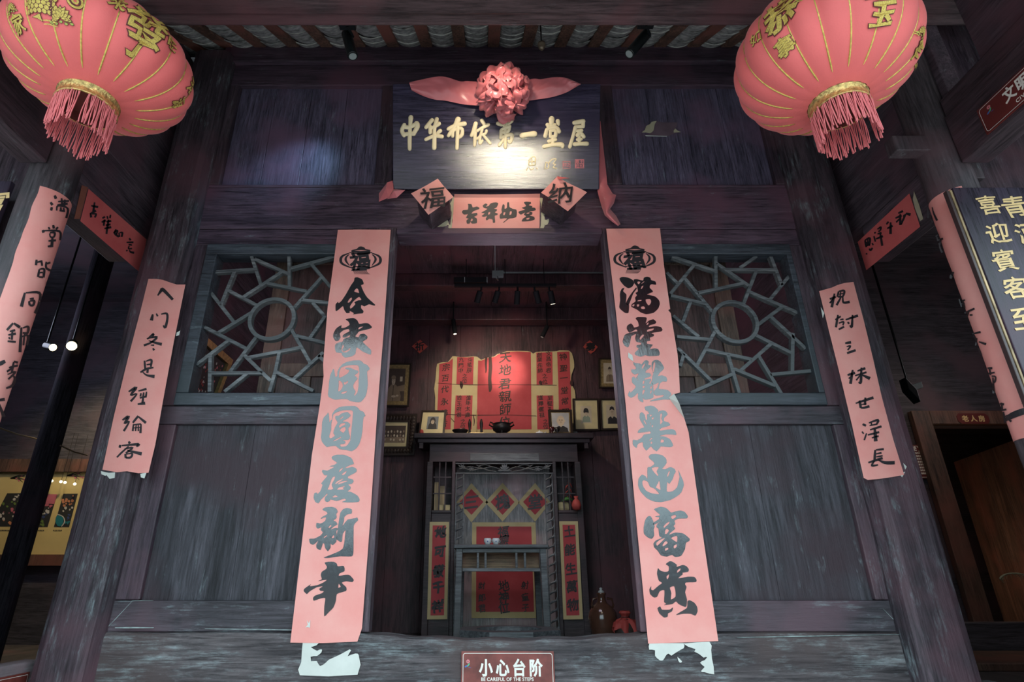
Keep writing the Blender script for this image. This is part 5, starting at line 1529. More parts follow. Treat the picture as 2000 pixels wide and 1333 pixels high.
put_glyph(b, '文', lambda u, v: fn(u - w / 2 + .475, v + .018), 0.075, M_WHITE, .03, w=.8)
words(b, 'CIVILIZED TOURISM', lambda u, v: fn(u - w / 2 + .305, v - .043), .026, M_WHITE, .015, gap=.06)
b.build('lettering', t)
b = MB()
logo(b, lambda u, v: fn(u - w / 2 + .06, v + .025), .028)
b.build('flower_logo', t)

c = AX(20, 1362, -2.186)
q = [AX(58, 1313, -2.186), AX(-70, 1342, -2.186)]
t = thing('threshold_sign', 'corner of a rosewood sign fixed to the grey threshold of the lit side room', 'sign', Vector((-2.186, q[0].y, q[0].z - .16)))
b = MB()
ya, yb, z1 = q[0].y, q[0].y - .34, q[0].z
b.hexa([(-2.184, ya, z1 - .15), (-2.184, yb, z1 - .15), (-2.184, yb, z1), (-2.184, ya, z1)], (-.005, 0, 0), M_SIGN)
b.build('panel', t)
b = MB()
line_frame(b, plane_fn((-2.1825, (ya + yb) / 2, z1 - .075), (0, 1, 0), EZV), .34 * .95, .15 * .88, .008, .002, M_WHITE)
b.build('border_line', t)

# ------------------------------------------------------------------ the lanterns
LANT = []


def lantern(lab, c, a, bb, zr, marks, flowers, rot, nrope):
    """a big ribbed cloth lantern hanging from the eave"""
    c = Vector(c)
    t = thing('lantern', lab, 'lantern', c - EZV * bb, None)
    NG = 20
    RB = .116
    s_ = (1 - (RB / a) ** 2.15) ** (1 / 2.15)
    bb = (c.z - zr) / s_
    p_bot = -math.asin(s_ ** (2.15 / 2))
    p_top = 1.18

    def surf(lon, lat, off=0.0):
        g = abs(math.sin((lon - rot) * NG / 2))
        k = 1 - .050 * (1 - g ** .8) * math.cos(lat) ** .5
        n = 2.15
        cr, sr = math.cos(lat), math.sin(lat)
        r = a * abs(cr) ** (2 / n) * k + off * cr
        z = bb * math.copysign(abs(sr) ** (2 / n), sr) + off * sr
        return Vector((c.x + r * math.cos(lon), c.y + r * math.sin(lon), c.z + z))
    b = MB()
    nl, nv = NG * 10, 36
    vs = [surf(2 * math.pi * i / nl, p_bot + (p_top - p_bot) * j / nv) for i in range(nl) for j in range(nv + 1)]
    fs = [(i * (nv + 1) + j, ((i + 1) % nl) * (nv + 1) + j, ((i + 1) % nl) * (nv + 1) + j + 1, i * (nv + 1) + j + 1) for i in range(nl) for j in range(nv)]
    b.add(vs, fs, M_CLOTH)
    b.build('cloth_body', t, smooth=True)
    b = MB()
    for k in range(NG):
        lon = rot + 2 * math.pi * k / NG
        lo = p_bot + .16 + .05 * random.random()
        pts = [surf(lon, lo + (p_top - lo) * i / 30, .0015) for i in range(31)]
        b.tube(pts, [.0008] + [.0036] * 29 + [.001], M_PIPE, n=6)
    b.build('gold_piping', t, smooth=True)
    rb = (surf(0, p_bot) - Vector((c.x, c.y, 0))).xy.length
    zc = surf(0, p_bot).z
    b = MB()
    hh = .052
    b.lathe((c.x, c.y, zc), [(rb * .93, .012), (rb * 1.0, .012), (rb * 1.0, -hh * .12), (rb * .965, -hh * .16), (rb * .965, -hh * .84), (rb * 1.0, -hh * .88), (rb * 1.0, -hh), (rb * .93, -hh), (rb * .93, .012)], mat('gilt_band', (0.62, 0.44, 0.16), .25, .6, var=.55, vscale=60, bump=.6, bscale=70), n=64)
    b.lathe((c.x, c.y, zc), [(rb * .925, .01), (rb * .925, -hh)], M_OUTL, n=48)
    b.build('bottom_ring', t, smooth=True)
    b = MB()
    b.lathe((c.x, c.y, zc), [(0, -.004), (rb * .5, -.004), (rb * .92, -.004)], M_OUTL, n=40)
    for k in range(3):
        b.tube([(c.x + rb * .9 * math.cos(k * 2.09), c.y + rb * .9 * math.sin(k * 2.09), zc - .01), (c.x, c.y, zc + .06)], .003, M_IRON)
    b.build('base_frame', t)
    zt = surf(0, p_top).z
    rt_ = (surf(0, p_top) - Vector((c.x, c.y, 0))).xy.length
    b = MB()
    b.lathe((c.x, c.y, zt), [(rt_ * 1.02, -.01), (rt_ * 1.02, .035), (rt_ * .6, .05), (.02, .055), (0, .055)], mat('gilt_band', (0.62, 0.44, 0.16)), n=48)
    b.build('top_cap', t, smooth=True)
    b = MB()
    b.tube([(c.x, c.y, zt + .05), (c.x, c.y, roof_z(c.y) + EYE + .02)], .006, M_IRON)
    b.build('hanging_cord', t)
    b = MB()
    for k in range(nrope):
        an = 2 * math.pi * k / nrope + random.uniform(-.02, .02)
        if noise.noise(Vector((an * 2.1, c.x, 0))) > .42:
            continue
        r = rb * random.uniform(.93, .985)
        L = .145 + .045 * noise.noise(Vector((an * 1.7, c.x, 3))) + random.uniform(-.012, .02)
        z0 = zc - hh + .006
        d = random.uniform(-.012, .012)
        pts = []
        for i in range(6):
            u = i / 5
            pts.append((c.x + r * math.cos(an + d * u * 3) + .004 * math.sin(4 * u + k), c.y + r * math.sin(an + d * u * 3), z0 - L * u))
        b.tube(pts, [.0022] * 5 + [.0028], M_FRNG, n=5)
    b.build('fringe', t, smooth=True)

    def hit(px, py):
        r = ray(px, py)
        o = Vector((0, 0, EYE)) - c
        S = Vector((1 / a, 1 / a, 1 / bb))
        d, q = Vector((r.x * S.x, r.y * S.y, r.z * S.z)), Vector((o.x * S.x, o.y * S.y, o.z * S.z))
        A_, B_, C_ = d.dot(d), d.dot(q), q.dot(q) - 1
        D = max(0, B_ * B_ - A_ * C_)
        k = (-B_ - math.sqrt(D)) / A_
        P = o + r * k
        n = 2.15
        s = max(-1, min(1, P.z / bb))
        return math.atan2(P.y, P.x), math.copysign(math.asin(abs(s) ** (n / 2)), s)
    b = MB()
    for ch, px, py, size, bold in marks:
        lon, lat = hit(px, py)
        rr = max(.1, a * math.cos(lat))
        fn = lambda u, v, o, lon=lon, lat=lat, rr=rr: surf(lon + u / rr, lat + v / max(.2, bb), o)
        st = random.getstate()
        put_glyph(b, ch, lambda u, v: fn(u, v, .0035), size, M_OUTL, bold + .028, brush=True)
        random.setstate(st)
        put_glyph(b, ch, lambda u, v: fn(u, v, .0050), size, M_GLIT, bold, brush=True)
        b.flush('gold_character', t)
    b = MB()
    for kind, px, py, s in flowers:
        lon, lat = hit(px, py)
        rr = max(.1, a * math.cos(lat))
        fn = lambda u, v, o=.0045, lon=lon, lat=lat, rr=rr: surf(lon + u / rr, lat + v / bb, o)
        if kind == 'lotus':
            for layer, (n, L, wd) in enumerate(((9, 1.0, .2), (7, .78, .2), (5, .5, .18))):
                for i in range(n):
                    an = math.radians(-5 + 190 * i / (n - 1))
                    ca, sa = math.cos(an), math.sin(an)
                    sh = [(0, 0), (.35, wd), (.75, wd * .8), (1, 0), (.75, -wd * .8), (.35, -wd)]
                    for m, k2, o in ((M_OUTL, 1.0, .0038 + layer * .0008), (M_GLIT, .80, .0042 + layer * .0008)):
                        b.poly([[fn(((x - .5) * k2 + .5) * L * s * ca - y * k2 * L * s * sa, ((x - .5) * k2 + .5) * L * s * sa + y * k2 * L * s * ca - .25 * s, o) for x, y in sh]], m)
            for i in range(5):
                x = (-.9 + .45 * i) * s
                for m, q, o in ((M_OUTL, .16, .0038), (mat('gold_green_glitter', (.42, .48, .10), .45, .2, var=.3, vscale=200), .12, .0044)):
                    b.poly([[fn(x + q * s * 1.2 * math.cos(w_), -.5 * s - .1 * s * (i % 2) + q * s * .7 * math.sin(w_), o) for w_ in [j * math.pi / 6 for j in range(12)]]], m)
            for i in range(2):
                brush(b, lambda x, y: fn(x, y, .0044), ident, [(-1.6 * s, -.5 * s - i * .25 * s, .0012), (-1.0 * s, -.42 * s - i * .25 * s, .002), (-.4 * s, -.55 * s - i * .25 * s, .001)], M_GLIT)
        elif kind == 'scales':
            for i in range(7):
                for j in range(4):
                    x, y = (i - 3 + .5 * (j % 2)) * s * .33, (j - 1.5) * s * .27
                    for m, q, o in ((M_OUTL, .19, .0038 + j * .0003), (M_GLIT, .15, .0042 + j * .0003)):
                        b.poly([[fn(x + q * s * math.cos(w_), y + q * s * math.sin(w_), o) for w_ in [k * math.pi / 5 for k in range(10)]]], m)
            for m, q, o in ((M_OUTL, 1, .0036), (M_GLIT, .8, .0042)):
                b.poly([[fn((-.2 + x * q) * s, (-.85 + y * q) * s, o) for x, y in ((-.6, .1), (.2, .3), (.3, -.25), (-.1, -.05))]], m)
        elif kind == 'coin':
            for m, r0, r1, o in ((M_OUTL, 1.08, 0, .0036), (M_GLIT, 1.0, .72, .0042), (M_GLIT, .45, .2, .0042)):
                n = 24
                o_ = [fn(r0 * s * math.cos(k * 2 * math.pi / n), r0 * s * math.sin(k * 2 * math.pi / n), o) for k in range(n)]
                if r1:
                    b.poly([o_, [fn(r1 * s * math.cos(k * 2 * math.pi / n), r1 * s * math.sin(k * 2 * math.pi / n), o) for k in range(n)]], m)
                else:
                    b.poly([o_], m)
        b.flush('gold_motif', t)
    return t


lantern('large pink red ribbed lantern with gold lotus motifs, hanging before the lit side room', (-1.665, 1.85, 2.085 + EYE), .365, .235, 1.878 + EYE,
        [('發', 292, 50, .165, .018), ('丁', 268, 92, .085, .05), ('旺', 338, 86, .055, .02), ('源', 348, 200, .06, .02), ('滾', 374, 172, .075, .02), ('家', 40, 50, .06, .02), ('來', 232, 4, .06, .02)],
        [('lotus', 120, 32, .042), ('lotus', 25, 18, .026), ('scales', 78, 10, .05), ('coin', 147, 2, .026)], .10, 150)
lantern('large pink red ribbed lantern with a gold jade character, near the tourism sign', (1.503, 1.85, 2.125 + EYE), .365, .285, 1.865 + EYE,
        [('恭', 1520, 28, .135, .03), ('事', 1534, 92, .075, .025), ('如', 1474, 74, .05, .015), ('玉', 1722, 28, .095, .03), ('金', 1716, -30, .11, .03), ('年', 1790, 98, .075, .02)],
        [('lotus', 1797, 64, .030), ('lotus', 1787, 130, .022), ('lotus', 1571, -12, .03)], .02, 150)

# ------------------------------------------------------------------ the spot lamps under the eave
for lab, base, p, q in (('black cylinder spotlight under the eave tiles, nearer the lotus lantern', (678, 50), (677, 66), (688, 106)),
                        ('black cylinder spotlight under the eave tiles, nearer the jade-lettered lantern', (1262, 48), (1263, 66), (1232, 102))):
    Ys = 2.62
    B_, P, Q = A(*base, Ys - .1), A(*p, Ys), A(*q, Ys)
    Q = Q + (Q - P) * .1
    t = thing('spotlight', lab, 'spotlight', B_, 'spotlights under the eave')
    b = MB()
    d = (Q - P).normalized()
    b.tube([P, P + d * .002, Q - d * .002, Q], [.028, .033, .033, .031], M_BLACK, n=24)
    b.build('lamp_body', t)
    b = MB()
    zr = roof_z(B_.y) + EYE
    b.box(B_.x - .05, B_.x + .05, B_.y - .03, B_.y + .03, B_.z - .005, zr + .02, M_BLACK)
    b.tube([B_, P + d * .03 + Vector((.036, 0, .0))], .009, M_BLACK, n=8)
    b.build('bracket', t, bevel=.003)
    b = MB()
    b.lathe(Q, [(0, 0), (.024, 0)], M_GREY, n=20)
    o = b.build('lens', t)
    o.data.transform(Matrix.Translation(Q + d * .001) @ Vector((0, 0, 1)).rotation_difference(d).to_matrix().to_4x4() @ Matrix.Translation(-Q))
P = A(1058, 92, 2.7)
b = MB()
b.lathe(P, [(0, -.022), (.012, -.02), (.020, -.005), (.018, .008), (.026, .012), (.026, .03), (0, .03)], mat('dull_brass', (.22, .17, .12), .4, .5), n=20)
b.tube([P + EZV * .02, (P.x, P.y, roof_z(P.y) + EYE + .03)], .005, M_IRON)
tag(b.build('ceiling_sensor', smooth=True), 'tiny brass coloured cone fitting under the tiles above the rosette', 'sensor')
# ------------------------------------------------------------------ inside the hall: shelf, ancestral papers, photographs
z5 = crop(740, 660, 4.0)
z6 = crop(720, 860, 3.636)
z7 = crop(720, 1050, 3.636)
z4 = crop(740, 440, 4.0)
YW = 6.588


def onwall(tf, off=0.0, Y=YW):
    return lambda x, y: A(*tf(x, y), Y - off)


t = thing('ancestral_papers', 'red ancestral papers with columns of characters on torn cream backing above the altar shelf', 'paper scroll', A(985, 846, YW))
b = MB()
w5 = onwall(z5)
top = [(455, 205), (500, 192), (540, 190), (575, 145), (612, 148), (640, 152), (690, 150), (740, 146), (770, 150), (800, 172), (832, 160), (862, 152), (900, 148), (925, 128), (960, 120), (1000, 106), (1080, 103), (1160, 105), (1190, 112), (1205, 125), (1228, 112), (1290, 108), (1355, 108), (1395, 104), (1412, 98), (1480, 100), (1508, 122), (1524, 180), (1526, 232), (1505, 290), (1502, 355), (1532, 415), (1536, 475), (1512, 480), (1515, 600), (1518, 742)]
b.poly([[w5(x, y) for x, y in roundpoly(top + [(1000, 746), (450, 748), (438, 565), (440, 470), (432, 400), (442, 330), (446, 270)], 2)]], P_CREAM)
b.build('cream_backing', t)
SH = [([(472, 207), (520, 195), (545, 190), (578, 160), (570, 400), (560, 717), (450, 717), (462, 450)], [('宗', 525, 232), ('百', 520, 315), ('代', 515, 402), ('永', 513, 500), ('馨', 510, 590), ('香', 505, 670)], 62),
      ([(612, 152), (690, 154), (742, 150), (735, 365), (605, 365)], [('斗', 712, 172), ('星', 708, 212), ('辰', 705, 255), ('九', 645, 172), ('門', 642, 215), ('中', 640, 257), ('之', 670, 300), ('位', 668, 340)], 42),
      ([(600, 452), (732, 452), (725, 717), (585, 717)], [('值', 700, 470), ('年', 696, 510), ('太', 693, 555), ('歲', 692, 603), ('姓', 630, 470), ('王', 628, 513), ('府', 626, 558), ('君', 625, 603), ('之', 658, 655), ('位', 655, 695)], 42),
      ([(775, 178), (800, 180), (832, 165), (865, 157), (905, 150), (930, 132), (1000, 110), (1080, 107), (1187, 113), (1190, 400), (1193, 717), (765, 717), (770, 400)], [('天', 988, 152), ('地', 986, 252), ('君', 984, 360), ('親', 986, 458), ('師', 985, 558), ('位', 985, 662)], 96),
      ([(1230, 118), (1355, 112), (1358, 367), (1232, 367)], [('文', 1325, 125), ('昌', 1325, 165), ('帝', 1325, 210), ('君', 1325, 255), ('創', 1255, 135), ('業', 1255, 172), ('先', 1258, 215), ('師', 1260, 258), ('之', 1295, 300), ('位', 1297, 345)], 42),
      ([(1232, 452), (1362, 452), (1366, 717), (1238, 717)], [('至', 1335, 470), ('聖', 1335, 515), ('孔', 1338, 560), ('道', 1262, 470), ('釋', 1265, 515), ('儒', 1268, 560), ('祖', 1272, 604), ('之', 1302, 655), ('位', 1304, 695)], 42),
      ([(1393, 112), (1488, 108), (1500, 400), (1508, 717), (1408, 717), (1403, 400)], [('神', 1440, 150), ('聖', 1443, 238), ('一', 1447, 315), ('堂', 1450, 412), ('常', 1453, 495), ('照', 1456, 580)], 62)]
for outl, chars, sz in SH:
    b = MB()
    f = onwall(z5, .002)
    b.poly([[f(x, y) for x, y in outl]], P_SHR)
    s_ = b.build('red_sheet', t)
    b = MB()
    for ch, x, y in chars:
        c = onwall(z5, .004)(x, y)
        m = (onwall(z5, .004)(x + sz, y) - c).length
        put_glyph(b, ch, plane_fn(c, EXV, EZV), m, M_INKS, .016, wob=.015, brush=True)
        b.flush('character', s_)
b = MB()
M_STAIN = mat('soot_stain', (0.05, 0.02, 0.018), .8)
f = onwall(z5, .0045)
for L in ([(840, 150, 9), (836, 200, 8), (838, 250, 6), (835, 275, 3)], [(868, 150, 12), (872, 230, 14), (866, 320, 13), (870, 390, 14), (866, 424, 6)], [(640, 340, 4), (645, 370, 13), (646, 400, 3)], [(1262, 335, 4), (1264, 352, 14), (1275, 370, 3)], [(1506, 330, 3), (1504, 355, 12), (1508, 380, 3)]):
    brush(b, f, ident, L, M_STAIN)
for L in ([(460, 355, 1.5), (700, 368, 2), (1000, 366, 1.5), (1390, 372, 2)], [(520, 600, 2), (740, 606, 2.5), (1000, 604, 1.5), (1230, 612, 2)], [(590, 660, 3), (560, 625, 1.5)], [(735, 600, 2), (745, 645, 4), (742, 690, 2)]):
    brush(b, f, ident, L, M_STAIN)
b.build('stain', t)

for lab, ch, x, y in (('small faded red diamond paper high on the back wall, above the seated-elder photo', '祈', 320, 68), ('small faded red diamond paper high on the back wall, beside the light-jacket portrait', '壽', 1652, 72)):
    c = onwall(z5, .002)(x, y)
    t = thing('wall_diamond', lab, 'paper diamond', c)
    b = MB()
    r = .10
    b.poly([[c + Vector((dx * r * random.uniform(.9, 1.05), 0, dz * r * random.uniform(.9, 1.05))) for dx, dz in ((-.95, 0), (-.5, .5), (0, 1), (.5, .45), (1, 0), (.5, -.55), (0, -1), (-.45, -.5))]], mat('dim_red_paper', (0.50, .08, .06), .8))
    b.build('paper', t)
    b = MB()
    put_glyph(b, ch, plane_fn(c + Vector((0, -.002, 0)), EXV, EZV), .12, M_COAT, .03, brush=True)
    b.build('lettering', t)

# ---- the altar shelf
shz = A(985, 851, 6.22).z - EYE
t = thing('altar_shelf', 'long dark altar shelf running across the back wall below the ancestral papers', 'shelf', Vector((.24, 6.4, shz + EYE)))
xa, xb = A(808, 856, 6.1).x, A(1160, 856, 6.1).x
b = MB()
b.zbox(xa, xb, 6.10, 6.59, shz - .055, shz, W_ALTAR)
b.zbox(xa + .04, xb - .04, 6.13, 6.58, shz - .10, shz - .056, W_ALTAR)
b.build('shelf_board', t, bevel=.006)
b = MB()
for x in (xa + .06, xb - .10):
    b.zbox(x, x + .04, 6.14, 6.18, shz - .16, shz - .101, W_ALTAR)
    b.flush('bracket', t)

# ---- the cabinet niche below
XL0, XL1, XR0, XR1 = -.57, -.288, .752, 1.03
zt = shz - .102
zc0 = A(985, 903, 6.2).z - EYE
t = thing('shrine_cabinet', 'tall dark shrine cabinet with carved openwork frame under the altar shelf', 'cabinet', Vector((.23, 6.3, HALL + EYE)))
b = MB()
b.zbox(XL0, XR1, 6.19, 6.24, zc0, zt, W_ALTAR)
b.zbox(XL0 - .02, XL0 + .04, 6.18, 6.58, HALL, zc0, W_ALTAR)
b.zbox(XR1 - .04, XR1 + .02, 6.18, 6.58, HALL, zc0, W_ALTAR)
b.zbox(XL1 - .035, XL1, 6.18, 6.58, HALL, zc0, W_ALTAR)
b.zbox(XR0, XR0 + .035, 6.18, 6.58, HALL, zc0, W_ALTAR)
zw0 = A(860, 1003, 6.2).z - EYE
for a, c in ((XL0, XL1), (XR0, XR1)):
    b.zbox(a + .041, c - .036, 6.20, 6.24, HALL, zw0, W_ALTAR)
    b.zbox(a + .041, c - .036, 6.19, 6.50, zw0 + .001, zw0 + .03, W_ALTAR)
b.build('carcass', t, bevel=.004)
b = MB()
p, q = A(918, 886, 6.186), A(1053, 901, 6.186)
b.box(p.x, q.x, 6.183, 6.19, q.z, p.z, W_TABLE)
b.build('top_panel', t, bevel=.003)
b = MB()
b.zbox(XL1 + .001, XR0 - .001, 6.50, 6.56, HALL, zc0, W_NICHE)
for a, c in ((XL0 + .041, XL1 - .036), (XR0 + .036, XR1 - .041)):
    b.zbox(a, c, 6.50, 6.56, zw0, zc0, W_ALTAR)
b.build('niche_back', t)
b = MB()                                    # openwork carving
M_CARVE = W_TABLE
yc = 6.196
za, zb = A(985, 906, yc).z, A(985, 925, yc).z
b.box(XL1, XR0, yc - .008, yc + .012, za - .006, za + .006, M_CARVE)
b.box(XL1, XR0, yc - .008, yc + .012, zb - .006, zb + .006, M_CARVE)
fz = lambda x, y: A(*z6(x, y), yc)
for k in range(7):
    an = math.radians(180 * k / 6)
    c = fz(965, 218)
    tip = c + Vector((math.cos(an) * .055 * (1.3 if k in (0, 6) else 1), 0, math.sin(an) * .085))
    mid = c.lerp(tip, .55)
    b.tube([c, mid, tip], [.006, .015, .003], M_CARVE, n=6, flat=(Vector((0, 1, 0)), .5))
for s in (-1, 1):
    for pts in ([(20, 215), (90, 190), (160, 205), (240, 190), (320, 205)], [(60, 225), (120, 215), (170, 195), (200, 178)], [(180, 205), (230, 215), (290, 200), (330, 178)], [(100, 185), (140, 175), (180, 185)]):
        b.tube([fz(965 + s * x, y) for x, y in [q[:2] for q in smoothline(pts, 5)]], .0055, M_CARVE, n=6)
    for fx, fy in ((235, 205), (300, 190)):
        for k in range(6):
            c = fz(965 + s * fx, fy)
            b.tube([c, c + Vector((math.cos(k * 1.047) * .03, 0, math.sin(k * 1.047) * .03))], [.004, .008], M_CARVE, n=6, flat=(Vector((0, 1, 0)), .5))
for x0, x1 in ((XL1 + .005, XL1 + .095), (XR0 - .095, XR0 - .005)):
    b.box(x0, x0 + .010, yc - .008, yc + .012, HALL + EYE, zb, M_CARVE)
    b.box(x1 - .010, x1, yc - .008, yc + .012, HALL + EYE, zb, M_CARVE)
    z = HALL + EYE + .03
    while z < zb - .04:
        b.tube([(x0 + .008, yc, z), (x0 + .03, yc, z + .02), (x1 - .02, yc, z + .035), (x1 - .008, yc, z + .065)], [.006, .012, .012, .005], M_CARVE, n=6)
        z += .085
b.build('carved_frame', t, smooth=False)
for a, c in ((XL0 + .05, XL1 - .04), (XR0 + .04, XR1 - .05)):
    b = MB()
    n = 3
    for i in range(1, n):
        x = a + (c - a) * i / n
        b.zbox(x - .006, x + .006, 6.2, 6.215, zw0 + .031, zc0, W_ALTAR)
    for z in (zw0 + .20, zw0 + .37):
        b.zbox(a, c, 6.202, 6.213, z - .006, z + .006, W_ALTAR)
    b.build('side_lattice', t)
# contents of the two side niches
def plainbox(name, lab, cat, tf, x0, y0, x1, y1, Y, d, m):
    p, q = A(*tf(x0, y0), Y), A(*tf(x1, y1), Y)
    b = MB()
    b.box(min(p.x, q.x), max(p.x, q.x), Y, Y + d, q.z, p.z, m)
    return tag(b.build(name, bevel=.004), lab, cat)


zf = zw0 + .032 + EYE
def nichebox(name, lab, cat, x0, x1, h, Y, d, m, bev=.004):
    p, q = A(*z6(x0, 500), Y), A(*z6(x1, 500), Y)
    b = MB()
    b.box(p.x, q.x, Y, Y + d, zf, zf + h, m)
    return tag(b.build(name, bevel=bev), lab, cat)


M_CARD = mat('buff_card', (.42, .33, .20), .7)
nichebox('wooden_board', 'tall buff board standing in the side niche above the smudged couplet', 'board', 462, 490, .30, 6.30, .04, M_CARD)
nichebox('buff_card', 'buff card leaning behind the bars of the same side niche as the tall board', 'card', 502, 540, .27, 6.36, .02, M_CARD)
nichebox('paper_box', 'low pale paper box lying in the side niche with the tall buff board', 'box', 500, 578, .06, 6.26, .08, P_CREAM)
nichebox('cream_bundle', 'cream cloth bundle lying in the side niche above the clear couplet', 'bundle', 1345, 1430, .10, 6.30, .10, P_CREAM, .03)
b = MB()
p = A(*z6(1410, 480), 6.27)
b.tube([(p.x - .05, 6.265, zf + .10), (p.x, 6.26, zf + .125), (p.x + .06, 6.265, zf + .11)], [.008, .022, .006], mat('leaf_green', (.08, .22, .05), .6), n=8)
tag(b.build('green_pepper', smooth=True), 'green pepper on the cream bundle in the side niche', 'vegetable')
for lab, x, yt, yb, rr in (('strand of dark red dried chillies hanging in the side niche', 1415, 300, 420, .022), ('bright red cloth pouch hanging in the side niche beside the chillies', 1478, 400, 500, .05)):
    b = MB()
    p, q = A(*z6(x, yt), 6.12 if rr > .03 else 6.30), A(*z6(x, yb), 6.12 if rr > .03 else 6.30)
    L = (p - q).length
    if rr > .03:
        b.lathe(q, [(0, 0), (rr * .8, .01), (rr, L * .35), (rr * .75, L * .65), (rr * .3, L * .82), (rr * .5, L), (0, L)], M_RCLOTH, n=16)
        b.tube([q + EZV * L, q + EZV * (L + .16), Vector((q.x, 6.205, q.z + L + .20))], .003, M_IRON)
    else:
        for k in range(7):
            c = q.lerp(p, k / 6)
            b.tube([c, c + Vector((.022 * (-1) ** k, -.01, -.02)), c + Vector((.04 * (-1) ** k, -.012, -.06))], [.006, .009, .002], M_RCLOTH, n=6)
        b.tube([q, p + EZV * .06], .003, M_IRON)
    tag(b.build('dried_chillies' if rr < .03 else 'red_pouch', smooth=True), lab, 'chillies' if rr < .03 else 'pouch')

# ---- papers of the lower shrine
YN = 6.495
for lab, ch, cx in (('diamond paper reading three, first of the three in the carved niche', '三', 730), ('diamond paper with the locust-tree character, between the other two in the niche', '槐', 951), ('diamond paper with the hall character, last of the three in the carved niche', '堂', 1182)):
    fo = lambda o: onwall(z6, o, YN)
    t = thing('niche_diamond', lab, 'paper diamond', fo(0)(cx, 580))
    b = MB()
    wz = 122
    q = [fo(.001)(cx + dx * wz * random.uniform(.97, 1.03), 442 + dy * 140 * random.uniform(.97, 1.03)) for dx, dy in ((-1, 0), (0, -1), (1, 0), (0, 1))]
    b.poly([[Vector((min(max(p.x, XL1 + .004), XR0 - .004), p.y, p.z)) for p in q]], P_CREAM)
    b.build('cream_border', t)
    b = MB()
    b.poly([[fo(.003)(cx + dx * 85, 440 + dy * 92) for dx, dy in ((-1, 0), (0, -1), (1, 0), (0, 1))]], P_SHR)
    b.build('red_sheet', t)
    b = MB()
    put_glyph(b, ch, plane_fn(fo(.005)(cx, 440), EXV, EZV), .165, M_COAT, .03, brush=True)
    b.build('lettering', t)
t = thing('earth_god_paper', 'red earth-god paper with cream border in the niche, partly hidden by the table', 'paper scroll', A(985, 1208, YN))
p0, p1 = onwall(z6, 0, YN)(735, 585), onwall(z6, 0, YN)(1185, 585)
zb = onwall(z7, 0, YN)(960, 575).z
b = MB()
b.add([(p0.x, YN - .001, zb), (p1.x, YN - .001, zb), (p1.x, YN - .001, p0.z), (p0.x, YN - .001, p0.z)], [(0, 1, 2, 3)], P_CREAM)
b.build('cream_border', t)
r0, r1 = onwall(z6, 0, YN)(765, 615), onwall(z6, 0, YN)(1155, 615)
zr = onwall(z7, 0, YN)(960, 530).z
b = MB()
b.add([(r0.x, YN - .003, zr), (r1.x, YN - .003, zr), (r1.x, YN - .003, r0.z), (r0.x, YN - .003, r0.z)], [(0, 1, 2, 3)], P_SHR)
b.build('red_sheet', t)
b = MB()
for ch, tf, x, y, s in (('福', z6, 957, 650, .12), ('德', z6, 957, 716, .12), ('地', z7, 960, 345, .115), ('神', z7, 960, 425, .115), ('位', z7, 962, 500, .115), ('財', z7, 803, 345, .075), ('郎', z7, 805, 430, .08), ('君', z7, 806, 505, .08), ('射', z7, 1110, 340, .08), ('童', z7, 1112, 425, .08), ('子', z7, 1114, 500, .08)):
    put_glyph(b, ch, plane_fn(onwall(tf, .005, YN)(x, y), EXV, EZV), s, M_COAT, .02, brush=True)
    b.flush('character', t)
for lab, chars, xt, yt, xbm in (('narrow red couplet with smudged characters on the shrine cabinet', [('地', z6, 512, 655), ('可', z6, 505, 790), ('發', z7, 497, 240), ('千', z7, 495, 355), ('祥', z7, 490, 490)], (434, 572), 582, (415, 558)),
                            ('narrow red couplet with five clear characters on the shrine cabinet, nearer the jug', [('土', z6, 1425, 650), ('能', z7, 1428, 88), ('生', z7, 1437, 225), ('萬', z7, 1443, 350), ('物', z7, 1452, 480)], (1353, 1486), 577, (1383, 1522))):
    YC = 6.176
    f6, f7 = onwall(z6, 0, YC), onwall(z7, 0, YC)
    t = thing('shrine_couplet', lab, 'paper scroll', f7(xbm[0], 585), 'couplets on the shrine cabinet')
    a, c, d, e_ = f6(xt[0], yt), f6(xt[1], yt), f7(xbm[1], 583), f7(xbm[0], 585)
    b = MB()
    b.poly([[a, c, d, e_]], P_CREAM)
    b.build('cream_border', t)
    b = MB()
    q = [Vector(v) + Vector((sx_ * .032, -.002, sz * .035)) for v, sx_, sz in ((a, 1, -1), (c, -1, -1), (d, -1, 1), (e_, 1, 1))]
    b.poly([q], P_SHR)
    b.build('red_sheet', t)
    b = MB()
    for ch, tf, x, y in chars:
        put_glyph(b, ch, plane_fn(onwall(tf, .004, YC)(x, y), EXV, EZV), .115, M_COAT, .03 if xt[0] > 900 else .05, brush=True, wob=0 if xt[0] > 900 else .06)
        b.flush('character', t)

# ---- table before the niche
ZT = A(980, 1064, 5.3).z
tx0, tx1 = A(886, 1064, 5.3).x, A(1072, 1064, 5.3).x
TY0, TY1 = 5.30, 6.08
FL = HALL + EYE
t = thing('altar_table', 'grey wooden table with an openwork apron in front of the lower shrine', 'table', Vector(((tx0 + tx1) / 2, 5.7, FL)))
b = MB()
b.box(tx0, tx1, TY0, TY1, ZT - .032, ZT, W_TABLE)
b.build('table_top', t, bevel=.008)
lx0, lx1 = tx0 + .022, tx1 - .022
zA = A(980, 1117, 5.33).z
for x in (lx0, lx1 - .055):
    for y in (TY0 + .025, TY1 - .08):
        b = MB()
        s = -1 if x == lx0 else 1
        b.hexa([(x + s * .012, y, FL), (x + .055 + s * .012, y, FL), (x + .055 + s * .012, y + .055, FL), (x + s * .012, y + .055, FL)], (-s * .012, 0, ZT - .033 - FL), W_TABLE)
        b.build('leg', t, bevel=.004)
b = MB()
ya, yb = TY0 + .03, TY0 + .055
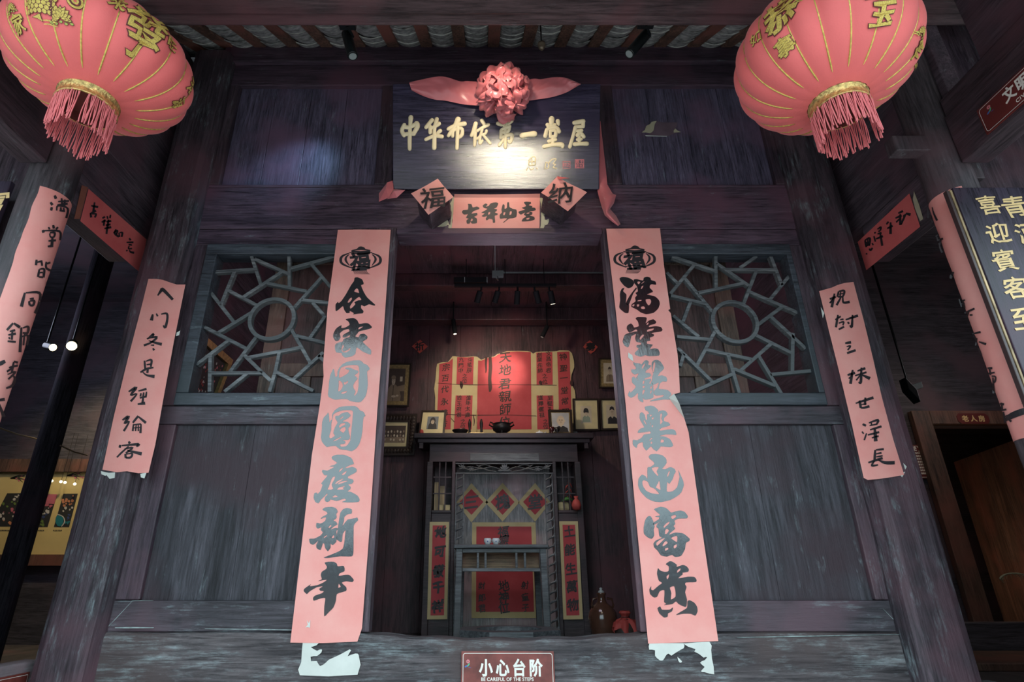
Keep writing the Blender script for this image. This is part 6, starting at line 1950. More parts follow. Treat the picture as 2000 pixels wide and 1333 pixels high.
b.box(lx0 + .056, lx1 - .056, ya, yb, ZT - .066, ZT - .034, W_TABLE)
b.box(lx0 + .056, lx1 - .056, ya, yb, zA, zA + .028, W_TABLE)
for x in (768, 822, 1042, 1103):
    p = A(*z7(x + 8, 170), ya).x
    b.box(p - .010, p + .010, ya + .001, yb - .001, zA + .028, ZT - .066, W_TABLE)
b.build('apron', t, bevel=.003)
b = MB()
b.box(lx0 + .05, lx1 - .05, yb + .16, yb + .18, zA + .01, ZT - .04, W_WARM)
b.build('drawer_board', t)
for lab, x in (('small white porcelain cup on the altar table, beside its twin, farther from the jug', 845), ('small white porcelain cup on the altar table, the twin nearer the jug', 904)):
    b = MB()
    p = A(*z6(x, 735), 5.42)
    b.lathe((p.x, 5.42, ZT + .001), [(0, 0), (.018, 0), (.022, .006), (.034, .03), (.033, .05), (.029, .058), (.026, .052), (.028, .035), (.018, .012), (0, .012)], M_PORC, n=24)
    b.tube([(p.x + .030, 5.42, ZT + .045), (p.x + .044, 5.42, ZT + .036), (p.x + .032, 5.42, ZT + .018)], .004, M_PORC)
    b.lathe((p.x, 5.385, ZT + .03), [(0, 0), (.006, .0)], M_BLUEP, n=8, axis='Y')
    tag(b.build('tea_cup', smooth=True), lab, 'cup', 'white cups on the altar table')

# ---- octagonal fire stand
t = thing('octagonal_stand', 'low octagonal grey wooden fire stand with a round hollow before the table', 'stand', Vector((.205, 4.90, FL)))
zt8 = EYE - .338
b = MB()
oc = [(.205 + .405 * math.cos(math.radians(22.5 + 45 * k)), 4.90 + .375 * math.sin(math.radians(22.5 + 45 * k))) for k in range(8)]
ring = [(.205 + .25 * math.cos(2 * math.pi * k / 32), 4.90 + .23 * math.sin(2 * math.pi * k / 32)) for k in range(32)]
b.poly([[(x, y, zt8) for x, y in oc], [(x, y, zt8) for x, y in ring]], W_TABLE, (0, 0, -.045))
b.build('rim', t)
b = MB()
b.lathe((.205, 4.90, zt8 - .05), [(.25, .04), (.24, 0), (.20, -.045), (0, -.055)], M_IRON, n=32)
b.build('fire_pan', t, smooth=True)
for k in range(4):
    b = MB()
    a = math.radians(45 + 90 * k)
    b.tube([(.205 + .30 * math.cos(a), 4.9 + .28 * math.sin(a), zt8 - .045), (.205 + .33 * math.cos(a), 4.9 + .31 * math.sin(a), FL)], .026, W_TABLE, n=8)
    b.build('leg', t)

# ---- jug and pot
p = A(1177, 1200, 5.62)
t = thing('brown_jug', 'glossy brown glazed wine jug with a narrow neck on the floor by the clear couplet', 'jug', Vector((p.x, 5.62, FL)))
b = MB()
b.lathe((p.x, 5.62, FL), [(0, 0), (.075, 0), (.085, .02), (.118, .12), (.128, .19), (.118, .245), (.085, .29), (.05, .315), (.036, .34), (.034, .375), (.043, .39), (.043, .40), (.03, .402), (.0, .40)], M_JUG, n=36)
b.build('jug_body', t, smooth=True)
b = MB()
b.lathe((p.x, 5.62, FL + .402), [(.028, 0), (.024, .012), (.010, .022), (.014, .036), (0, .042)], M_GREY, n=20)
b.build('stopper', t, smooth=True)
for s in (-1, 1):
    b = MB()
    b.tube([(p.x + s * .045, 5.60, FL + .355), (p.x + s * .085, 5.59, FL + .35), (p.x + s * .095, 5.59, FL + .30), (p.x + s * .085, 5.60, FL + .275)], .010, M_JUG, n=8)
    b.build('handle', t, smooth=True)
p = A(1222, 1215, 5.45)
t = thing('wrapped_pot', 'dark round pot with its mouth tied in red cloth, beside the brown jug', 'pot', Vector((p.x, 5.45, FL)))
b = MB()
b.lathe((p.x, 5.45, FL), [(0, 0), (.06, 0), (.095, .06), (.10, .11), (.075, .165), (.045, .185), (.045, .20), (0, .2)], M_POT, n=28)
b.build('pot_body', t, smooth=True)
b = MB()
c = Vector((p.x, 5.45, FL))


def clothfn(u, v):
    a = 2 * math.pi * u
    prof = [(0, .255), (.04, .262), (.05, .245), (.030, .222), (.032, .205), (.07, .185), (.095, .15), (.108, .10)]
    i = v * 7
    k = min(int(i), 6)
    r, h = [x + (y - x) * (i - k) for x, y in zip(prof[k], prof[k + 1])]
    w = 1 + .16 * math.sin(7 * a + 2 * v) * v
    h += .02 * math.sin(5 * a) * v ** 3 + (.03 * math.sin(2 * a + 1) if v > .85 else 0)
    return c + Vector((r * w * math.cos(a), r * w * math.sin(a), h))


b.grid(clothfn, 56, 21, M_RCLOTH)
b.build('red_cloth', t, smooth=True)
b = MB()
b.lathe((p.x, 5.45, FL + .213), [(.034, -.006), (.038, 0), (.034, .006)], M_OUTL, n=24)
b.build('tie_cord', t)

# ---- vessels on the altar shelf
SZ = shz + EYE + .001
def vessel(name, lab, cat, x, Y, prof, m, extra=None):
    p = A(*z5(x, 760), Y)
    b = MB()
    b.lathe((p.x, Y, SZ), prof, m, n=28)
    if extra:
        extra(b, Vector((p.x, Y, SZ)))
    return tag(b.build(name, smooth=True), lab, cat)


def ears(b, c):
    for s in (-1, 1):
        b.tube([c + Vector((s * .10, 0, .10)), c + Vector((s * .135, 0, .12)), c + Vector((s * .125, 0, .155)), c + Vector((s * .10, 0, .14))], .010, M_IRON, n=8)
    for k in range(3):
        a = 2.09 * k + .5
        b.tube([c + Vector((.07 * math.cos(a), .07 * math.sin(a), .04)), c + Vector((.08 * math.cos(a), .08 * math.sin(a), .012))], .012, M_IRON, n=8)


vessel('incense_censer', 'dark iron incense censer with two ears in the middle of the altar shelf', 'censer', 960, 6.24, [(0, .03), (.05, .03), (.095, .06), (.108, .095), (.092, .115), (.10, .128), (.105, .13), (.09, .125), (0, .10)], M_IRON, ears)
vessel('iron_bowl', 'shallow dark iron bowl on the altar shelf beside the dark-hooded portrait', 'bowl', 635, 6.26, [(0, 0), (.035, 0), (.05, .02), (.085, .055), (.09, .065), (.08, .06), (0, .02)], M_IRON)
vessel('white_teapot', 'small white teapot on the altar shelf near the photo of the bald elder', 'teapot', 1255, 6.24, [(0, 0), (.03, 0), (.045, .02), (.043, .035), (.02, .045), (.006, .048), (.008, .058), (0, .06)], M_PORC,
       lambda b, c: b.tube([c + Vector((.04, 0, .02)), c + Vector((.06, 0, .03)), c + Vector((.075, 0, .045))], [.008, .006, .004], M_PORC))
vessel('dark_cup', 'dark red glass cup on the altar shelf before the photo of the bald elder', 'cup', 1352, 6.20, [(0, 0), (.03, 0), (.012, .01), (.010, .03), (.028, .05), (.032, .085), (.026, .085), (0, .05)], mat('ruby_glass', (.06, .012, .012), .1, coat=.5))
vessel('dark_goblet', 'dark footed goblet beside the red glass cup on the altar shelf', 'cup', 1395, 6.20, [(0, 0), (.028, 0), (.012, .01), (.010, .03), (.026, .05), (.03, .08), (.024, .08), (0, .05)], M_IRON)
p = A(*z5(765, 760), 6.26)
t = thing('candle_stand', 'gilt candle stand with three candle holders on the altar shelf', 'candle stand', Vector((p.x, 6.26, SZ)))
b = MB()
b.box(p.x - .085, p.x + .085, 6.23, 6.29, SZ, SZ + .035, M_GILT)
b.build('base', t, bevel=.006)
for dx, h, r in ((-.08, .16, .016), (0, .27, .006), (.05, .16, .018)):
    b = MB()
    b.lathe((p.x + dx, 6.26, SZ + .035), [(r, 0), (r * .7, h * .3), (r, h * .5), (r * 1.1, h * .7), (r * .4, h), (0, h)], M_IRON if r > .01 else M_GILT, n=14)
    b.build('candle', t, smooth=True)
b = MB()
p = A(*z5(332, 755), 6.18)
b.lathe((p.x, 6.18, SZ), [(0, 0), (.02, 0), (.024, .02), (.02, .045), (.008, .055), (0, .055)], M_RCLOTH, n=14)
tag(b.build('votive_light', smooth=True), 'tiny red votive light at the shelf end by the dark-hooded portrait', 'candle')

# ---- framed photographs


def ell(cx, cy, rx, ry, n=20):
    return [(cx + rx * math.cos(2 * math.pi * k / n), cy + ry * math.sin(2 * math.pi * k / n)) for k in range(n)]


FIG = {
 'seated': (M_PHOTOD, [(M_PHOTOM, [(.62, .55), (1, .5), (1, .7), (.62, .7)]), (M_PHOTO, [(.72, .25), (.86, .25), (.86, .4), (.72, .4)]), (M_PHOTOM, [(.08, 1), (.10, .62), (.25, .5), (.50, .5), (.68, .6), (.82, .85), (.80, 1)]), (M_PHOTOD, [(.36, .5), (.40, .5), (.39, 1), (.36, 1)]), (M_SKIN, ell(.375, .385, .10, .135)), (M_PHOTOM, ell(.37, .28, .125, .065)), (M_SKIN, ell(.42, .86, .12, .035)), (M_SKIN, ell(.62, .84, .08, .03)), (M_PHOTOM, [(.62, .62), (.78, .62), (.78, .66), (.62, .66)])]),
 'hood': (mat('photo_bluegrey', (.17, .19, .20), .5), [(M_COAT, [(.12, 1), (.15, .68), (.28, .5), (.72, .5), (.86, .68), (.9, 1)]), (M_COAT, ell(.5, .36, .25, .30)), (M_SKIN, ell(.5, .43, .15, .20)), (M_COAT, [(.34, .36), (.40, .24), (.62, .24), (.66, .36), (.5, .30)])]),
 'boy': (M_PHOTO, [(M_PHOTOM, [(.2, .92), (.22, .66), (.38, .56), (.62, .56), (.80, .66), (.82, .92)]), (M_SKIN, ell(.5, .42, .11, .16)), (M_PHOTOD, [(.36, .40), (.38, .24), (.5, .18), (.62, .24), (.64, .40), (.60, .32), (.40, .32)]), (M_PHOTOD, [(.48, .58), (.52, .58), (.51, .9), (.49, .9)])]),
 'bald': (mat('photo_palegrey', (.42, .43, .44), .5), [(M_COAT, [(.12, 1), (.16, .80), (.36, .70), (.70, .70), (.9, .80), (.96, 1)]), (M_SKIN, ell(.52, .42, .22, .27)), (M_SKIN, ell(.30, .44, .03, .06)), (M_SKIN, ell(.745, .44, .03, .06)), (M_PHOTO, ell(.52, .70, .05, .05))]),
 'curly': (M_PHOTO, [(mat('photo_green', (.26, .32, .25), .5), [(.14, .95), (.17, .68), (.36, .56), (.64, .56), (.84, .68), (.88, .95)]), (M_SKIN, ell(.5, .40, .13, .18)), (M_COAT, ell(.5, .25, .21, .13)), (M_COAT, ell(.33, .33, .07, .10)), (M_COAT, ell(.67, .33, .07, .10)), (M_PHOTO, ell(.5, .58, .07, .05))]),
 'cap': (M_PHOTO, [(M_COAT, [(.1, 1), (.12, .72), (.32, .62), (.68, .62), (.9, .72), (.94, 1)]), (M_SKIN, ell(.5, .40, .16, .23)), (M_COAT, [(.28, .30), (.34, .14), (.5, .08), (.66, .14), (.72, .30), (.5, .24)]), (M_PHOTO, [(.38, .62), (.62, .62), (.5, .72)])]),
 'group': (M_PHOTOD, [(M_PHOTOM, [(0, .7), (1, .66), (1, 1), (0, 1)])] + [(M_PHOTO if i % 3 else M_PHOTOM, ell(.08 + .14 * (i % 7), .34 + .24 * (i // 7) + .03 * (i % 2), .04, .075, 10)) for i in range(21)]),
}


def photo(lab, quad, Y, fw, mw, fig, mfr, mmt, tilt=0.0, group='framed photographs on the back wall', ornate=False, inner=None):
    """quad: corners in the zoomed picture, clockwise from the upper left one"""
    Q = [A(*z5(x, y), Y) for x, y in quad]
    if tilt:
        for q in Q[:2]:
            q.y += tilt
        for i in (0, 1):
            q = Q[i]
            k = (Y + tilt) / Y
            Q[i] = Vector((q.x * k, Y + tilt, EYE + (q.z - EYE) * k))
    t = thing('picture_frame', lab, 'picture frame', (Q[2] + Q[3]) / 2, group)
    nrm = (Q[1] - Q[0]).cross(Q[3] - Q[0]).normalized()
    if nrm.y > 0:
        nrm.negate()

    def f(u, v, o=0.0):
        return (Q[0] * (1 - u) + Q[1] * u) * (1 - v) + (Q[3] * (1 - u) + Q[2] * u) * v + nrm * o
    W_, H_ = (Q[1] - Q[0]).length, (Q[3] - Q[0]).length

    def rect(a, o):
        u, v = a / W_, a / H_
        return [f(u, v, o), f(1 - u, v, o), f(1 - u, 1 - v, o), f(u, 1 - v, o)]
    b = MB()
    b.poly([rect(0, .022), rect(fw, .022)], mfr, -nrm * .024)
    if ornate:
        for k in range(40):
            s = k / 40 * 4
            i, r = int(s), s - int(s)
            c = rect(fw * .5, .022)
            p = c[i].lerp(c[(i + 1) % 4], r)
            b.tube([p - nrm * .004, p + nrm * .010], [fw * .38, fw * .12], mfr, n=8)
    b.build('frame', t, bevel=.003)
    b = MB()
    b.poly([rect(fw * .9, .008)], mmt)
    b.build('mount', t)
    bgm, shapes = FIG[fig]
    if inner:
        u0, v0, u1, v1 = inner
    else:
        u0, v0 = (fw + mw) / W_, (fw + mw) / H_
        u1, v1 = 1 - u0, 1 - v0
    g = lambda u, v, o: f(u0 + (u1 - u0) * u, v0 + (v1 - v0) * v, o)
    b = MB()
    b.poly([[g(u, v, .010) for u, v in ((0, 0), (1, 0), (1, 1), (0, 1))]], bgm)
    ph = b.build('photo', t)
    b = MB()
    for k, (m, p) in enumerate(shapes):
        b.poly([[g(min(1, max(0, u)), min(1, max(0, v)), .0112 + k * .0006) for u, v in p]], m)
    if fig != 'group':
        fx, fy, fr = {'seated': (.375, .385, .09), 'hood': (.5, .43, .12), 'boy': (.5, .42, .09), 'bald': (.52, .42, .17), 'curly': (.5, .40, .11), 'cap': (.5, .40, .13)}[fig]
        o = .0112 + len(shapes) * .0006
        for s in (-1, 1):
            b.poly([[g(u, v, o) for u, v in ell(fx + s * fr * .42, fy - .01, fr * .22, .012, 10)]], M_PHOTOD)
            b.poly([[g(u, v, o) for u, v in ell(fx + s * fr * .42, fy - .05, fr * .30, .008, 10)]], M_PHOTOD)
        b.poly([[g(u, v, o) for u, v in ((fx - fr * .10, fy + .045), (fx, fy - .01), (fx + fr * .14, fy + .045))]], M_PHOTOM)
        b.poly([[g(u, v, o) for u, v in ell(fx, fy + .095, fr * .36, .010, 10)]], M_PHOTOM)
    b.build('figure', ph)
    return t


photo('gilt-edged framed photo of a seated elder in robe and cap, above the group photo', [(28, 203), (257, 203), (235, 541), (8, 541)], 6.56, .018, .05, 'seated', M_FRAME, M_GILT)
photo('carved dark frame with a small group photo on a wide yellow mount', [(-15, 598), (302, 598), (278, 922), (-40, 922)], 6.555, .10, .1, 'group', M_FRAME, M_MOUNT, ornate=True, inner=(.20, .29, .74, .70))
photo('framed photo of a person in a dark hood, standing on the altar shelf', [(335, 575), (527, 575), (512, 765), (308, 765)], 6.36, .02, .06, 'hood', M_FRAME, M_MOUNT, tilt=.10, group='framed photographs on the altar shelf')
photo('small gilt framed photo of a person in a light jacket, above the black-capped portrait', [(1713, 163), (1885, 163), (1893, 397), (1716, 397)], 6.56, .016, .045, 'boy', M_FRAME, M_GILT)
photo('framed photo of a bald elder in a dark jacket, standing on the altar shelf', [(1320, 570), (1506, 570), (1514, 765), (1332, 765)], 6.34, .026, .012, 'bald', M_FRAME, M_GILT, tilt=.10, group='framed photographs on the altar shelf')
photo('framed photo of a person with curly hair and pale green top, beside the bald elder', [(1511, 479), (1714, 479), (1724, 728), (1523, 730)], 6.56, .020, .07, 'curly', M_FRAME, M_MOUNT)
photo('framed photo of a person in black cap and jacket, beside the curly-haired portrait', [(1720, 479), (1908, 479), (1922, 722), (1732, 726)], 6.56, .020, .055, 'cap', M_FRAME, M_MOUNT)
b = MB()
p = A(*z5(1535, 745), 6.58)
b.box(p.x - .025, p.x + .025, 6.575, 6.60, p.z - .04, p.z + .04, M_GREY)
tag(b.build('wall_switch', bevel=.004), 'tiny pale switch on the back wall under the curly-haired portrait', 'switch')

# ---- track lights, junction box and conduit
YT = 5.20
t = thing('track_light', 'black ceiling track with five small spotlights inside the hall', 'track light', A(985, 556, YT))
p, q = A(*z4(590, 462), YT), A(*z4(1385, 466), YT)
b = MB()
b.box(p.x, q.x, YT - .018, YT + .018, p.z - .03, p.z, M_BLACK2)
for x in (p.x + .12, (p.x + q.x) / 2, q.x - .12):
    b.tube([(x, YT, p.z), (x, YT, 3.10 + EYE)], .004, M_BLACK2)
b.build('track', t, bevel=.003)
b = MB()
a, c = A(*z4(585, 412), YT), A(*z4(845, 440), YT)
b.box(a.x, c.x, YT - .016, YT + .016, p.z + .015, a.z, M_BLACK2)
for x in (670, 845):
    m = A(*z4(x, 425), YT)
    b.box(m.x - .004, m.x + .004, YT - .018, YT + .017, p.z + .015, a.z + .002, M_GREY)
b.build('driver_box', t, bevel=.003)
SPOTS = []
for i, (tx, bx, by) in enumerate(((800, 765, 585), (940, 905, 585), (1085, 1080, 600), (1215, 1255, 590), (1330, 1365, 595))):
    T_, B_ = A(*z4(tx, 488), YT), A(*z4(bx, by), YT)
    T2 = A(*z4(tx + (bx - tx) * .25, 515), YT)
    dy = .06
    B_ = B_ + Vector((0, dy, 0))
    b = MB()
    b.tube([(T_.x, YT, p.z - .03), (T_.x, YT, T_.z - .03), T2], .010, M_BLACK2, n=8)
    b.tube([T2, T2 + (B_ - T2) * .02, B_ - (B_ - T2) * .02, B_], [.026, .030, .030, .028], M_BLACK2, n=18)
    h_ = b.build('spot_head', t)
    d = (B_ - T2).normalized()
    b = MB()
    b.lathe((0, 0, 0), [(0, 0), (.024, 0)], M_LAMPS if i == 4 else M_GREY, n=16)
    o = b.build('lens', h_)
    o.data.transform(Matrix.Translation(B_ + d * .002) @ Vector((0, 0, 1)).rotation_difference(d).to_matrix().to_4x4())
    SPOTS.append(B_ + d * .03)
b = MB()
p = A(*z4(929, 364), 5.46)
b.box(p.x - .062, p.x + .062, 5.445, 5.495, p.z - .06, p.z + .055, M_GREY)
b.tube([(p.x, 5.46, p.z - .06), (p.x, 5.40, p.z - .14), (p.x - .02, 5.25, p.z - .20)], .006, M_GREY)
tag(b.build('junction_box', bevel=.006), 'square grey junction box on the hall cross beam above the track light', 'junction box')
b = MB()
q = A(*z4(1800, 368), 5.48)
b.tube([(p.x + .063, 5.48, p.z), (2.26, 5.48, p.z)], .010, M_GREY, n=10)
tag(b.build('conduit_pipe', smooth=True), 'thin grey conduit pipe running along the hall cross beam from the junction box', 'pipe')
b = MB()
b.tube([(p.x - .03, 5.44, 3.088 + EYE), (p.x - .05, 4.6, 3.09 + EYE), (p.x - .08, 3.6, 3.09 + EYE)], .006, M_GREY, n=6)
tag(b.build('ceiling_cable'), 'thin pale cable along the hall ceiling planks to the junction box', 'cable')
for lab, x, y, lit in (('small black ceiling spot with a bright lens above the dark-hooded portrait', 590, 800, True), ('small unlit black ceiling spot in the hall, above the bald elder portrait', 1290, 850, False)):
    P = A(*z4(x - (8 if lit else -25), y - 60), 6.2)
    Q = A(*z4(x + (5 if lit else -15), y + (50 if lit else 25)), 6.2)
    t = thing('ceiling_spot', lab, 'spotlight', Vector((P.x, 6.2, 3.1 + EYE)))
    b = MB()
    b.tube([(P.x, 6.2, 3.10 + EYE), P], .008, M_BLACK2)
    b.tube([P, Q], .026, M_BLACK2, n=16)
    b.build('lamp_body', t)
    d = (Q - P).normalized()
    b = MB()
    b.lathe((0, 0, 0), [(0, 0), (.018, 0)], M_LAMPS if lit else M_GREY, n=14)
    o = b.build('lens', t)
    o.data.transform(Matrix.Translation(Q + d * .002) @ Vector((0, 0, 1)).rotation_difference(d).to_matrix().to_4x4())

# ---- door leaves folded back behind the lattice windows
for lab, x0, x1, hinge in (('brown panelled door leaf folded back behind the lattice window with the gilt picture', -1.42, -.68, 1), ('brown panelled door leaf folded back behind the lattice window without the gilt picture', .90, 1.68, -1)):
    t = thing('door_leaf', lab, 'door leaf', Vector(((x0 + x1) / 2, 3.47, FL)))
    b = MB()
    z0, z1 = HALL + .02, 2.12
    sw = .11
    b.zbox(x0, x0 + sw, 3.45, 3.50, z0, z1, W_LEAF)
    b.zbox(x1 - sw, x1, 3.45, 3.50, z0, z1, W_LEAF)
    for za, zb in ((z0, z0 + .12), (1.20, 1.29), (z1 - .1, z1)):
        b.zbox(x0 + sw, x1 - sw, 3.452, 3.498, za, zb, W_LEAF)
    xm = x0 + .30 if hinge > 0 else x1 - .30
    b.zbox(xm - .03, xm + .03, 3.453, 3.497, .7, 1.20, W_LEAF)
    b.build('frame', t, bevel=.004)
    b = MB()
    b.zbox(x0 + sw - .01, x1 - sw + .01, 3.47, 3.485, z0 + .1, z1 - .09, W_LEAFP)
    b.build('panel', t)
# ---- gilt picture seen through the lattice
t = thing('gilt_picture', 'gilt-framed picture of red and white blossoms, seen through the lattice window', 'picture frame', Vector((-2.0, 3.8, 1.2 + EYE)))
q = [(-2.03, 3.62, 1.03 + EYE), (-2.03, 4.10, 1.03 + EYE), (-1.93, 4.10, 1.56 + EYE), (-1.93, 3.62, 1.56 + EYE)]
q = [Vector(v) for v in q]
nn = Vector((1, 0, -.18)).normalized()
f = lambda u, v, o=0: (q[0] * (1 - u) + q[1] * u) * (1 - v) + (q[3] * (1 - u) + q[2] * u) * v + nn * o
b = MB()
b.poly([[f(*p, .03) for p in ((0, 0), (1, 0), (1, 1), (0, 1))], [f(*p, .03) for p in ((.10, .09), (.90, .09), (.90, .91), (.10, .91))]], M_GILT, -nn * .035)
b.build('frame', t, bevel=.006)
b = MB()
b.poly([[f(*p, .006) for p in ((.1, .1), (.9, .1), (.9, .9), (.1, .9))]], M_COAT)
for k in range(90):
    u, v = random.uniform(.16, .84), random.uniform(.15, .85)
    r = random.uniform(.008, .022)
    b.poly([[f(u + r * math.cos(a), v + r * math.sin(a), .008) for a in (0, 1.3, 2.5, 3.8, 5)]], random.choice((M_PINKP, P_WHITE, M_RCLOTH)))
b.build('painting', t)
# ------------------------------------------------------------------ the lit side room
t = thing('exhibition_board', 'yellow lit exhibition board with photos and plum blossom, deep in the side room', 'board', A(80, 1083, 5.98))
b = MB()
P, Q = A(-120, 923, 5.97), A(190, 1084, 5.97)
b.box(P.x, Q.x, 5.97, 5.99, Q.z, P.z, M_YBOARD)
b.build('panel', t)
fy = lambda x, y, o=.002: A(x, y, 5.97 - o)
M_PH = [mat('print_rose', (.45, .12, .16), .5), mat('print_cloth_white', (.5, .46, .42), .5), mat('print_navy', (.04, .06, .16), .5), mat('print_teal', (.02, .17, .20), .5), mat('print_orange', (.5, .2, .1), .5), mat('print_leaf', (.13, .2, .05), .5), mat('print_black', (.03, .03, .03), .5)]
def blob(b, cx, cy, r, m, o):
    b.poly([[fy(cx + r * math.cos(a) * random.uniform(.7, 1.2), cy + r * math.sin(a) * random.uniform(.7, 1.2), o) for a in [k * math.pi / 4 for k in range(8)]]], m)
rn = random.Random(3)
for qd, base, cols in (([(14, 964), (44, 964), (26, 1029), (-20, 1029)], M_PH[6], (1, 5, 0, 1, 4)), ([(91, 966), (112, 966), (93, 1030), (72, 1030)], M_PH[6], (0, 0, 1, 2, 5)), ([(124, 965), (152, 965), (135, 1030), (105, 1030)], M_PH[6], (4, 4, 1, 2, 3))):
    b = MB()
    b.poly([[fy(x, y) for x, y in qd]], base)
    for k in range(26):
        v = rn.random() * .9 + .05
        u = rn.random() * .84 + .08
        a = [qd[0][i] + (qd[3][i] - qd[0][i]) * v for i in (0, 1)]
        c = [qd[1][i] + (qd[2][i] - qd[1][i]) * v for i in (0, 1)]
        blob(b, a[0] + (c[0] - a[0]) * u, a[1] + (c[1] - a[1]) * u, rn.uniform(1.2, 3.2), M_PH[cols[min(4, int(v * 5))]], .003 + k * .00008)
    if qd[0][0] == 91:
        b.poly([[fy(x, y, .0055) for x, y in ((91, 966), (112, 966), (106, 985), (87, 984))]], M_PH[0])
    if qd[0][0] == 124:
        b.poly([[fy(116 + 8 * math.cos(a), 1017 + 12 * math.sin(a), .0055) for a in [k * .524 for k in range(12)]]], M_PH[3])
        brush(b, lambda x, y: fy(x, y, .006), ident, [(112, 1005, .8), (123, 1010, 1), (126, 1020, 1), (120, 1029, .8)], M_PH[1])
    b.build('photo', t)
b = MB()
for x, y in ((20, 935), (130, 930)):
    for k in range(5):
        brush(b, lambda u, v: fy(u, v, .003), ident, [(x, y, .8), (x + 12 + 3 * k, y - 3 + 4 * math.sin(k * 2), .7), (x + 22 + 3 * k, y + 8 * math.sin(k * 1.7), .3)], M_PH[6], 3)
        blob(b, x + 12 + 5 * k, y + 5 * math.sin(k * 2.2), 2, M_PH[0], .004)
    b.flush('plum_branch', t)
b = MB()
for x0, x1 in ((-8, 24), (72, 88), (104, 124)):
    for k in range(int((x1 - x0) / 3)):
        x = x0 + k * 3
        b.poly([[fy(u, v, .003) for u, v in ((x, 1035.5), (x + 2, 1035.5), (x + 1.6, 1038), (x - .4, 1038))]], M_PH[6])
b.build('caption', t)
b = MB()
b.box(P.x, Q.x, 5.93, 5.99, Q.z - .10, Q.z, W_BROWN)
b.box(P.x, Q.x, 5.93, 5.99, P.z, P.z + .13, W_BROWN)
b.build('rail', t)
for k, (x, y) in enumerate(((101, 940), (119, 941.5), (127, 943), (146, 946))):  # glowing dots on wires, added to imitate lamp reflections on the glossy board
    b = MB()
    c = A(x, y, 5.88)
    b.lathe(c, [(0, -.014), (.010, -.010), (.015, 0), (.010, .010), (0, .014)], M_REFL, n=14)
    b.tube([c + EZV * .013, c + EZV * .5], .002, M_IRON, n=5)
    tag(b.build('reflection_dot', smooth=True), ('glowing dot imitating a lamp reflection on the board, ' + ('beside the dark room post', 'second out from the dark room post', 'third out from the dark room post', 'next to the facade post')[k]), 'reflection', 'imitated reflections before the exhibition board')
b = MB()
c0, c1 = A(62, 1000, 4.6), A(88, 1000, 4.6)
c0.x, c1.x = A(35, 1000, 4.6).x, A(79, 1000, 4.6).x
b.lathe(((c0.x + c1.x) / 2, 4.6, EYE), [((c1.x - c0.x) / 2, HALL - .05), ((c1.x - c0.x) / 2, 3.0)], W_DARKZ, n=24)
tag(b.build('room_post', smooth=True), 'dark round post inside the lit side room, in front of the yellow exhibition board', 'post')
for lab, x, y, r, tilt in (('brightly glowing round ceiling lamp in the lit side room', 140, 676, .036, 0), ('smaller oval glowing ceiling lamp in the lit side room', 103, 679, .028, .5)):
    c = A(x, y, 4.3)
    t = thing('ceiling_lamp', lab, 'ceiling lamp', Vector((c.x, 4.3, 3.0 + EYE)))
    d = (Vector((0, 0, EYE)) - c).normalized()
    d = (d + Vector((tilt * 1.6, .2 * tilt, -.2))).normalized()
    b = MB()
    b.lathe((0, 0, 0), [(r * 1.1, -.10), (r * 1.15, .005), (r, .005), (r, 0)], M_BLACK, n=24)
    o = b.build('lamp_body', t)
    M_ = Matrix.Translation(c) @ Vector((0, 0, 1)).rotation_difference(d).to_matrix().to_4x4()
    o.data.transform(M_)
    b = MB()
    b.lathe((0, 0, 0), [(0, .001), (r, .001)], M_LAMPW, n=24)
    o = b.build('lens', t)
    o.data.transform(M_)
    b = MB()
    b.tube([c - d * .1, (c.x - d.x * .1, c.y - d.y * .1, 3.0 + EYE)], .008, M_BLACK)
    b.build('stem', t)
    if r > .04:
        b = MB()
        b.bar(A(122, 668, 4.28), A(132, 678, 4.28), .004, .022, d, M_LAMPW)
        b.build('glowing_edge', t)
for lab, p, q in (('pale cable sagging across the lit side room by the porch scroll end', (-10, 833), (73, 858)), ('pale cable end behind the facade post in the lit side room', (118, 871), (170, 890))):
    b = MB()
    a, c = A(*p, 4.3), A(*q, 4.9)
    m = (a + c) / 2 - EZV * .01
    b.tube([a, m, c], .006, mat('buff_cable', (.30, .24, .17), .6), n=6)
    tag(b.build('room_cable', smooth=True), lab, 'cable')

# ------------------------------------------------------------------ the brown-lit side room
YR = 5.19
t = sroot('door_2', (A(1915, 1000, YR).x, YR, HALL + EYE))
b = MB()
x0, x1, x2 = A(1828, 1000, YR).x, RX1, RX2 + .14
zt, zh = A(1900, 806, YR).z, A(1900, 832, YR).z
b.box(x0, x1, YR - .06, YR, FL, zt, W_BROWN)
b.box(x1, x2, YR - .06, YR, zh, zt, W_BROWN)
b.box(RX2, x2, YR - .06, YR, FL, zh, W_BROWN)
b.build('door_frame', t, bevel=.006)
t = thing('plank_door', 'brown plank door standing ajar in the brown-lit side room', 'door leaf', Vector((5.1, 5.3, FL)))
b = MB()
a_, d_ = Vector((5.08, 5.32, 0)), Vector((.30, 1.26, 0))
nn_ = Vector((-d_.y, d_.x, 0)).normalized() * .035
for k in range(5):
    p, q = a_ + d_ * (k / 5), a_ + d_ * ((k + .99) / 5)
    z0, z1 = FL, 1.25 + EYE
    b.hexa([(p.x, p.y, z0), (q.x, q.y, z0), (q.x, q.y, z1), (p.x, p.y, z1)], -nn_, W_BROWN)
b.build('planks', t, bevel=.003)
c = A(1901, 818, YR - .065)
t = thing('room_name_sign', 'little dark red name board with three gilt characters over the plank door', 'sign', c - EZV * .05)
b = MB()
w, h, k = (A(1933, 818, YR).x - A(1872, 818, YR).x) / 2, (A(1900, 808, YR).z - A(1900, 828, YR).z) / 2, .025
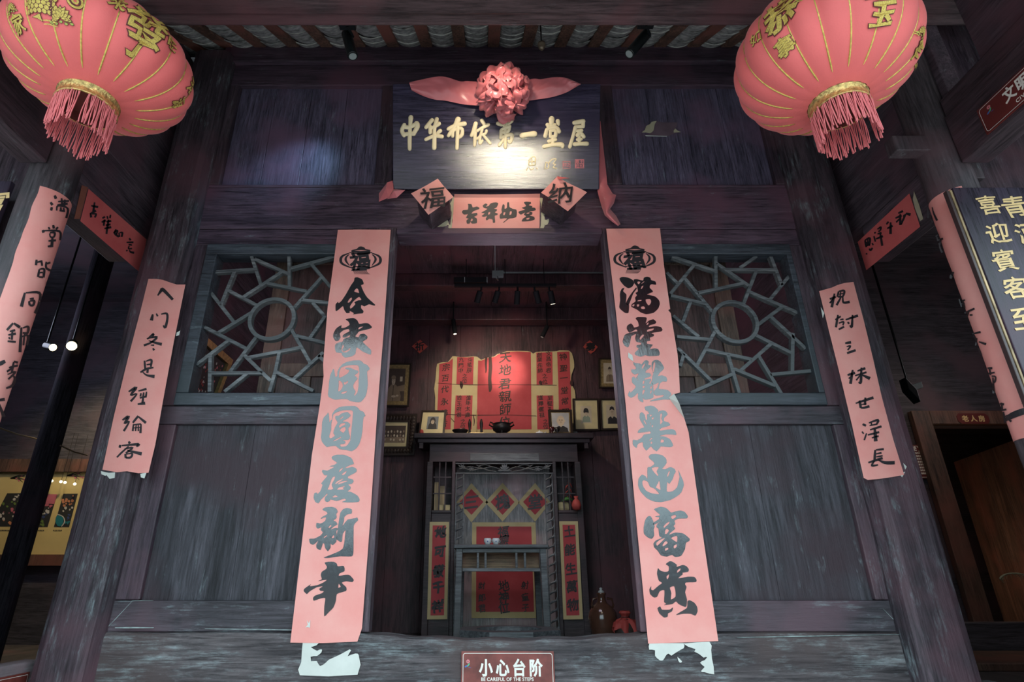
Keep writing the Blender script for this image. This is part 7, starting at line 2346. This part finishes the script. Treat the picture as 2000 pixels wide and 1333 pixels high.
b.poly([[c + Vector((x, 0, z)) for x, z in ((-w + k, -h), (w - k, -h), (w, -h + k), (w, h - k), (w - k, h), (-w + k, h), (-w, h - k), (-w, -h + k))]], M_SIGND, (0, .012, 0))
b.build('panel', t)
b = MB()
for i, ch in enumerate('老人房'):
    put_glyph(b, ch, plane_fn(c + Vector(((i - 1) * w * .52, -.002, 0)), EXV, EZV), h * 1.25, M_GOLD, .03)
b.build('lettering', t)
c = A(1806, 902, YR)
t = thing('rule_board', 'dark red notice board with rows of small pale writing beside the plank door', 'sign', A(1810, 935, YR))
x0_, x1_, z0_, z1_ = A(1778, 902, YR).x, A(1829, 935, YR).x, A(1810, 936, YR).z, A(1800, 870, YR).z
b = MB()
b.box(x0_, x1_, YR - .012, YR, z0_, z1_, M_SIGND)
b.build('panel', t, bevel=.003)
b = MB()
cc = Vector(((x0_ + x1_) / 2, YR - .0135, (z0_ + z1_) / 2))
W2, H2 = x1_ - x0_, z1_ - z0_
line_frame(b, plane_fn(cc, EXV, EZV), W2 * .9, H2 * .93, .02, .004, M_WHITE)
for i, ch in enumerate('学习俗'):
    put_glyph(b, ch, plane_fn(cc + Vector(((i - 1) * .065 + .02, 0, H2 * .36)), EXV, EZV), .06, M_WHITE, .03)
for r in range(8):
    for k in range(9):
        if random.random() < .15 and k > 5:
            break
        x = cc.x - W2 * .36 + k * W2 * .085
        z = cc.z + H2 * .25 - r * H2 * .085
        b.box(x, x + W2 * .06, cc.y, cc.y + .001, z - .008, z + .008, M_WHITE)
b.build('lettering', t)
b = MB()
zb_ = A(1900, 1216, 5.04).z
b.box(2.5, 6, 5.04, 5.12, FL - .05, zb_, W_DARK)
tag(b.build('foot_beam', bevel=.01), 'dark foot beam across the floor of the brown-lit side room', 'beam')
b = MB()
b.box(2.47, 6, 4.30, 5.03, FL - .05, FL, W_BROWN)
tag(b.build('floor_plank', bevel=.01), 'warm brown floor plank in front of the foot beam of the brown-lit side room', 'plank')
p = A(1985, 1136, 4.2)
b = MB()
pts = [Vector((p.x + .11 * math.cos(a), 4.2, p.z + .05 * math.sin(a))) for a in [math.radians(165 - 12 * k) for k in range(11)]]
b.tube(pts, .006, mat('straw', (.35, .28, .17), .7), n=6)
for k, q in enumerate(pts):
    b.tube([q, q + Vector((.02 * math.cos(k), -.005, -.03))], [.003, .001], mat('straw', (.35, .28, .17), .7), n=5)
b.tube([pts[-1], pts[-1] + Vector((.02, 0, -.4)), (pts[-1].x + .02, 4.2, FL)], .006, mat('straw', (.35, .28, .17), .7), n=6)
tag(b.build('straw_broom', smooth=True), 'bent pale straw tip of a broom in the dark of the brown-lit side room', 'broom')
b = MB()
b.bar(A(1778, 760, 4.3), A(1800, 752, 4.3), .02, .05, (0, 0, 1), M_GREY)
b.bar(A(1765, 752, 4.3), A(1788, 776, 4.3), .08, .10, (0, 0, 1), M_BLACK)
b.tube([A(1775, 755, 4.3), (A(1775, 755, 4.3).x, 4.3, 3.0 + EYE)], .01, M_BLACK)
tag(b.build('wall_camera', bevel=.004), 'black bracketed lamp with a pale bar high in the brown-lit side room', 'lamp')

# ------------------------------------------------------------------ lamps of the place and added fill lights
# spot over the shrine papers
lamp('shrine_spot', 'SPOT', (0.235, 5.42, 2.62 + EYE), 75, (1.0, 0.84, 0.68), A(985, 725, 6.58), .03, 30, 1.0)
lamp('shrine_wash', 'SPOT', (-.1, 5.36, 2.58 + EYE), 34, (1.0, 0.82, 0.62), A(985, 800, 6.58), .05, 110, .7)
lamp('hall_fill', 'POINT', (0.2, 4.5, 1.7 + EYE), 13, (0.90, 0.78, 0.92), None, .35)  # added fill that lifts the dark of the hall, no fixture
lamp('hall_front_fill', 'SPOT', (0.25, 3.7, 2.5 + EYE), 26, (0.88, 0.95, 1.0), (0.24, 6.0, .35 + EYE), .1, 46, .8)  # added cool fill to brighten the table and lower shrine
# the lamps over the plaque and the header papers
lamp('plaque_lamp', 'SPOT', (0.06, 2.272, 2.832 + EYE), 15, (1.0, 0.86, 0.66), A(975, 330, 3.1), .04, 95, .9)
# the two floodlights of the yard that glint in the lacquer of the plaque
for k, (px, py) in enumerate(((962, 296), (1022, 300))):
    P = AP(px, py, PB, PN)
    d = (P - Vector((0, 0, EYE))).normalized()
    r = d - PN * (2 * d.dot(PN))
    L = P + r * 5.0
    lamp('yard_floodlight', 'SPOT', L, 170, (1.0, 0.90, 0.68), P, .10, 12, 1.0)
# side rooms
lamp('board_lamp', 'SPOT', (-3.7, 5.0, 2.2 + EYE), 60, (1.0, 0.80, 0.45), (-3.9, 5.97, .6 + EYE), .1, 100, .8)
lamp('side_room_fill', 'POINT', (-4.2, 4.4, 2.0 + EYE), 14, (0.72, 0.78, 1.0), None, .3)  # added bluish fill for the dark parts of the room
lamp('brown_room_lamp', 'SPOT', (3.7, 4.4, 2.6 + EYE), 22, (1.0, 0.78, 0.58), (4.3, 5.19, .4 + EYE), .15, 62, 1.0)
lamp('brown_room_fill', 'POINT', (4.5, 4.0, 1.8 + EYE), 7, (0.95, 0.85, 0.85), None, .3)
lamp('back_room_lamp', 'POINT', (4.3, 6.3, 0.1 + EYE), 5, (1.0, 0.66, 0.42), None, .1)
# bluish light added at the eave spotlight, imitating the hazy flare on the wall
lamp('eave_flare_light', 'SPOT', (-.80, 2.72, 3.14 + EYE), 26, (0.42, 0.74, 1.0), A(572, 345, 3.23), .05, 44, 1.0)
